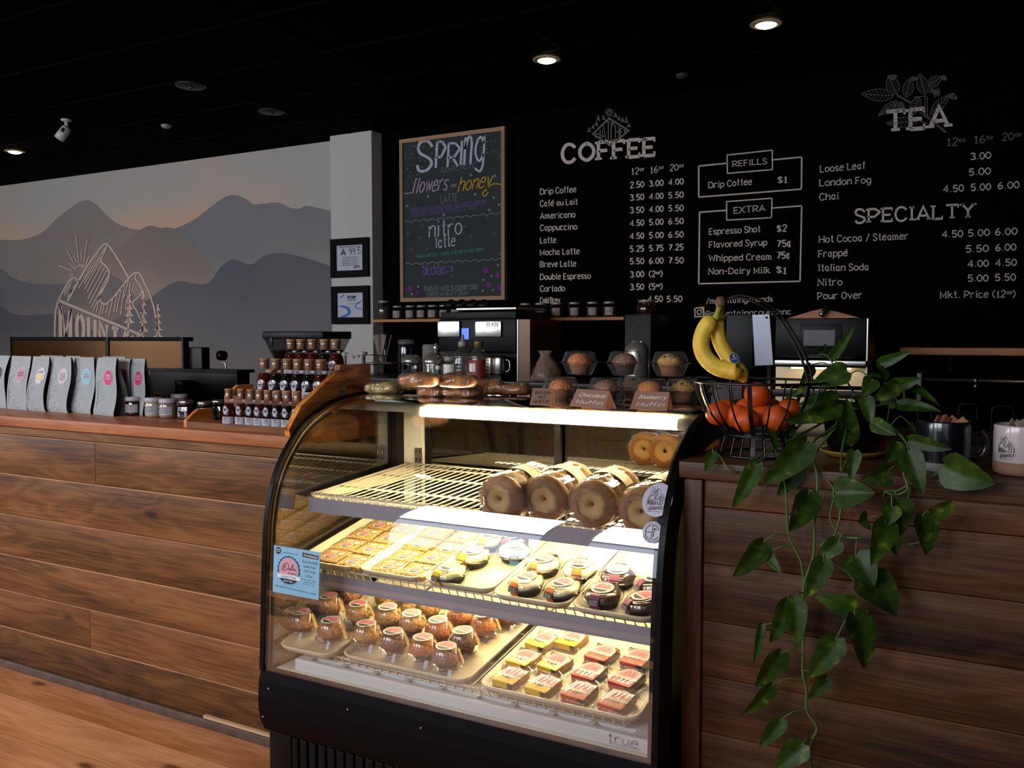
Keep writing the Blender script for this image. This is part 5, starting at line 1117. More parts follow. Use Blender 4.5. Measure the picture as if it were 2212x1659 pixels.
for i, (u, v, L, w_, h, rz, m_, lift, lb) in enumerate(((830, 852, .135, .10, .045, 20, 1, 0, 'wrapped herb roll with green filling at the left end of the case top'), (893, 846, .14, .11, .05, 12, 1, 0, 'wrapped herb roll lying under a plain roll on the case top'), (905, 836, .13, .09, .045, 26, 0, .045, 'wrapped brown roll stacked on the herb roll'), (934, 858, .10, .085, .042, 10, 0, 0, 'small round wrapped roll in front of the herb rolls'), (1000, 860, .14, .09, .045, 24, 0, 0, 'wrapped long roll with striped label, frontmost on the case top'), (990, 838, .13, .09, .045, 20, 0, .04, 'wrapped roll with one dark raisin lying across the others'), (1052, 853, .12, .10, .055, 30, 0, 0, 'wrapped raisin roll with striped label, right of the frontmost'), (1108, 850, .13, .08, .042, 10, 0, 0, 'wrapped roll at the right end of the bread pile'))):
    o = roll(L, w_, h, i * 3 + (1 if 'raisin' in lb else 2) + (i % 2 == 0 and 'raisin' in lb) * 0, m_, 'striped' in lb or 'raisin' in lb)
    p = atz(u, v, ZT + lift); p.y = min(p.y, 2.76); p = aty(u, v, p.y) if lift else atz(u, v, ZT); p.z = ZT + lift + .0005
    if p.y > 2.72: p = Vector((p.x * 2.70 / p.y, 2.70, p.z))
    place(o, p, (0, 0, R(rz)), lb, 'wrapped rolls on the case top')

# ------------------------------------------------------------------ muffins in ribbed clamshells
SHELLM = pane('clamshell_plastic', ior=1.5, boost=2.6, veil=.035)
def clamshell(mi, seed):
    t = thing('muffin_clamshell', '', 'muffin', world=False)
    rib = lambda a, z, j: 1 + (.018 * (1 if math.cos(a * 30) > 0 else -1) if j in (1, 2) else 0)
    q = MB(); q.lathe([(.040, .001), (.044, .004), (.060, .038), (.063, .0405), (.074, .0415)], 120, fn=rib, cap=False); q.lathe([(0, .001), (.040, .001)], 40, cap=False); q.build('clear_base', SHELLM, t)
    q = MB(); q.lathe([(.074, .0435), (.063, .0445), (.0605, .047), (.050, .074), (.046, .079), (.040, .0805), (0, .0810)], 120, fn=lambda a, z, j: 1 + (.018 * (1 if math.cos(a * 30) > 0 else -1) if j in (3, 4) else 0), cap=False); q.build('clear_lid', SHELLM, t)
    q = MB(); q.add([Vector((-.092, -.012, .042)), Vector((-.06, -.02, .042)), Vector((-.06, .02, .042)), Vector((-.092, .012, .042))], [(0, 1, 2, 3)]); q.add([Vector((.088, -.022, .0435)), Vector((.06, -.03, .0435)), Vector((.06, .03, .0435)), Vector((.088, .022, .0435))], [(0, 1, 2, 3)]); q.build('closing_tab', SHELLM, t)
    q = MB(); q.lathe([(.026, .003), (.036, .038)], 48, fn=lambda a, z, j: 1 + .03 * math.cos(a * 24)); q.build('paper_cup', CUPM[1 if mi == 2 else 0], t)
    q = MB(); muffin_mesh(q, .040, .034, .040, seed); q.build('muffin_top', MBRN[mi], t)
    if mi == 1:
        q = MB(); rd = random.Random(seed)
        for k in range(18): a = rd.uniform(0, 6.28); rr = rd.uniform(.012, .036); q.lathe([(.004, -.002), (.0045, 0), (.003, .0025), (0, .003)], 8, (rr * math.cos(a), rr * math.sin(a), .073 - rr * rr * 9), cap=False)
        q.build('blueberry', mat('blueberry', '#15131f', .4), t)
    return t
cs = {}
CL = [(1212, 868, 2.53, 0, 3, 'banana nut muffin in clamshell, lower row at left behind its card'), (1310, 868, 2.55, 0, 2, 'chocolate muffin in clamshell, lower row middle'), (1405, 871, 2.55, 0, 3, 'pale muffin in clamshell, lower row behind the blueberry card'), (1477, 858, 2.64, 0, 1, 'blueberry muffin in clamshell at the right end of the lower row'), (1370, 850, 2.70, 0, 2, 'dark muffin in clamshell, lower row at the back'), (1505, 850, 2.74, 0, 1, 'muffin clamshell behind the fruit basket rim'),
      (1252, 812, 2.60, .0815, 3, 'plain muffin in clamshell, upper row at left'), (1350, 812, 2.63, .0815, 2, 'chocolate muffin in clamshell, upper row middle'), (1447, 815, 2.63, .0815, 1, 'blueberry muffin in clamshell, upper row at right')]
for i, (u, v, Y, dz, mi, lb) in enumerate(CL):
    o = cs[mi] = clamshell(mi, 40 + i) if mi not in cs else copy_tree(cs[mi])
    z = ZT + dz + .0005; p = aty(u, 800, Y); place(o, (p.x, Y, z), (0, 0, R(random.uniform(0, 40))), lb, 'muffin clamshells on the case top', scale=(.93, .93, .97))
# ------------------------------------------------------------------ folded name cards
CARD = mat('kraft_card', '#8f6a58', .85); CARDI = mat('kraft_card_lit_side', '#8f6a58', .85)
for (x0, y0), (x1, y1), (x2, y2), lines, mt, lb, wt in (((1144, 876), (1190, 877), (1163, 838), ('BANANA', 'NUT', 'MUFFIN'), 'card_black_ink', 'kraft tent card reading banana nut muffin in black ink', 1.0), ((1230, 877), (1305, 885), (1240, 834), ('Chocolate', 'Muffin'), 'card_white_ink', 'kraft tent card reading chocolate muffin in white ink', .8), ((1360, 884), (1440, 888), (1370, 838), ('Blueberry', 'Muffin'), 'card_white_ink', 'kraft tent card reading blueberry muffin in white ink', .8)):
    a = atz(x0, y0, ZT); b = atz(x1, y1, ZT); yv = (a.y + b.y) / 2; a = Vector((a.x, a.y, ZT + .0006)); b = Vector((b.x, b.y, ZT + .0006)); bk = Vector((-(b - a).y, (b - a).x, 0)).normalized() * .046; hh = Vector((0, 0, .051))
    c_, d_ = a + bk * .42 + hh + (b - a) * .08, b + bk * .42 + hh + (b - a) * .0; t = thing('tent_card', lb, 'card', (a + b) / 2 + bk * .5, 'kraft tent cards on the case top')
    nn = (b - a).cross(c_ - a).normalized(); m = MB(); m.prism([a, b, d_, c_], -nn * .0008); m.build('front_leaf', CARD, t)
    nb = bk.normalized(); m = MB(); m.prism([a + bk, b + bk, d_, c_], nb * .0008); m.build('rear_leaf', CARDI, t)
    e1, e2 = b - a, c_ - a; q = MB(); n_ = len(lines); nn2 = nn if nn.y < 0 else -nn
    for k, s_ in enumerate(lines):
        y = .80 - (k + .5) * .78 / n_; wd = .38 if s_ in ('NUT',) else .72
        text(q, s_, lambda x, y, : a + e1 * x + e2 * y + nn2 * .0012, .5 - wd / 2 + .02, y - .02, .5 + wd / 2 + .02, y, .17 if n_ == 3 else .19, wt * 1.05, 0, slant=0 if n_ == 3 else .15, wob=.2)
    q.build('hand_lettering', mat(mt, '#0c0907' if 'black' in mt else '#f0e8e0', .7), t)
# ------------------------------------------------------------------ things at the back edge of the case top
CHR = mat('chrome', '#a8a39c', .22, .7); GLJ = pane('jar_glass', (.95, .95, .93), 1.5, boost=1.4)
def onrear(u, Y): p = aty(u, 800, Y); return Vector((p.x, Y, ZT + .0005))
def shaker(fill, label, u, Y, k=1.0):
    t = thing('sugar_shaker', label, 'shaker', (0, 0, 0), 'ribbed glass sugar shakers', world=False)
    q = MB(); q.lathe([(.030, 0), (.036, .004), (.034, .03), (.034, .095), (.037, .108)], 80, fn=lambda a, z, j: 1 + (.02 * math.cos(a * 20) if j in (2, 3) else 0)); q.build('ribbed_glass', GLJ, t)
    q = MB(); q.lathe([(.029, .004), (.0315, .01), (.0315, fill), (0, fill + .004)], 24); q.build('sugar', mat('sugar', '#b8a9a0', .9), t)
    q = MB(); q.lathe([(.039, .104), (.040, .108), (.040, .118), (.037, .121), (.030, .130), (.014, .136), (0, .137)], 32); q.build('metal_lid', CHR, t)
    place(t, onrear(u, Y), scale=k); return t
shaker(.012, 'nearly empty ribbed glass shaker with a metal lid, left of two', 889, 2.765); shaker(.04, 'ribbed glass sugar shaker a third full, right of two', 936, 2.765)
def squeeze(label, u, Y, nozzle, lab):
    t = thing('honey_bottle', label, 'bottle', world=False)
    q = MB(); q.lathe([(.032, 0), (.036, .005), (.036, .10), (.035, .125), (.030, .142), (.020, .156), (.0145, .160), (.0145, .17)], 40, fn=lambda a, z, j: 1 + .01 * math.sin(a * 8)); 
    for k in range(9): q.lathe([(.0365, .0 + .03 + k * .012), (.0378, .034 + k * .012), (.0365, .038 + k * .012)], 40, cap=False)
    q.build('ribbed_body', pane('bottle_plastic', (.82, .80, .77), 1.5, boost=1.6, veil=.10, vcol='#8d857e'), t)
    q = MB(); q.lathe([(.017, .168), (.017, .185), (.0165, .188), (.0, .189)] if not nozzle else [(.016, .168), (.016, .186), (.007, .19), (.0045, .212), (0, .213)], 24); q.build('cap', mat('bottle_cap_gold' if not nozzle else 'bottle_cap_grey', '#6a5630' if not nozzle else '#8d8880', .35), t)
    if lab:
        q = MB(); q.grid(lambda a, b: Vector((.0388 * math.cos(R(215 + 125 * a)), .0388 * math.sin(R(215 + 125 * a)), .008 + .112 * b)), 12, 1)
        f = lambda x, y: Vector((.0394 * math.cos(R(270 + x)), .0394 * math.sin(R(270 + x)), y))
        q.add([f(x, y) for x, y in ((-30, .078), (-10, .078), (12, .078), (12, .108), (-10, .108), (-30, .108))], [(0, 1, 4, 5), (1, 2, 3, 4)], 1)
        q.add([f(20, .012), f(42, .012), f(42, .038), f(20, .038)], [(0, 1, 2, 3)], 1); text(q, 'ISO', f, -42, .028, -18, .028, .010, 1.2, 1); text(q, 'ORGANIC HONEY', f, -42, .016, 5, .016, .004, 1.3, 1)
        for k in range(8): text(q, 'NUTRITION FACTS', lambda x, y: f(x, y) * 1.0 + Vector((0, -.0004, 0)), -28, .104 - k * .0033, 10, .104 - k * .0033, .002, 1.4, 2)
        for k in range(12): q.ribbon([(21.5 + k * 1.7, .015), (21.5 + k * 1.7, .035)], .8 if k % 3 else 1.2, lambda x, y: f(x, y) + Vector((.0002, -.0004, 0)), 2)
        q.build('red_label', [mat('honey_label_red', '#6e1712', .5), LW, LBK], t)
    place(t, onrear(u, Y)); return t
squeeze('tall ribbed honey bottle with a dark red label at the back of the case', 1034, 2.765, False, True); squeeze('tall ribbed squeeze bottle with a pointed nozzle beside the red label', 1022, 2.85 - .09, True, False).location.x -= .045
t = thing('spice_bottle', 'clear plastic spice bottle with a white nutrition label', 'bottle', world=False)
q = MB(); q.lathe([(.021, 0), (.0225, .004), (.0225, .10), (.017, .112), (.017, .118)], 28); q.build('body', MC['bottle_plastic'], t); q = MB(); q.lathe([(.0195, .114), (.0195, .130), (.0, .131)], 28, fn=lambda a, z, j: 1 + .02 * math.cos(a * 14)); q.build('cap', mat('bottle_cap_grey', '#8d8880', .35), t)
q = MB(); q.grid(lambda a, b: Vector((.0231 * math.cos(R(185 + 170 * a)), .0231 * math.sin(R(185 + 170 * a)), .006 + .096 * b)), 12, 1)
for k in range(12): text(q, 'INGREDIENTS SALT', lambda x, y: Vector((.0236 * math.cos(R(270 + x)), .0236 * math.sin(R(270 + x)), y)), -60, .088 - k * .007, -5, .088 - k * .007, .003, 1.3, 1)
for k in range(14): q.ribbon([(22, .012 + k * .003), (50, .012 + k * .003)], .0012, lambda x, y: Vector((.0237 * math.cos(R(270 + x)), .0237 * math.sin(R(270 + x)), y)), 1)
q.build('label', [LW, LBK], t); place(t, onrear(971, 2.765))
t = thing('spice_jar', 'tiny spice jar with a red cap between the white label and the honey', 'jar', world=False)
q = MB(); q.lathe([(.011, 0), (.012, .003), (.012, .06), (.009, .066)], 20); q.build('body', mat('spice_fill', '#8c8796', .5), t); q = MB(); q.lathe([(.0125, .064), (.0125, .084), (0, .085)], 20, fn=lambda a, z, j: 1 + .03 * math.cos(a * 12)); q.build('cap', mat('cap_red', '#b0241f', .4), t); place(t, onrear(994, 2.745))
t = thing('glass_canister', 'glass canister with a ball-topped lid behind the shakers', 'canister', world=False)
q = MB(); q.lathe([(.05, 0), (.052, .004), (.052, .13), (.048, .138)], 40); q.build('glass_body', GLJ, t); q = MB(); q.lathe([(.05, .138), (.05, .146), (.03, .152), (0, .153)], 32); q.build('glass_lid', GLJ, t); q = MB(); q.lathe([(0, .150), (.008, .153), (.0125, .163), (.009, .173), (0, .176)], 20, cap=False); q.build('ball_knob', CHR, t); place(t, (aty(942, 760, 3.05).x, 3.05, 1.0705), scale=(1, 1, 1.70))
SVC = None
# ================================================================== left counter goods
ZL = 1.0725
PAPER = mat('grey_coffee_bag_paper', '#989da0', .75, vary=.05, vscale=30, bump=.12, bscale=14); GUS = mat('dark_bag_gusset', '#1d1b1a', .5, vary=.4, vscale=50); INK = mat('faint_grey_ink', '#5d6366', .8); INKW = mat('pale_ink', '#b4bcc0', .8)
STK = {'pink': ('#b98a98', '#7c4a62'), 'green': ('#24423b', '#8fa89c'), 'white': ('#c3b9ba', '#6b3a44'), 'teal': ('#7fb6c6', '#c25b3a'), 'magenta': ('#c2336e', '#e3b8c8'), 'cow': ('#c9c2cf', '#5a2a3a')}
def bag(kind, seed):
    t = thing('coffee_bag', '', 'bag', world=False); rd = random.Random(seed); w_, h, d_ = .125, .232, .06
    tw = rd.uniform(-.008, .008); tp = rd.uniform(.84, .98)
    def hw(z): k = z / h; return w_ / 2 * (1 - (1 - tp) * max(0, (k - .55)) / .45) * (.97 + .03 * math.sin(k * 5 + seed))
    def hd(z): k = z / h; return d_ / 2 * (1 - k ** 1.5 * .93) * (1.05 - .12 * (k < .04))
    def cx(z): k = z / h; return tw * math.sin(k * 3.2) + .006 * math.sin(k * 6 + seed)
    def F(sg):
        def fn(a, b):
            z = h * b; x = (a * 2 - 1); bul = (1 - abs(x) ** 3) * .007 * math.sin(min(1, b * 1.2) * 3.1) ; dy = cx(z)
            return Vector((x * hw(z) + dy * .6, sg * (hd(z) + bul) + dy * .5, z))
        return fn
    q = MB(); q.grid(F(-1), 10, 16, 0); q.grid(F(1), 8, 10, 0); q.build('paper_front', PAPER, t)
    q = MB()
    for s in (-1, 1):
        q.grid(lambda a, b: Vector((s * hw(h * b) - s * (.016 * math.sin(a * math.pi)) * (1 - b) ** .3 + cx(h * b) * .6, (a * 2 - 1) * hd(h * b) + cx(h * b) * .5, h * b)), 4, 12)
    q.build('side_gusset', GUS, t)
    def mp(e):
        def f(x, y):
            v = F(-1)((x / hw(y) + 1) / 2 if hw(y) else .5, min(1, max(0, y / h))); return Vector((v.x, v.y - .0008 - e, v.z))
        return f
    f = mp(0); q = MB(); br = [(-.045, .03), (-.04, .07), (-.046, .11), (-.043, .14)]; q.ribbon([(v.x, v.y) for v in smooth([(a, b, 0) for a, b in br], 5)], .0016, f)
    for k in range(12):
        y = .04 + k * .008; s = 1 if k % 2 else -.3; L = rd.uniform(.02, .05) * (1 if s > 0 else .3); q.ribbon([(v.x, v.y) for v in smooth([(-.043, y, 0), (-.043 + s * L * .5, y + .004 + rd.uniform(0, .01), 0), (-.043 + s * L, y + .008 + rd.uniform(0, .018), 0)], 3)], .0009, f)
    q.ribbon([(-.05, .03), (0.0, .012), (.02, .008)], .0012, f); q.build('printed_branch', INK, t)
    q = MB(); cx0, cy0 = -.004, .034; D = [(cx0 - .030, cy0), (cx0, cy0 + .022), (cx0 + .030, cy0), (cx0, cy0 - .022)]; q.ribbon(D + [D[0], D[1]], .0018, f)
    for ch, x0, x1, hh in (('A', -.021, -.014, .010), ('T', -.012, -.006, .016), ('C', -.004, .003, .020), ('H', .005, .011, .015), ('E', .013, .017, .010), ('T', .019, .023, .006)):
        g_, st = glyph(ch)
        for cv, P in st: q.ribbon([(cx0 + x0 + (x1 - x0) * p[0] / g_, cy0 - hh + 2 * hh * p[1] / 10) for p in P], .0014, f)
    q.build('printed_diamond', INKW, t)
    c1, c2_ = STK[kind]; c = Vector((.020, .152)); e = mp(.0006); e2 = mp(.0012)
    q = MB(); rx, ry = .027, .034; q.ell(c.x, c.y, rx, ry, e, 0, 26) if kind != 'cow' else q.add([e(c.x + (rx + (.005 if k % 2 else -.003)) * math.cos(k * .35), c.y + (ry + (.006 if k % 2 else -.002)) * math.sin(k * .35)) for k in range(18)], [list(range(18))], 0)
    q.ell(c.x, c.y, rx * .9, ry * .9, mp(.0009), 1, 26) if kind != 'cow' else q.ell(c.x + .004, c.y - .006, .012, .011, mp(.0009), 3, 16)
    wd = {'pink': ('GUIDE', 'BLEND'), 'green': ('DARK', 'ROAST'), 'white': ('DECAF', 'DARK', 'ROAST'), 'teal': ('PERU', 'WASHED'), 'magenta': ('ETHIOPIA', 'NATURAL'), 'cow': ('MOOO',)}[kind]
    for k, s_ in enumerate(wd): text(q, s_, e2, c.x - .016, c.y + .005 - k * .011 + (.006 if kind == 'cow' else 0), c.x + .016, c.y + .005 - k * .011 + (.006 if kind == 'cow' else 0), .008, 1.5, 2)
    q.build('round_sticker', [INKW if kind != 'cow' else mat('bag_sticker_cow', '#c9c2cf', .6), mat('bag_sticker_' + kind, c1, .6), mat('bag_sticker_ink_' + kind, c2_, .6), LYE], t)
    q = MB(); q.grid(lambda a, b: F(-1)(a, .995 + 0 * b) + Vector((0, .003 * b, .002 - .002 * b)), 8, 1); q.build('top_fold', PAPER, t)
    return t
BG = [((-29, 879), (11, 883), 'green', 'grey coffee bag with a dark green sticker cut by the left picture edge'), ((12, 883), (55, 887), 'pink', 'grey coffee bag with a pink oval sticker, second from left'), ((59, 887), (97, 890), 'cow', 'grey coffee bag with a cow shaped sticker and yellow spot'), ((102, 889), (148, 893), 'white', 'grey coffee bag with a pale oval sticker, fourth from left'), ((152, 891), (198, 895), 'teal', 'grey coffee bag with a blue and orange sticker'), ((200, 895), (245, 900), 'magenta', 'grey coffee bag with a magenta sticker, right end of the front row')]
bagp = {}
def face(L_, R_, z=ZL): a = atz(L_[0], L_[1], z); b = atz(R_[0], R_[1], z); return a, b
for i, (L_, R_, kd, lb) in enumerate(BG):
    a, b = face(L_, R_); c = (a + b) / 2; ang = math.atan2(b.y - a.y, b.x - a.x); nrm = Vector((-math.sin(ang), math.cos(ang), 0)); wd = (b - a).length
    o = bag(kd, i + 1); bagp[kd] = o; place(o, c + nrm * .03, (0, 0, ang), lb, 'grey coffee bags on the left counter', scale=(wd / .125, .95, 1.02)); BG[i] = (c + nrm * .03, ang, wd)
for k, (kd, dx, dy, rz, lb) in enumerate((('pink', .035, .12, 4, 'grey coffee bag standing behind the pink stickered one'), ('cow', .03, .13, -4, 'grey coffee bag standing behind the cow stickered one'), ('teal', .03, .12, 6, 'grey coffee bag standing behind the blue stickered one'))):
    src = [q for q in BG]; o = copy_tree(bagp[kd]); place(o, bagp[kd].location + Vector((dx, dy, 0)), (0, 0, bagp[kd].rotation_euler.z + R(rz)), lb)
for (u, v), rz, lb in (((272, 893), -62, 'coffee bag turned sideways with a red sticker, beside the white lidded jars'), ((302, 893), -58, 'coffee bag turned sideways, farthest right behind the white lidded jars')):
    o = copy_tree(bagp['magenta']); p = atz(u, v - 6, ZL); p.y = 2.44 if u < 290 else 2.45; p = aty(u, 880, p.y); p.z = ZL; place(o, p, (0, 0, R(rz + 60)), lb, scale=(.8, .95, 1.0))
# jars of honey and spread
JL = mat('white_jar_lid', '#a9a1ab', .45); SIL = mat('silver_jar_lid', '#8f8d88', .25, .9)
def bee(q, c, mp, s, mi=1):
    q.ell(c[0], c[1], .10 * s, .30 * s, mp, mi, 12); 
    for sg in (-1, 1): q.ell(c[0] + sg * .22 * s, c[1] + .12 * s, .18 * s, .10 * s, mp, mi, 10); q.ribbon([(c[0], c[1]), (c[0] + sg * .3 * s, c[1] - .25 * s)], .05 * s, mp, mi)
def cyl_map(r_, ang0=270): return lambda x, y: Vector((r_ * math.cos(R(ang0) + x / r_), r_ * math.sin(R(ang0) + x / r_), y))
def jar(content, lab):
    t = thing('spread_jar', '', 'jar', world=False)
    q = MB(); q.lathe([(.028, 0), (.032, .003), (.033, .01), (.033, .046), (.030, .052), (.029, .056)], 32); q.build('glass_body', mat('jar_fill_' + content, {'dark': '#25100c', 'tan': '#7d6a52', 'pale': '#a1957c'}[content], .12, coat=.8), t)
    q = MB(); q.lathe([(.033, .054), (.0338, .056), (.0338, .067), (.032, .069), (0, .0695)], 32); q.build('screw_lid', JL, t)
    q = MB(); f = cyl_map(.0333, 262); q.grid(lambda a, b: f(-.045 + .075 * a, .012 + .030 * b), 12, 1); g = cyl_map(.0337, 262); bee(q, (-.030, .033), g, .018); 
    for k in range(3): text(q, 'CREAMED HONEY', g, -.022, .034 - k * .007, .014, .034 - k * .007, .0032, 1.3, 1)
    text(q, 'NC SPREAD', g, -.04, .016, -.012, .016, .003, 1.3, 1); q.build('paper_label', [mat('jar_label', '#9d9aa8', .6), LBK], t); return t
jp = {}
for u, v, ct, lb in ((290, 898, 'dark', 'short jar with a white lid and dark filling, leftmost of the front jars'), (333, 901, 'pale', 'short jar with a white lid and pale cream filling'), (364, 904, 'tan', 'short jar with a white lid and tan filling, front right'), (338, 889, 'dark', 'white lidded jar standing behind the pale filled one'), (388, 891, 'tan', 'white lidded jar standing behind the tan filled one')):
    o = jp[ct] = jar(ct, '') if ct not in jp else copy_tree(jp[ct]); p = atz(u, v - 1, ZL); place(o, p, (0, 0, R(30)), lb, 'white lidded spread jars', scale=(1.05, 1.05, 1.12))
def hjar():
    t = thing('honey_jar', '', 'jar', world=False)
    q = MB(); q.lathe([(.026, 0), (.030, .003), (.031, .02), (.034, .03), (.031, .045), (.026, .052)], 10, sm=False); q.lathe([(.026, .052), (.024, .056)], 24); q.build('glass_body', mat('dark_honey', '#170906', .08, coat=1), t)
    q = MB(); q.lathe([(.026, .055), (.0268, .057), (.0268, .065), (.025, .067), (0, .0672)], 30); q.build('screw_lid', SIL, t)
    q = MB(); f = cyl_map(.0335, 262); P = [(-.026, .010), (.014, .010), (.016, .022), (.004, .036), (-.012, .042), (-.026, .036)]; q.add([f(x, y) for x, y in P], [list(range(6))]); bee(q, (-.014, .029), cyl_map(.034, 262), .018); text(q, 'WILD HONEY', cyl_map(.034, 262), -.022, .015, .006, .015, .004, 1.3, 1); q.build('paper_label', [mat('jar_label', '#9d9aa8', .6), LBK], t); return t
h0 = None
for u, v, lb in ((403, 906, 'dark honey jar with a silver lid, left of two in front'), (443, 909, 'dark honey jar with a silver lid, right of two in front'), (474, 905, 'dark honey jar with a silver lid behind the burnt wood block')):
    o = h0 = hjar() if h0 is None else copy_tree(h0); place(o, atz(u, v - 1, ZL), (0, 0, R(34)), lb, 'dark honey jars with silver lids', scale=(1.05, 1.05, 1.1))
# burnt-wood riser with three rows of corked honey bottles
XS = aty(616, 929, 2.155).x
pr = [atx(u, v, XS) for u, v in ((616, 905), (640, 876), (722, 800), (724, 788), (790, 787))]
z_mid = .062; z_top = .115
rs = thing('bottle_riser', 'stepped burnt wood riser holding corked honey bottles beside the case', 'riser', (XS - .25, 2.4, ZL))
m = MB(); P = [Vector((XS, 2.155, ZL)), Vector((XS, 2.150, ZL + .022)), Vector((XS, pr[1].y, pr[1].z)), Vector((XS, pr[2].y, pr[2].z)), Vector((XS, pr[3].y, pr[3].z)), Vector((XS, min(pr[4].y, 2.80), pr[3].z)), Vector((XS, min(pr[4].y, 2.80), ZL))]
m.prism(P, (.022, 0, 0)); m.build('side_board', W_BURN, rs)
q = MB(); c = atx(741, 850, XS + .022); q.ell(0, 0, .022, .026, lambda x, y: Vector((XS + .0226, c.y + x, c.z + y)), 0, 24); text(q, 'HONEY', lambda x, y: Vector((XS + .0232, c.y + x, c.z + y)), -.013, .004, .013, .004, .008, 1.3, 1); q.build('round_sticker', [mat('riser_sticker', '#a08b78', .6), LBK], rs)
XLft = XS - .50
W_BURNX = wood('torched_pine_rail', '#1c0d07', '#5c3019', '#8a5630', 0, .4, .5, 1.6)
ST = []
for k, (Y, z, dp) in enumerate(((2.20, .006, .11), (2.345, .088, .12), (2.50, .158, .13))):
    z += ZL; m = MB(); m.box(XLft + .05 * k, XS, Y, Y + dp, z - .006, z); m.build('step_shelf', W_BURNX, rs); m = MB(); m.box(XLft + .05 * k, XS + (0 if k else .0), Y - .012, Y, z - .006, z + (.016 if k == 0 else .02)); m.build('step_rail', W_BURNX, rs)
    if k: m = MB(); m.box(XLft + .05 * k, XS, Y, Y + .01, ZL, z - .006); m.build('step_riser', W_BURNX, rs)
    m = MB(); m.prism([Vector((XLft + .05 * k, Y - .01, z - .006 - (.0 if k == 0 else 0))), Vector((XLft + .05 * k, Y - .01, z + .02)), Vector((XLft + .05 * k, Y + .045, z + .055)), Vector((XLft + .05 * k, Y + dp, z + .055)), Vector((XLft + .05 * k, Y + dp, z - .006))], (-.016, 0, 0)); m.build('end_block', W_BURN, rs)
    ST.append((Y + .045, z))
CORK = mat('cork', '#a87a56', .85, vary=.2, vscale=120); HON = [mat('honey_dark', '#0d0605', .07, coat=1), mat('honey_amber', '#3c0e07', .07, coat=1)]
def hbottle(big, hi):
    t = thing('honey_bottle', '', 'bottle', world=False); k = 1.0
    r_, h = (.030, .156) if big else (.0235, .134)
    bh = h * (.66 if big else .62)
    q = MB(); q.lathe([(r_ * .9, 0), (r_, .004), (r_, bh * .62), (r_ * .93, bh * .78), (r_ * .70, bh * .95), (r_ * .58, bh)], 28); q.build('honey_filled_body', HON[hi], t)
    nr = r_ * .60; q = MB(); q.lathe([(nr, bh), (nr, bh + (h - bh) * .35), (nr * 1.12, bh + (h - bh) * .40), (nr * 1.12, bh + (h - bh) * .5), (nr, bh + (h - bh) * .55), (nr * 1.1, h * .93), (nr * 1.1, h * .96)], 24, cap=False); q.build('glass_neck', GLJ, t)
    q = MB(); q.lathe([(nr * .9, bh + (h - bh) * .3), (nr * .95, h * .96), (nr * 1.04, h * .962), (nr * 1.04, h * .995), (nr * .95, h), (0, h)], 20); q.build('cork', CORK, t)
    q = MB(); f = cyl_map(r_ * 1.012, 262)
    if big: ox, oy, s = -.012, bh * .56, 1.2
    else: ox, oy, s = -.004, bh * .72, 1
    q.ell(ox, oy, .0095 * s, .0155 * s, f, 0, 20); q.ell(ox, oy, .0082 * s, .0142 * s, cyl_map(r_ * 1.02, 262), 2, 20); q.ell(ox, oy, .0078 * s, .0137 * s, cyl_map(r_ * 1.025, 262), 0, 20); bee(q, (ox, oy + .001), cyl_map(r_ * 1.035, 262), .019 * s)
    q.build('oval_label', [mat('bottle_label', '#b6b2bd', .6), LBK, mat('bottle_label_line', '#6d7a4a', .6)], t)
    q = MB(); y0 = .006 if not big else .004; f = cyl_map(r_ * 1.012, 262); q.grid(lambda a, b: f(-.024 * s + .058 * a * s, y0 + (.030 if not big else .036) * b), 12, 1)
    for j, w_ in enumerate(('BLUEBERRY', 'BLOSSOM', 'HONEY')): text(q, w_, cyl_map(r_ * 1.03, 262), -.012, y0 + .024 - j * .006, .004, y0 + .024 - j * .006, .0035, 1.4, 1)
    text(q, 'NET WT', cyl_map(r_ * 1.03, 262), -.008, y0 + .003, .002, y0 + .003, .003, 1.4, 1)
    for j in range(7): q.ribbon([(.016 + .0, y0 + .003 + j * .0037), (.028, y0 + .003 + j * .0037)], .0018, cyl_map(r_ * 1.03, 262), 1)
    q.build('square_label', [MC['bottle_label'], LBK], t); return t
BP = {}
ordw = ['first', 'second', 'third', 'fourth', 'fifth', 'sixth', 'seventh', 'eighth']
for row, (xs_, big, cols, nm) in enumerate((((495, 522, 543, 562, 580, 601, 622, 643), 0, (1, 1, 0, 1, 0, 0, 0, 0), 'bottom'), ((572, 597, 622, 645, 669, 694), 1, (1, 0, 0, 0, 0, 1), 'middle'), ((630, 651.6, 676, 702, 726), 1, (1, 1, 1, 0, 1), 'top'))):
    for i, u in enumerate(xs_):
        key = (big, cols[i]); Y, z = ST[row]; Yb = Y + (.012 if row == 0 and i not in (0,) else 0)
        o = BP[key] = hbottle(*key) if key not in BP else copy_tree(BP[key])
        p = aty(u, (870, 810, 775)[row], Yb); p.z = z + .0005
        place(o, p, (0, 0, R(30 + random.uniform(-6, 6))), 'corked honey bottle with a bee label, %s row of the riser, %s from left' % (nm, ordw[i]), 'corked honey bottles on the riser', scale=(1, 1, (1.0, 1.0, 1.0)[row]))
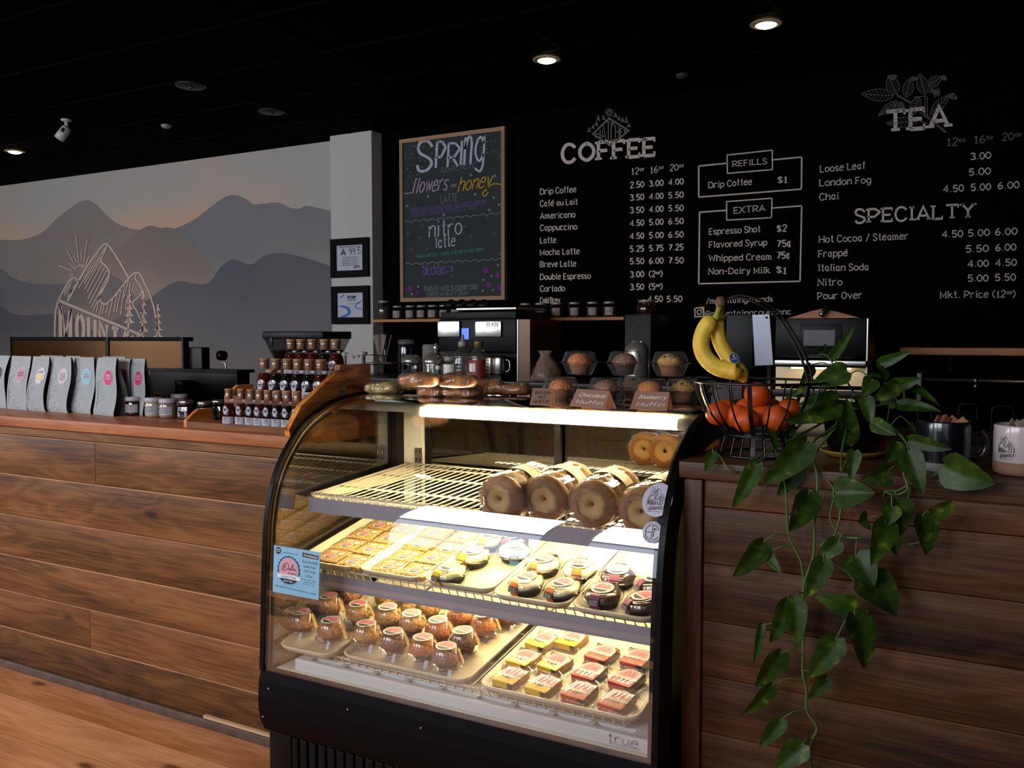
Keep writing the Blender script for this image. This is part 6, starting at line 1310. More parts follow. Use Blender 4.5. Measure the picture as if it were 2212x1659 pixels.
# ------------------------------------------------------------------ work surfaces behind the counters (dark, mostly hidden)
wk = thing('prep_counter', 'dark prep counter behind the display case, mostly hidden', 'counter', (-2.8, 3.2, 0))
m = MB(); m.box(-5.4, .9, 2.90, 3.45, 1.03, 1.07, bev=.004); m.build('worktop', mat('dark_worktop', '#141210', .35), wk); m = MB(); m.box(-5.35, .85, 2.94, 3.42, 0, 1.03); m.build('cabinet', BLK, wk)
bk_ = thing('back_counter', 'black back counter along the menu wall', 'counter', (-2, 5.4, 0))
m = MB(); m.box(-4.4, -.62, 5.05, 5.89, 1.06, 1.10, bev=.004); m.build('worktop', MC['dark_worktop'], bk_); m = MB(); m.box(-4.4, -.62, 5.10, 5.89, 0, 1.06); m.build('cabinet', BLK, bk_)
bk2 = thing('sink_counter', 'low black sink counter behind the mugs at right', 'counter', (.6, 5.4, 0))
m = MB(); m.box(-.60, 1.8, 5.0, 5.89, .84, .88, bev=.004); m.build('worktop', MC['dark_worktop'], bk2); m = MB(); m.box(-.60, 1.8, 5.05, 5.89, 0, .84); m.build('cabinet', BLK, bk2)
ZW = 1.0705; ZB = 1.1005
# espresso machine seen from behind, at the left
AMB = mat('amber_mirror_panel', '#5f3d20', .16, .9, vary=.3, vscale=1.2); Ye = 2.98
em = thing('espresso_machine', 'large espresso machine seen from behind with two amber mirrored panels', 'espresso machine', (aty(210, 800, Ye).x, Ye, ZW))
A = [aty(u, 730, Ye) for u in (22, 232, 397)]; zt_ = aty(210, 728, Ye).z
m = MB(); m.box(A[0].x, A[2].x, Ye, Ye + .06, zt_ - .02, zt_, bev=.004); m.build('top_deck', BLK, em)
for a_, b_ in ((A[0].x, A[0].x + .012), (A[1].x - .012, A[1].x + .012), (A[2].x - .012, A[2].x)): m = MB(); m.box(a_, b_, Ye - .005, Ye + .03, 1.12, zt_); m.build('panel_frame', CASEB, em)
m = MB(); m.box(A[0].x + .012, A[1].x - .012, Ye, Ye + .008, 1.12, zt_ - .02); m.build('mirror_panel', AMB, em); m = MB(); m.box(A[1].x + .012, A[2].x - .012, Ye, Ye + .008, 1.12, zt_ - .02); m.build('mirror_panel', AMB, em)
m = MB(); m.box(A[0].x + .03, A[2].x + .0, Ye + .01, Ye + .10, ZW, 1.13); m.build('body', CASEB, em)
B = [aty(u, v, Ye) for u, v in ((397, 750), (438, 750), (550, 800), (345, 797))]
m = MB(); m.box(B[0].x, B[1].x - .03, Ye + .02, Ye + .07, ZW, B[0].z, bev=.004); m.build('side_box', CASEB, em); k_ = aty(446, 769, Ye); m = MB(); m.cyl(k_ + Vector((-.02, .1, 0)), k_ + Vector((.01, .1, 0)), .024, 16); m.build('steam_knob', CASEB, em)
k_ = aty(458, 786, Ye); m = MB(); m.tube(smooth([k_ + Vector((-.02, .08, .0)), k_ + Vector((0, .08, .002)), k_ + Vector((.006, .08, -.02)), k_ + Vector((.004, .08, -.10))], 4), .005, 8); m.build('steam_wand', CHR, em)
m = MB(); m.box(B[3].x, B[2].x - .05, Ye - .06, Ye + .02, ZW, B[2].z, bev=.006); m.box(B[3].x, B[2].x - .04, Ye - .07, Ye + .04, B[2].z - .012, B[2].z + .002); m.build('drip_tray_body', CASEB, em)
k_ = aty(392, 790, Ye - .1); m = MB(); m.lathe([(.03, 0), (.032, .10), (.034, .12), (0, .12)], 20, (k_.x, Ye - .10, ZW)); tag(m.build('travel_cup', mat('dark_cup', '#14161c', .4)), 'dark cup standing in front of the espresso machine body', 'cup')
# grinder hopper
Yg = 3.02; gx0, gx1 = aty(566, 716, Yg).x, aty(697, 716, Yg).x; gz = aty(630, 716, Yg).z; gc = (gx0 + gx1) / 2
gr_ = thing('coffee_grinder', 'coffee grinder with a clear bean hopper behind the honey bottles', 'grinder', (gc, Yg + .1, ZW))
m = MB(); m.box(gx0, gx1, Yg, Yg + .2, gz - .034, gz, bev=.005); m.build('hopper_lid', CASEB, gr_)
def fr2(z): k = max(0, min(1, (gz - .034 - z) / .15)); return (gx0 + .006 + .055 * k, gx1 - .006 - .055 * k, Yg + .005 + .05 * k, Yg + .195 - .05 * k)
def frus(za, zb):
    q = MB(); a, b = fr2(za), fr2(zb); return q.add([Vector((a[0], a[2], za)), Vector((a[1], a[2], za)), Vector((a[1], a[3], za)), Vector((a[0], a[3], za)), Vector((b[0], b[2], zb)), Vector((b[1], b[2], zb)), Vector((b[1], b[3], zb)), Vector((b[0], b[3], zb))], [(0, 1, 2, 3), (4, 5, 6, 7), (0, 4, 5, 1), (1, 5, 6, 2), (2, 6, 7, 3), (3, 7, 4, 0)])
frus(gz - .034, gz - .19).build('clear_hopper', pane('hopper_plastic', (.55, .52, .5), 1.5, boost=1.3), gr_)
q = frus(gz - .085, gz - .188); q.v = [Vector((gc + (p.x - gc) * .97, Yg + .1 + (p.y - Yg - .1) * .96, p.z)) for p in q.v]; bo = q.build('coffee_bean_fill', ramp('coffee_beans', [(.3, '#0d0504'), (.7, '#3a1a0f')], (1, 1, 1), .3, 90, 3, 1, .3), gr_); bo['kind'] = 'stuff'
m = MB(); m.box(gc - .07, gc + .07, Yg + .03, Yg + .18, ZW, gz - .185, bev=.01); m.build('grinder_body', CASEB, gr_)
m = MB(); k_ = aty(583, 738, Yg - .01); m.box(k_.x - .008, k_.x + .008, Yg - .004, Yg + .002, k_.z - .025, k_.z + .02, bev=.002); m.build('latch', CASEB, gr_)
# white pump dispensers behind the riser
for u, v, s_, lb in ((745, 766, 1, 'white pump dispenser behind the riser, left of two'), (784, 764, -1, 'white pump dispenser with a flat head, right of two')):
    p = aty(u, v, 2.96); t = thing('pump_dispenser', lb, 'dispenser', (p.x, 2.96, ZW), 'white pump dispensers'); PW = mat('pump_white', '#a79f9c', .4)
    m = MB(); m.lathe([(.03, ZW), (.032, ZW + .01), (.032, p.z - .075), (.014, p.z - .055), (.014, p.z - .045)], 24, (p.x, 2.96, 0)); m.build('syrup_body', mat('syrup_brown', '#2a130a', .15), t)
    m = MB(); m.lathe([(.007, p.z - .05), (.007, p.z - .008), (.019 if s_ < 0 else .014, p.z - .006), (.019 if s_ < 0 else .014, p.z + .008), (0, p.z + .010)], 20, (p.x, 2.96, 0)); m.tube([Vector((p.x, 2.96, p.z)), Vector((p.x + .035 * s_, 2.955, p.z - .002)), Vector((p.x + .055 * s_ * (1 if s_ > 0 else .3), 2.955, p.z - .012))], .005, 8); m.build('pump_head', PW, t)
# ================================================================== wall shelf with jars (left of the menu)
Ys = 5.70; sA = aty(805, 688, Ys); sB = aty(1347, 687, Ys); zs_ = (sA.z + sB.z) / 2
t = thing('wall_shelf', 'long birch wall shelf of spice jars under the chalkboard and menu', 'shelf', ((sA.x + sB.x) / 2, 5.8, zs_))
m = MB(); m.box(sA.x, sB.x, Ys, YB - .003, zs_ - .022, zs_, bev=.002); m.build('shelf_board', W_SHELF, t)
for x in (sA.x + .35, sB.x - .3, (sA.x + sB.x) / 2): m = MB(); m.box(x - .012, x + .012, Ys + .02, YB - .003, zs_ - .03, zs_ - .0225); m.build('shelf_bracket', BLK, t)
def sjar(tall, fill, lab=1):
    t = thing('shelf_jar', '', 'jar', world=False); r_, h = (.052, .125) if tall else (.047, .088)
    q = MB(); q.lathe([(r_ * .9, 0), (r_, .006), (r_, h * .78), (r_ * .8, h * .9), (r_ * .72, h * .93)], 28, cap=False); q.build('glass_body', GLJ, t)
    q = MB(); q.lathe([(0, .004), (r_ * .9, .004), (r_ * .92, h * .7), (0, h * .72)], 20, cap=False); q.build('jar_filling', mat('jar_filling_' + fill, fill, .8), t)
    q = MB(); q.lathe([(r_ * .8, h * .9), (r_ * .82, h), (r_ * .76, h + .004), (0, h + .004)], 28); q.build('metal_lid', mat('jar_lid_metal', '#9d9994', .35, .4), t)
    if lab: q = MB(); f = cyl_map(r_ * 1.02, 270); q.grid(lambda a, b: f(-.028 + .056 * a, .012 + .046 * b), 8, 1); g = cyl_map(r_ * 1.03, 270); text(q, 'LOOSE', g, -.018, .042, .016, .042, .006, 1.0, 1); text(q, 'LEAF TEA', g, -.02, .03, .018, .03, .006, 1.0, 1); q.build('paper_label', [mat('shelf_jar_label', '#94898a', .7), LBK], t)
    return t
sj = {}; lbs = ['tall clear ribbed jar at the left end of the wall shelf'] + ['small labelled spice jar on the left shelf part, %s from left' % ordw[k] for k in range(1, 7)] + ['unlabelled squat jar beside the black machine on the shelf'] + ['labelled tea jar on the right shelf part, %s from left' % ordw[k] for k in range(1, 6)]
for (u, tall, fl, lab), lb in zip(((829, 1, '#3f3a36', 0), (859, 0, '#2a1a12', 1), (887, 0, '#4a3a22', 1), (911, 0, '#2a1a12', 1), (935, 0, '#5b4426', 1), (960, 0, '#2a1a12', 1), (985, 0, '#4a3a22', 1), (1135, 0, '#6b574c', 0), (1167, 0, '#241a1a', 1), (1202, 0, '#3a1f14', 1), (1241, 0, '#3f1d14', 1), (1280, 0, '#2a1a12', 1), (1316, 0, '#3f1d14', 1)), lbs):
    key = (tall, fl, lab); o = sj[key] = sjar(*key) if key not in sj else copy_tree(sj[key]); p = aty(u, 688, 5.77); place(o, (p.x, 5.77, zs_ + .0005), (0, 0, R(20)), lb, 'glass jars on the wall shelf', scale=(1, 1, 1.18))
# ------------------------------------------------------------------ espresso brewer on the back counter
Y0 = 5.08
def bxy(mb, u0, v0, u1, v1, dep, Y=Y0, bev=.003, mi=0):
    a, b = aty(u0, v0, Y), aty(u1, v1, Y); mb.box(min(a.x, b.x), max(a.x, b.x), Y, Y + dep, min(a.z, b.z), max(a.z, b.z), mi, bev=bev); return mb
br = thing('coffee_brewer', 'black automatic espresso brewer with polished steel panels and a blue screen', 'coffee machine', (aty(1030, 800, Y0).x, Y0 + .2, ZB))
m = MB(); bxy(m, 952, 690, 1114, 672, .5); m.build('upper_housing', CASEB, br); m = MB(); bxy(m, 985, 671, 1115, 663, .45); m.build('steel_rail', STEEL, br)
m = MB(); bxy(m, 948, 690, 1114, 760, .46, Y0 + .03); m.build('front_body', CASEB, br); m = MB(); a = aty(948, 760, Y0 + .2); b = aty(1114, 760, Y0 + .2); m.box(a.x, b.x, Y0 + .22, Y0 + .5, ZB, a.z + .01); m.build('rear_body', CASEB, br)
m = MB(); m.box(a.x, b.x, Y0, Y0 + .3, ZB, ZB + .035, bev=.004); m.build('drip_base', CASEB, br)
for x0, x1 in ((945, 992), (1026, 1082)):
    m = MB(); bxy(m, x0, 694, x1, 728, .012, Y0 + .012); m.build('polished_panel', mat('polished_steel', '#dedad6', .25, 1.0), br)
q = MB(); c = aty(1051, 702, Y0 + .009); text(q, 'BUNN', lambda x, y: Vector((c.x + x, Y0 + .0105, c.z + y)), 0.0, -.012, .085, -.012, .028, 1.6); q.build('maker_lettering', mat('grey_letter', '#6d6a68', .5), br)
m = MB(); bxy(m, 997, 709, 1012, 733, .008, Y0 + .02, 0); m.build('display_screen', mat('blue_screen', '#2a4fbf', .3, emit='#3b63d8', es=1.3), br)
m = MB()
for x in (975, 998, 1022, 1046): c = aty(x, 662, Y0 + .15); m.lathe([(.05, 0), (.055, .01), (.055, .035), (.03, .05), (.012, .06), (0, .062)], 20, (c.x, Y0 + .15, c.z - .012))
m.build('hopper_cap', CASEB, br)
m = MB()
for x in (1060, 1080): c = aty(x, 800, Y0 + .1); m.lathe([(.045, 0), (.05, .01), (.045, .11), (.04, .13)], 24, (c.x, Y0 + .10, ZB + .036))
p_ = thing('steel_jug', 'pair of brushed steel jugs standing under the brewer', 'jug', (aty(1070, 800, Y0).x, Y0 + .1, ZB + .036)); m.build('jug_body', STEEL, p_); m = MB(); c = aty(1092, 790, Y0 + .08); m.tube(smooth([c + Vector((0, 0, .04)), c + Vector((.03, 0, .03)), c + Vector((.03, 0, -.03)), c + Vector((0, 0, -.04))], 4), .006, 8); m.build('jug_handle', STEEL, p_)
fr_ = thing('steel_cabinet', 'tall narrow steel sided cabinet right of the coffee brewer', 'cabinet', (aty(1130, 800, 5.12).x, 5.3, ZB)); m = MB(); a, b = aty(1117, 690, 5.12), aty(1144, 690, 5.12); m.box(a.x, a.x + .006, 5.12, 5.6, ZB, a.z); m.build('edge_strip', STEEL, fr_); m = MB(); m.box(a.x + .006, b.x, 5.125, 5.6, ZB, a.z); m.build('side_panel', mat('brown_steel', '#5b4638', .35, .7), fr_)
# kettle, roll, stirrers, bag, mill
def rear(u, Y=5.3): p = aty(u, 780, Y); return Vector((p.x, Y, ZB + .0005))
t = thing('thermal_carafe', 'dark glossy carafe with a flat lid beside the stirrer rack', 'carafe', world=False); q = MB(); q.lathe([(.05, 0), (.056, .01), (.056, .19), (.05, .21)], 28); q.build('body', mat('carafe_black', '#0e1014', .12, coat=.6), t); q = MB(); q.lathe([(.06, .205), (.062, .215), (.05, .235), (0, .238)], 28); q.build('lid', mat('carafe_lid', '#5f5c58', .35), t); place(t, rear(878, 5.25), scale=(1, 1, 1.15))
t = thing('paper_roll', 'white paper roll standing beside the carafe', 'roll', world=False); q = MB(); q.lathe([(.02, 0), (.058, 0), (.058, .20), (.05, .215), (.02, .21)], 32); q.build('paper', mat('paper_grey', '#86807c', .9), t); q = MB(); q.lathe([(.019, 0.001), (.0195, .209)], 16, cap=False); q.build('core', CARD, t); place(t, rear(930, 5.3), scale=(1, 1, 1.1))
t = thing('stirrer_rack', 'wire rack holding a cup of wooden stir sticks by the column', 'rack', rear(828, 5.15)); L0 = t.location.copy(); m = MB()
x0, x1, y0, y1, z0, z1 = L0.x - .12, L0.x + .12, 5.09, 5.24, ZB, ZB + .16
for z in (z0 + .008, z0 + .09, z1): m.tube([Vector((x0, y0, z)), Vector((x1, y0, z)), Vector((x1, y1, z)), Vector((x0, y1, z))], .003, 6, closed=True)
for x in (x0, (x0 + x1) / 2, x1): m.tube([Vector((x, y0, z0)), Vector((x, y0, z1))], .003, 6)
m.build('wire_frame', CASEB, t); m = MB(); m.box(x0 + .004, x1 - .004, y0 + .004, y1 - .004, z0 + .10, z0 + .106); m.build('tier', mat('tier_wood', '#5b4a40', .6), t)
t2 = thing('stirrer_cup', 'glass cup of pale wooden stir sticks in the wire rack', 'cup', (L0.x - .02, 5.16, z0 + .107)); m = MB(); m.lathe([(.032, 0), (.038, .09)], 24, (L0.x - .02, 5.16, z0 + .107), cap=False); m.build('glass_cup', GLJ, t2)
rd = random.Random(3)
sm_ = MB(); sm_.box(-.003, .003, -.0009, .0009, 0, .20)
s0 = None
for k in range(22):
    if s0 is None: s0 = o = sm_.build('stir_stick', mat('stick_wood', '#8f7f74', .8), t2)
    else: o = s0.copy(); COL.objects.link(o)
    o.location = (L0.x - .02 + rd.uniform(-.018, .018), 5.16 + rd.uniform(-.018, .018), z0 + .11); o.rotation_euler = (R(rd.uniform(-6, 6)), R(-16 + 32 * k / 21), R(rd.uniform(0, 90)) * .2)
t = thing('plastic_bag', 'crumpled translucent bag of pinkish goods on the back counter', 'bag', rear(1178, 5.2)); L0 = t.location.copy(); m = MB(); rd = random.Random(5); ph = [rd.uniform(0, 6) for _ in range(4)]
m.lathe([(.10, 0), (.11, .02), (.09, .07), (.06, .12), (.03, .17), (.045, .20)], 26, L0, fn=lambda a, z, j: 1 + .16 * math.sin(3 * a + ph[0] + j) + .09 * math.sin(7 * a + ph[1] + j * 2)); m.build('crumpled_film', mat('bag_film', '#8a6f66', .35, bump=.6, bscale=30), t)
t = thing('coffee_mill', 'black boxy coffee mill with a small jar on top, right of the shelf', 'mill', rear(1377, 5.3)); m = MB(); a, b = aty(1349, 678, 5.25), aty(1406, 800, 5.25); m.box(a.x, b.x, 5.25, 5.6, ZB, a.z, bev=.006); m.build('mill_body', CASEB, t); q = MB(); text(q, 'MAHLKONIG', lambda x, y: Vector((a.x + x, 5.2495, a.z + y)), .065, -.03, .14, -.03, .012, 1.2); text(q, 'Coffee Mill', lambda x, y: Vector((a.x + x, 5.2495, a.z + y)), .065, -.052, .14, -.052, .01, 1.0); q.build('maker_lettering', mat('dim_letter', '#4a4744', .6), t)
m = MB(); m.lathe([(.055, 0), (.06, .02), (.06, .06), (.05, .075)], 24, ((a.x + b.x) / 2, 5.4, a.z)); m.build('bean_jar', mat('bean_jar', '#2a1208', .1, coat=.6), t); m = MB(); m.lathe([(.05, .075), (.052, .09), (0, .092)], 24, ((a.x + b.x) / 2, 5.4, a.z)); m.build('jar_lid', MC['jar_lid_metal'], t)
t = thing('steel_dome', 'small round polished steel dome peeking above the clamshells', 'lid', (aty(1376, 745, 3.1).x, 3.1, ZW)); p = aty(1376, 735, 3.1); m = MB(); m.lathe([(.045, ZW), (.045, p.z - .04), (.038, p.z - .02), (.022, p.z - .004), (0, p.z)], 28, (p.x, 3.1, 0)); m.build('polished_dome', CHR, t)
# ------------------------------------------------------------------ till tablets behind the basket
YP = 3.12
t = thing('till_tablet', 'silver tablet seen from behind on a black till stand', 'tablet', (aty(1630, 800, YP).x, YP, ZW))
m = MB(); m.prism([aty(1625, 680, YP), aty(1662, 680, YP), aty(1670, 788, YP + .01), aty(1631, 790, YP + .01)], (0, .008, 0)); m.build('silver_back', mat('aluminium', '#8d8f9b', .35, .8), t); q = MB(); c = aty(1656, 686, YP - .001); q.ell(c.x, c.z, .004, .004, lambda x, y: Vector((x, YP - .001, y)), 0, 12); q.build('camera_lens', BLK, t)
m = MB(); bxy(m, 1568, 679, 1627, 800, .025, YP + .012, .004); m.build('stand_holder', CASEB, t); m = MB(); a = aty(1600, 800, YP + .03); m.box(a.x - .02, a.x + .03, YP + .02, YP + .05, ZW, a.z); m.build('stand_post', CASEB, t); m = MB(); a = aty(1662, 790, YP + .02); m.cyl((a.x, YP + .03, ZW), (a.x, YP + .03, a.z), .010, 12); m.build('stand_pole', STEEL, t)
t = thing('price_card', 'white handwritten card behind the fruit basket rim', 'card', (aty(1565, 840, 2.95).x, 2.95, ZW)); a, b = aty(1537, 829, 2.95), aty(1602, 838, 2.95); m = MB(); m.box(a.x, b.x, 2.95, 2.954, ZW, a.z, bev=0); m.build('card_sheet', mat('card_white_dim', '#8f8790', .8), t); q = MB(); text(q, 'Pours', lambda x, y: Vector((a.x + x, 2.9493, a.z + y)), .05, -.02, .10, -.02, .012, 1); q.build('hand_lettering', LBK, t)
# ------------------------------------------------------------------ hot drinks machine with wooden top
YM = 4.95
t = thing('drinks_machine', 'black drinks machine with a wood topped lid and lit steel back panel', 'coffee machine', (aty(1775, 800, YM).x, YM + .2, ZB))
m = MB(); bxy(m, 1675, 688, 1872, 774, .45, YM, .004); m.build('head_box', mat('black_gloss_panel', '#040405', .35, spec=.15), t)
m = MB(); bxy(m, 1728, 700, 1818, 752, .006, YM - .006, .002); m.build('screen_bezel', CASEB, t); m = MB(); bxy(m, 1736, 713, 1803, 747, .004, YM - .009, 0); m.build('screen', mat('dim_screen', '#121316', .35, emit='#1b1b20', es=.5), t)
m = MB(); bxy(m, 1673, 777, 1871, 792, .06, YM - .05, .004); m.build('steel_shelf_edge', mat('polished_steel', '#dedad6', .25, 1.0), t)
m = MB(); bxy(m, 1676, 792, 1868, 900, .02, YM + .12, 0); m.build('rear_steel_panel', mat('lit_steel', '#c9b28c', .4, .6), t); m = MB(); a = aty(1873, 688, YM); m.box(a.x, a.x + .006, YM, YM + .3, ZB, a.z); m.build('edge_strip', STEEL, t)
m = MB(); a, b = aty(1676, 780, YM), aty(1868, 780, YM); m.box(a.x, b.x, YM + .12, YM + .4, ZB, ZB + .03, bev=.004); m.build('base', CASEB, t)
m = MB(); a, b = aty(1690, 791, YM + .05), aty(1860, 791, YM + .05); m.box(a.x + .05, b.x - .05, YM + .03, YM + .05, a.z - .012, a.z - .004); m.build('work_lamp', mat('machine_lamp', '#ffe6b8', .4, emit=(1, .8, .5, 1), es=10), t)
m = MB(); P = [aty(u, v, YM + .02) for u, v in ((1701, 688), (1752, 672), (1776, 667), (1800, 672), (1858, 687))]; m.prism(P, (0, .20, 0)); m.build('wooden_lid', W_SHELF, t); a, b = aty(1772, 683, YM - .01), aty(1788, 663, YM - .01); m = MB(); m.cyl(a, b, .014, 14); m.build('lid_handle', CASEB, t); m = MB(); m.cyl(a, a.lerp(b, .45), .0145, 14); m.build('handle_ferrule', STEEL, t)
q = MB(); c = aty(1746, 770, YM - .01); text(q, 'MERRYCHEF', lambda x, y: Vector((c.x + x, YM - .0007, c.z + y)), 0, -.006, .16, -.006, .016, 1.3); q.build('maker_lettering', mat('dim_letter2', '#55524f', .5), t)
# right: second wall shelf, rail, gooseneck taps
a, b = aty(1944, 751, 5.55), aty(1944, 766, 5.55); t = thing('wall_shelf', 'narrow wooden wall shelf at right above the steel rail', 'shelf', (a.x + .8, 5.7, a.z)); m = MB(); m.box(a.x, a.x + 1.9, 5.55, YB - .003, b.z, a.z, bev=.002); m.build('shelf_board', W_SHELF, t)
for dx in (.25, 1.3): m = MB(); m.box(a.x + dx, a.x + dx + .02, 5.6, YB - .003, b.z - .10, b.z - .0005); m.build('shelf_bracket', BLK, t)
a = aty(1994, 820, 5.6); t = thing('steel_rail', 'long horizontal steel rail under the right wall shelf', 'rail', (a.x, 5.6, a.z)); m = MB(); m.cyl(a, a + Vector((1.8, 0, -.0)), .011, 14); m.build('rail_tube', mat('dull_steel', '#6b6660', .35, .9), t); c = aty(2108, 822, 5.6)
m = MB(); m.cyl((c.x - .012, 5.6, a.z), (c.x + .012, 5.6, a.z), .016, 14); m.cyl((c.x, 5.6, a.z), (c.x, YB - .004, a.z), .008, 10); m.lathe([(0, -.045), (.014, -.04), (.016, -.028), (.008, -.02)], 14, (c.x, 5.6, a.z)); m.build('rail_bracket', STEEL, t)
m = MB(); c = aty(1986, 812, 5.6); m.box(c.x - .012, c.x + .012, 5.59, YB - .004, c.z - .14, c.z + .015, bev=.002); m.build('rail_end_plate', mat('plate_white', '#9a9aa0', .4), t)
for u0, u1, v0, lb in ((2072, 2111, 873, 'black gooseneck tap behind the black mug'), (2143, 2190, 879, 'black gooseneck tap behind the white mug'), (1984, 2012, 872, 'black gooseneck tap among the vine leaves')):
    p, r_ = aty(u0, v0 + 12, 5.15), aty(u1, v0 + 12, 5.15); t = thing('gooseneck_tap', lb, 'tap', (p.x, 5.15, .88), 'black gooseneck taps on the back counter'); w_ = r_.x - p.x; zt_ = aty(u0, v0, 5.15).z; ZBs = .8805
    m = MB(); m.tube(smooth([Vector((p.x, 5.15, ZBs)), Vector((p.x, 5.15, zt_ - .03)), Vector((p.x + w_ * .15, 5.15, zt_)), Vector((p.x + w_ * .85, 5.15, zt_)), Vector((r_.x, 5.15, zt_ - .03)), Vector((r_.x, 5.15, zt_ - .08))], 5), .009, 10); m.build('spout', CASEB, t); m = MB(); m.lathe([(.025, 0), (.025, .012), (.012, .016)], 16, (p.x, 5.15, ZBs)); m.build('tap_base', CASEB, t)

# ================================================================== right counter: basket of fruit
ZRt = ZR + .0005
bc = atz(1637, 983, ZRt); bb = bc.copy(); bb.z = ZRt
bk = thing('fruit_basket', 'black wire fruit basket on a flared foot with a banana hook', 'basket', bb)
WB = mat('black_wire', '#0b0a0a', .35, coat=.3)
bprof = [(.098, 0), (.090, .03), (.084, .055), (.100, .075), (.128, .105), (.146, .135), (.158, .165), (.163, .192)]
bpf = smooth([(r_, z, 0) for r_, z in bprof], 3)
def ringp(r_, z): return [bb + Vector((r_ * math.cos(R(a)), r_ * math.sin(R(a)), z)) for a in range(0, 360, 8)]
m = MB(); m.tube(ringp(.163, .192), .0035, 8, closed=True); m.build('top_rim', WB, bk); m = MB(); m.tube(ringp(.098, .004), .0035, 8, closed=True); m.build('foot_ring', WB, bk); m = MB(); m.tube(ringp(.085, .056), .003, 8, closed=True); m.tube(ringp(.05, .056), .003, 8, closed=True)
m.build('waist_ring', WB, bk)
for k in range(20):
    a = 2 * math.pi * (k + .3) / 20; flat = k % 3 == 0; m = MB()
    P = [bb + Vector((v.x * math.cos(a), v.x * math.sin(a), v.y)) for v in bpf]
    if flat:
        tg = Vector((-math.sin(a), math.cos(a), 0)) * .0055; nr = Vector((math.cos(a), math.sin(a), 0)) * .0015; vs = []
        for p in P: vs += [p - tg - nr, p + tg - nr, p + tg + nr, p - tg + nr]
        m.add(vs, [(4 * i + j, 4 * i + (j + 1) % 4, 4 * i + 4 + (j + 1) % 4, 4 * i + 4 + j) for i in range(len(P) - 1) for j in range(4)]); m.build('flat_rib', WB, bk)
    else: m.tube(P, .0024, 6); m.build('wire_rib', WB, bk)
def inbk(u, v, off=0): return aty(u, v, bb.y + off)
hk = [inbk(1752, 842, .04), inbk(1742, 790, .04), inbk(1715, 730, .03), inbk(1680, 680, .02), inbk(1640, 652, .0), inbk(1600, 641, -.01), inbk(1572, 646, -.015), inbk(1560, 660, -.02), inbk(1556, 671, -.025), inbk(1548, 670, -.03)]
for d_ in (-.006, .006):
    m = MB(); m.tube(smooth([p + RT * d_ * (1 if i < 5 else .6) + Vector((0, 0, d_ * (.0 if i < 4 else .5))) for i, p in enumerate(hk)], 5), .0036, 8); m.build('hook_rod', WB, bk)
# oranges
ORN = mat('orange_peel', '#d9561a', .38, bump=.35, bscale=420, vary=.12, vscale=9, coat=.15)
def orange(r_):
    t = thing('orange', '', 'fruit', world=False); q = MB(); q.lathe([(r_ * math.cos(R(a)) if abs(a) < 90 else 0, r_ * .93 * math.sin(R(a)) - (.0015 if abs(a) > 80 else 0)) for a in range(-90, 91, 10)], 28, cap=False, fn=lambda a, z, j: 1 + .01 * math.sin(4 * a)); q.build('peel', ORN, t)
    q = MB(); q.lathe([(.004, r_ * .91), (.003, r_ * .94), (0, r_ * .945)], 6, cap=False); q.build('stem_button', mat('stem_button', '#4d5a20', .8), t); return t
o0 = orange(.034)
OR = [(1636, 853, 1.02, 0, 'single orange sitting on top of the heap'), (1552, 893, 1.0, -.03, 'orange at the left side of the basket'), (1569, 887, .95, .04, 'orange behind the leftmost one, half hidden'), (1592, 899, .95, -.02, 'orange left of the frontmost one'), (1611, 884, .92, .05, 'orange behind the frontmost ones under the top orange'), (1612, 908, .98, -.07, 'frontmost orange at the middle of the basket'), (1648, 897, .95, .01, 'orange directly under the top one, behind a flat rib'), (1678, 905, 1.05, -.05, 'large orange at right front by the vine leaves'), (1668, 885, .9, .06, 'orange at the back right of the heap'), (1706, 884, .9, .03, 'orange at the far right, half behind vine leaves')]
for i, (u, v, k, off, lb) in enumerate(OR):
    o = o0 if i == 0 else copy_tree(o0); p = inbk(u, v, off); place(o, p, (R(random.uniform(-40, 40)), R(random.uniform(-40, 40)), 0), lb, 'oranges in the wire basket', scale=k)
BAN = ramp('banana_skin', [(.2, '#b88a1e'), (.42, '#eec23c'), (.62, '#f2cc50'), (.8, '#c9a92c')], (1, 1, 1), .55, 26, 4, .1, 0); BTIP = mat('banana_tip', '#5a4420', .8); BST = mat('banana_stem', '#a8a034', .6, vary=.2, vscale=60)
t = thing('banana_bunch', 'two ripe bananas hanging from the basket hook', 'bananas', inbk(1556, 660, -.03))
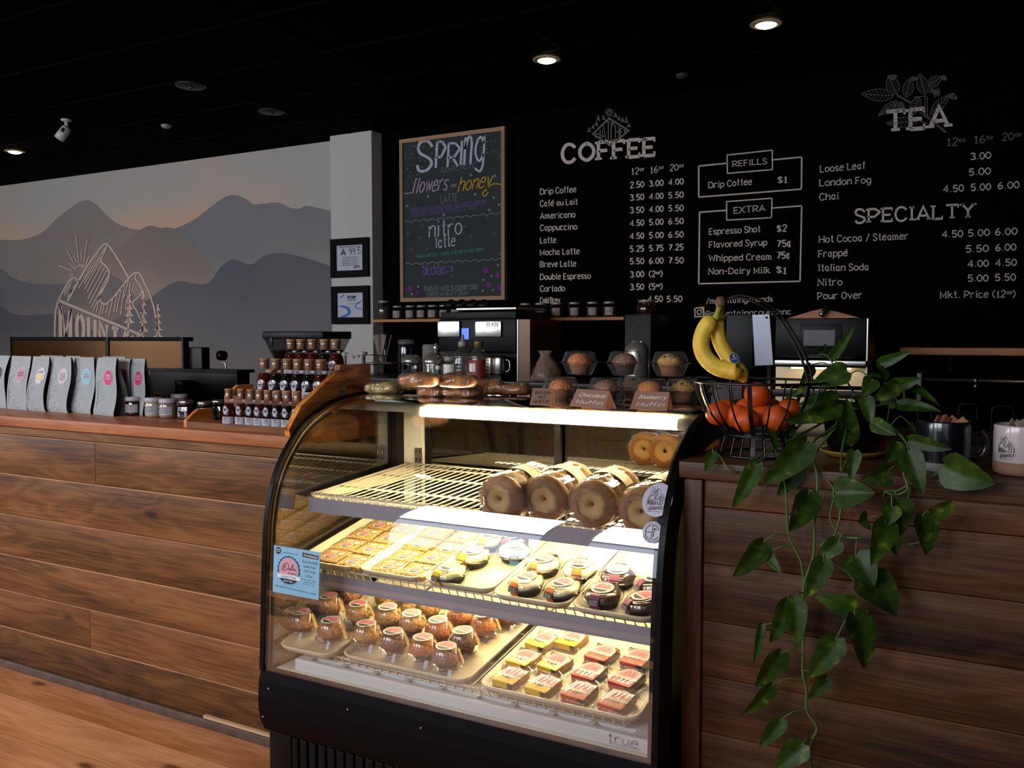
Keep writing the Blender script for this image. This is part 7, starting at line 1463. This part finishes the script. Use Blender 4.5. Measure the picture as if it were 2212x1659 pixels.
for P, rr, off, nm in ((((1545, 690), (1526, 706), (1515, 740), (1524, 771), (1550, 793), (1588, 802), (1601, 800)), .0215, -.055, 'banana'), (((1560, 690), (1550, 705), (1556, 740), (1576, 775), (1598, 803), (1610, 826)), .019, -.025, 'banana')):
    C = smooth([inbk(u, v, off) for u, v in P], 7); n = len(C); q = MB(); rad = []
    for i in range(n): s = i / (n - 1); rad.append(rr * min(1, (.45 + s * 6)) * min(1, (1 - s) * 5.5 + .22) )
    vs = []
    for i, p in enumerate(C):
        d = (C[min(i + 1, n - 1)] - C[max(i - 1, 0)]).normalized(); x_ = FW.cross(d).normalized(); y_ = d.cross(x_)
        for k in range(15):
            a = 2 * math.pi * k / 15; pent = 1 + .06 * math.cos(5 * a); vs.append(p + (x_ * math.cos(a) + y_ * math.sin(a)) * rad[i] * pent)
    q.add(vs, [(i * 15 + k, i * 15 + (k + 1) % 15, (i + 1) * 15 + (k + 1) % 15, (i + 1) * 15 + k) for i in range(n - 1) for k in range(15)] + [list(range(15)), list(range((n - 1) * 15, n * 15))], 0, True); q.build('banana', BAN, t)
    q = MB(); q.tube([C[-2], C[-1], C[-1] + (C[-1] - C[-2]).normalized() * .006], [rad[-1] * 1.03, rad[-1], .003], 10); q.build('blossom_tip', BTIP, t)
    q = MB(); q.tube(smooth([C[0], inbk((P[0][0] * .5 + 1556 * .5), (P[0][1] * .5 + 662 * .5), off * .8), inbk(1556, 655, -.035)], 4), [rad[0]] + [.007] * 20, 10) if False else q.tube([C[0] + (C[0] - C[1]) * .0, inbk(P[0][0] * .5 + 1556 * .5, P[0][1] * .5 + 661 * .5, off * .8), inbk(1557, 657, -.035)], [rad[0] * 1.0, .0075, .0085], 10); q.build('stem', BST, t)
q = MB(); a, b = inbk(1558, 662, -.036), inbk(1556, 641, -.036); q.tube([a, a.lerp(b, .5), b], [.013, .015, .009], 10); q.build('crown', mat('banana_crown', '#6e5238', .85, vary=.3, vscale=80), t)
q = MB(); c = inbk(1585, 774, -.052); ex = RT * .0115; ey = (UP * .0115 + RT * -.002)
dn = -FW * .0035
mpb = lambda x, y: c + ex * x + ey * y * 1.15 + dn
q.ell(0, 0, 1.1, 1.1, mpb, 1, 20); q.ell(0, 0, 1.0, 1.0, lambda x, y: mpb(x, y) + dn * .08, 0, 20); q.ribbon([(-.8, -.25), (.8, -.05)], .45, lambda x, y: mpb(x, y) + dn * .16, 2); text(q, 'CHIQUITA', lambda x, y: mpb(x, y) + dn * .24, -.65, -.30, .65, -.12, .28, 1.4, 1); q.ell(0, .45, .2, .3, lambda x, y: mpb(x, y) + dn * .16, 1, 10); text(q, '4045', lambda x, y: mpb(x, y) + dn * .05, -.9, 1.55, .5, 1.75, .55, 1.0, 3); q.build('fruit_sticker', [mat('sticker_blue', '#1b4f9e', .4), LYE, mat('sticker_blue2', '#2b66bf', .4), BTIP], t)
# small boxes seen through the basket foot
t = thing('tissue_box', 'small white and blue box behind the basket foot', 'box', (aty(1612, 960, 2.64).x, 2.64, ZRt)); a, b = aty(1574, 937, 2.66), aty(1640, 962, 2.66); m = MB(); m.box(a.x, b.x + .08, 2.66, 2.72, ZRt, max(a.z, ZRt + .03), bev=.002); m.build('carton', mat('carton_white', '#8f9cb8', .6), t); m = MB(); m.box(a.x + .01, a.x + .022, 2.6585, 2.66, ZRt + .012, max(a.z, ZRt + .03) - .004); m.box(a.x + .03, b.x + .05, 2.6585, 2.66, ZRt + .012, ZRt + .020); m.build('printed_mark', LBL_, t)
# mugs
def mug(c, r_, h, body, low, lowh, label, hang):
    t = thing('mug', label, 'mug', c); m = MB()
    m.lathe([(r_ * .86, 0), (r_ * .97, .004), (r_, .012), (r_, lowh)], 48, c, 1); m.lathe([(r_, lowh), (r_ * 1.0, h * .8), (r_ * .985, h - .003), (r_ * .965, h), (r_ * .94, h - .003), (r_ * .94, .012), (0, .010)], 48, c, 0, cap=False); m.build('cup_body', [body, low], t)
    ca, sa = math.cos(hang), math.sin(hang); P = [c + Vector((ca * q_[0], sa * q_[0], q_[1])) for q_ in ((r_ * .96, h * .78), (r_ * 1.3, h * .80), (r_ * 1.55, h * .62), (r_ * 1.55, h * .42), (r_ * 1.3, h * .26), (r_ * .97, h * .27))]
    m = MB(); m.tube(smooth(P, 6), .0095, 12); m.build('handle', body, t); return t
def packets(c, r_, z, n, cols, label, seed):
    rd = random.Random(seed); PM = [mat('packet_' + k, k, .7) for k in cols]
    for k in range(n):
        t = MB(); t.box(-.012, .012, -.0015, .0015, -.028, .028, bev=.001); o = t.build('sugar_packet', PM[k % len(PM)]); a = rd.uniform(0, 6.28); rr = rd.uniform(0, r_ * .6); o.location = c + Vector((rr * math.cos(a), rr * math.sin(a), z)); o.rotation_euler = (R(rd.uniform(-22, 22)), R(rd.uniform(15, 50)) * rd.choice((-1, 1)), R(rd.uniform(0, 180))); tag(o, label % ('leftmost', 'second', 'third', 'middle', 'tallest', 'far', 'rightmost')[k], 'packet', 'sugar packets in the mugs')
mb_ = atz(2043, 1012, ZRt); mb_.z = ZRt
MBK = mat('black_glaze', '#14151b', .22, coat=.5); MWH = mat('cream_glaze', '#cdbfbd', .25, coat=.4); MTN = mat('raw_clay', '#a07a62', .75); MGR = mat('pale_grey_clay', '#8f8984', .75)
c = atz(2040, 1016, ZRt); c.z = ZRt; mug(c, .056, .116, MBK, MGR, .022, 'black glazed mug with a pale unglazed foot, among the vine leaves', R(20)); packets(c, .05, .10, 7, ('#8a4a32', '#a06a4a'), 'brown sugar packet standing in the black mug, %s of its cluster', 4)
c2_ = atz(2207, 1024, ZRt); c2_.z = ZRt; mg = mug(c2_, .0585, .112, MWH, MTN, .030, 'cream mug with a black mountain coffee emblem at the right edge', R(-5)); packets(c2_, .05, .098, 7, ('#8f7f78', '#7a5a48', '#a59a94'), 'pale sugar packet leaning in the cream mug, %s of its cluster', 9)
ang = math.atan2(-c2_.y, -c2_.x) - R(33)
emblem('printed_emblem', lambda x, y: Vector((c2_.x + .0592 * math.cos(ang + (x - 830) / 1080 * .030 / .0592), c2_.y + .0592 * math.sin(ang + (x - 830) / 1080 * .030 / .0592), c2_.z + .063 + (y + 1180) / 1080 * .030)), mat('sticker_ink', '#17171c', .5), mg, True, .9)
# ================================================================== trailing pothos
pc = atz(1842, 985, ZRt); pc.z = ZRt
pl = thing('potted_pothos', 'trailing green pothos in a black pot on a yellow saucer, hanging over the counter', 'plant', pc)
m = MB(); m.lathe([(.058, .014), (.062, .018), (.078, .125), (.080, .135), (.072, .135), (.070, .120), (0, .118)], 36, pc); m.build('pot', mat('black_pot', '#0a0a0c', .3), pl)
m = MB(); m.lathe([(.05, 0), (.066, .002), (.083, .014), (.085, .017), (.080, .017), (.064, .007), (0, .006)], 40, pc); m.build('saucer', mat('mustard_glaze', '#a8832c', .25, coat=.4), pl)
m = MB(); m.lathe([(.07, .119), (0, .126)], 20, pc, cap=False); m.build('soil', mat('soil', '#1b110b', .95, bump=.8, bscale=60), pl)
tr = thing('terracotta_tile', 'rust coloured rough tile leaning beside the black pot', 'tile', (aty(1910, 985, 2.42).x, 2.42, ZRt)); a, b = aty(1902, 936, 2.45), aty(1917, 1000, 2.45); m = MB(); m.box(a.x, b.x, 2.45, 2.462, ZRt, a.z, bev=.001); m.build('tile_slab', mat('rust', '#8a3f18', .85, bump=.8, bscale=90, vary=.3, vscale=70), tr)
def lf_mat(nm, a, b, c_):
    m = bpy.data.materials.new(nm); m.use_nodes = True; nt = m.node_tree; bs = nt.nodes['Principled BSDF']; N = nt.nodes.new; L = nt.links.new
    tc = N('ShaderNodeTexCoord'); oi = N('ShaderNodeObjectInfo'); ml = N('ShaderNodeMath'); ml.operation = 'MULTIPLY'; ml.inputs[1].default_value = 23; L(oi.outputs['Random'], ml.inputs[0]); ad = N('ShaderNodeVectorMath'); ad.operation = 'ADD'; mp = N('ShaderNodeMapping'); mp.inputs['Scale'].default_value = (1, .28, 1); L(tc.outputs['Object'], mp.inputs[0]); L(mp.outputs[0], ad.inputs[0]); L(ml.outputs[0], ad.inputs[1])
    n = N('ShaderNodeTexNoise'); n.inputs['Scale'].default_value = 38; n.inputs['Detail'].default_value = 5; L(ad.outputs[0], n.inputs['Vector']); r_ = N('ShaderNodeValToRGB'); e = r_.color_ramp.elements; e[0].position, e[0].color = .35, lin(a); e[1].position, e[1].color = .80, lin(c_); k = e.new(.60); k.color = lin(b)
    L(n.outputs['Fac'], r_.inputs['Fac']); mx = N('ShaderNodeMix'); mx.data_type = 'RGBA'; mx.blend_type = 'MULTIPLY'; mx.inputs[0].default_value = 1; L(r_.outputs[0], mx.inputs[6]); r2 = N('ShaderNodeValToRGB'); r2.color_ramp.elements[0].color = (.62, .62, .62, 1); L(oi.outputs['Random'], r2.inputs['Fac']); L(r2.outputs[0], mx.inputs[7]); L(mx.outputs[2], bs.inputs['Base Color'])
    bs.inputs['Roughness'].default_value = .42; bs.inputs['Specular IOR Level'].default_value = .25; return m
LF1 = lf_mat('pothos_leaf', '#233d0e', '#3a5614', '#8a9636'); LFM = mat('leaf_midrib', '#5f7f34', .5)
VINE = mat('vine_stem', '#4e6a26', .5)
rdl = random.Random(11)
def leaf(b, t_, w_, curl=.25, roll=0.0):
    d = t_ - b; L = d.length; y_ = d.normalized(); n_ = -FW; x_ = y_.cross(n_).normalized(); n_ = x_.cross(y_).normalized(); ca, sa = math.cos(roll), math.sin(roll); x2 = x_ * ca + n_ * sa; n2 = -x_ * sa + n_ * ca
    q = MB(); NU, NV = 8, 12
    def out(s): return w_ / 2 * (min(1, (s + .02) * 6.5) ** .5) * (1 - s ** 1.9) ** .85 * 1.12
    def fn(a, v):
        u = a * 2 - 1; s = v; hwid = out(s); back = -.10 * L * abs(u) ** 1.2 * max(0, 1 - s * 4) ; x = u * hwid; y = s * L + back
        z = abs(u) * hwid * .30 + L * curl * (math.sin(s * math.pi * .8) * .35) - .0 - .03 * L * math.cos(u * 9 + s * 16) * .12 * abs(u)
        return b + x2 * x + y_ * y + n2 * z
    q.grid(fn, NU, NV); o = q.build('leaf', LF1, pl)
    return o
vines = []
def vine(pts, r_=.0026):
    P = smooth(pts, 5); q = MB(); q.tube(P, r_, 7); q.build('vine_stem', VINE, pl); vines.extend(P); return P
s7 = 2.186
def c7(x, y, Y): return aty(1480 + x / s7, 900 + y / s7, Y)
def c6(x, y, Y): return aty(1640 + x / 3.867, 640 + y / 3.867, Y)
YF = 2.098
pt = pc + Vector((0, 0, .13))
vine([pt, c7(690, 60, 2.25), c7(600, 130, 2.12), c7(625, 300, YF), c7(612, 480, YF), c7(605, 660, YF), c7(560, 800, YF), c7(560, 1000, YF), c7(555, 1200, YF), c7(572, 1290, YF), c7(575, 1390, YF), c7(622, 1470, YF), c7(592, 1550, YF), c7(595, 1700, YF)], .0033)
vine([pt, c7(600, 180, 2.2), c7(475, 260, 2.10), c7(476, 350, YF), c7(490, 560, YF), c7(545, 680, YF), c7(560, 800, YF)])
vine([pt, c7(740, 160, 2.18), c7(735, 430, YF), c7(705, 560, YF), c7(650, 600, YF), c7(640, 680, YF)])
vine([pt, c7(610, 190, 2.2), c7(700, 340, YF), c7(685, 480, YF), c7(740, 560, YF), c7(830, 575, YF - .01)])
vine([pt, c7(930, 60, 2.3), c7(1020, 90, 2.22), c7(1065, 200, 2.11), c7(1050, 390, YF), c7(960, 480, YF), c7(900, 620, YF), c7(880, 760, YF)], .003)
vine([c7(1228, 235, 2.09), c7(1150, 290, 2.09), c7(1070, 315, 2.09), c7(1000, 350, 2.09), c7(950, 350, YF), c7(930, 390, YF)])
vine([c7(1050, 200, 2.11), c7(1030, 260, 2.09), c7(1050, 340, 2.08), c7(990, 370, 2.08), c7(940, 350, 2.08)])
vine([c7(640, 600, YF), c7(690, 680, YF), c7(770, 740, YF), c7(830, 830, YF), c7(862, 925, YF), c7(810, 910, YF)], .002)
vine([c7(1175, 460, YF), c7(1170, 560, YF), c7(1080, 600, YF), c7(1000, 590, YF), c7(960, 540, YF)], .002)
vine([pt, c7(430, 145, 2.25), c7(380, 190, 2.14), c7(330, 215, 2.11)], .002)
vine([pt, c7(520, 100, 2.3), c7(400, 150, 2.25), c7(240, 265, 2.105), c7(160, 180, 2.12), c7(130, 160, 2.12)], .002)
vine([pt, c6(640, 900, 2.4), c6(640, 780, 2.4), c6(660, 660, 2.4)]); vine([pt, c6(850, 900, 2.42), c6(780, 790, 2.42), c6(715, 680, 2.4)]); vine([pt, c6(1080, 900, 2.45), c6(1060, 780, 2.45), c6(1050, 690, 2.45)]); vine([pt, c6(1170, 900, 2.45), c6(1210, 780, 2.45)]); vine([pt, c6(1000, 1000, 2.4), c6(1150, 1130, 2.3), c6(1210, 1200, 2.25)])
LV = [ # base, tip, width in crop pixels, depth
 (130,165,92,262,60,2.100),(335,225,218,430,85,2.085),(575,125,365,318,135,2.075),(545,235,432,375,90,2.115),(585,362,485,540,135,2.075),(605,370,545,510,85,2.095),(715,360,900,362,135,2.065),(800,165,780,305,62,2.085),(965,250,830,290,120,2.055),(1000,120,945,220,78,2.095),(1055,165,1125,370,98,2.075),(1228,235,1470,316,150,2.075),(1060,112,1265,155,64,2.115),(1180,458,1272,388,80,2.065),(1120,470,1130,655,125,2.065),(1000,390,1010,565,120,2.085),(945,490,872,700,120,2.045),(805,655,893,805,135,2.065),(840,765,990,945,190,2.075),(370,592,220,750,110,2.075),(392,655,457,745,46,2.085),(725,592,620,680,80,2.075),(655,675,570,850,98,2.055),(808,905,615,850,100,2.065),(800,935,832,1190,145,2.055),(520,862,530,1100,96,2.055),(485,872,395,1065,90,2.085),(362,985,320,1165,42,2.075),(455,1115,330,1275,112,2.065),(715,1045,582,1230,118,2.055),(672,1235,580,1335,72,2.065),(408,1268,258,1402,80,2.075),(455,1430,350,1560,78,2.065),(555,1545,425,1665,112,2.065),(975,425,960,512,84,2.055),(970,560,1000,662,64,2.085),(860,480,815,500,90,2.095)]
for b0, b1, t0_, t1_, w_, Y in LV:
    b, t_ = c7(b0, b1, Y), c7(t0_, t1_, Y - .012); sc = (c7(100, 0, Y) - c7(0, 0, Y)).length / 100 * .95; leaf(b, t_, w_ * sc, rdl.uniform(.1, .35), R(rdl.uniform(-24, 24)))
    nv = min(vines, key=lambda p: (p - b).length); q = MB(); mid = (nv + b) / 2 + Vector((0, -.008, .012)); q.tube(smooth([nv, mid, b, b + (t_ - b) * .05], 4), .0015, 6); q.build('leaf_stalk', VINE, pl)
LU = [(600,520,795,250,90,2.42),(500,480,562,392,64,2.42),(730,625,430,750,190,2.34),(430,580,325,740,115,2.38),(645,650,540,790,64,2.40),(425,735,200,868,56,2.34),(655,870,320,905,200,2.32),(690,905,170,1050,190,2.26),(725,1225,720,845,205,2.28),(945,695,860,840,140,2.34),(1055,690,965,560,105,2.38),(1010,560,1278,455,95,2.38),(1025,662,868,652,32,2.38),(1115,750,1362,680,125,2.38),(1150,742,935,870,140,2.34),(1240,745,1500,925,86,2.40),(890,850,935,1075,125,2.30),(1165,910,1530,978,110,2.40),(955,1060,1150,1160,125,2.24),(790,840,830,955,80,2.38),(70,1085,135,1290,112,2.24),(285,1085,240,1180,66,2.28),(330,1000,640,990,100,2.36),(1020,905,1170,935,100,2.42),(1250,1060,1300,1160,60,2.36),(1080,1080,1040,1010,60,2.38)]
for b0, b1, t0_, t1_, w_, Y in LU:
    b, t_ = c6(b0, b1, Y), c6(t0_, t1_, Y - .02); sc = (c6(100, 0, Y) - c6(0, 0, Y)).length / 100 * .95; leaf(b, t_, w_ * sc, rdl.uniform(.05, .4), R(rdl.uniform(-30, 30)))
    nv = min(vines, key=lambda p: (p - b).length); q = MB(); mid = (nv + b) / 2 + Vector((0, 0, .02)); q.tube(smooth([nv, mid, b, b + (t_ - b) * .05], 4), .0017, 6); q.build('leaf_stalk', VINE, pl)
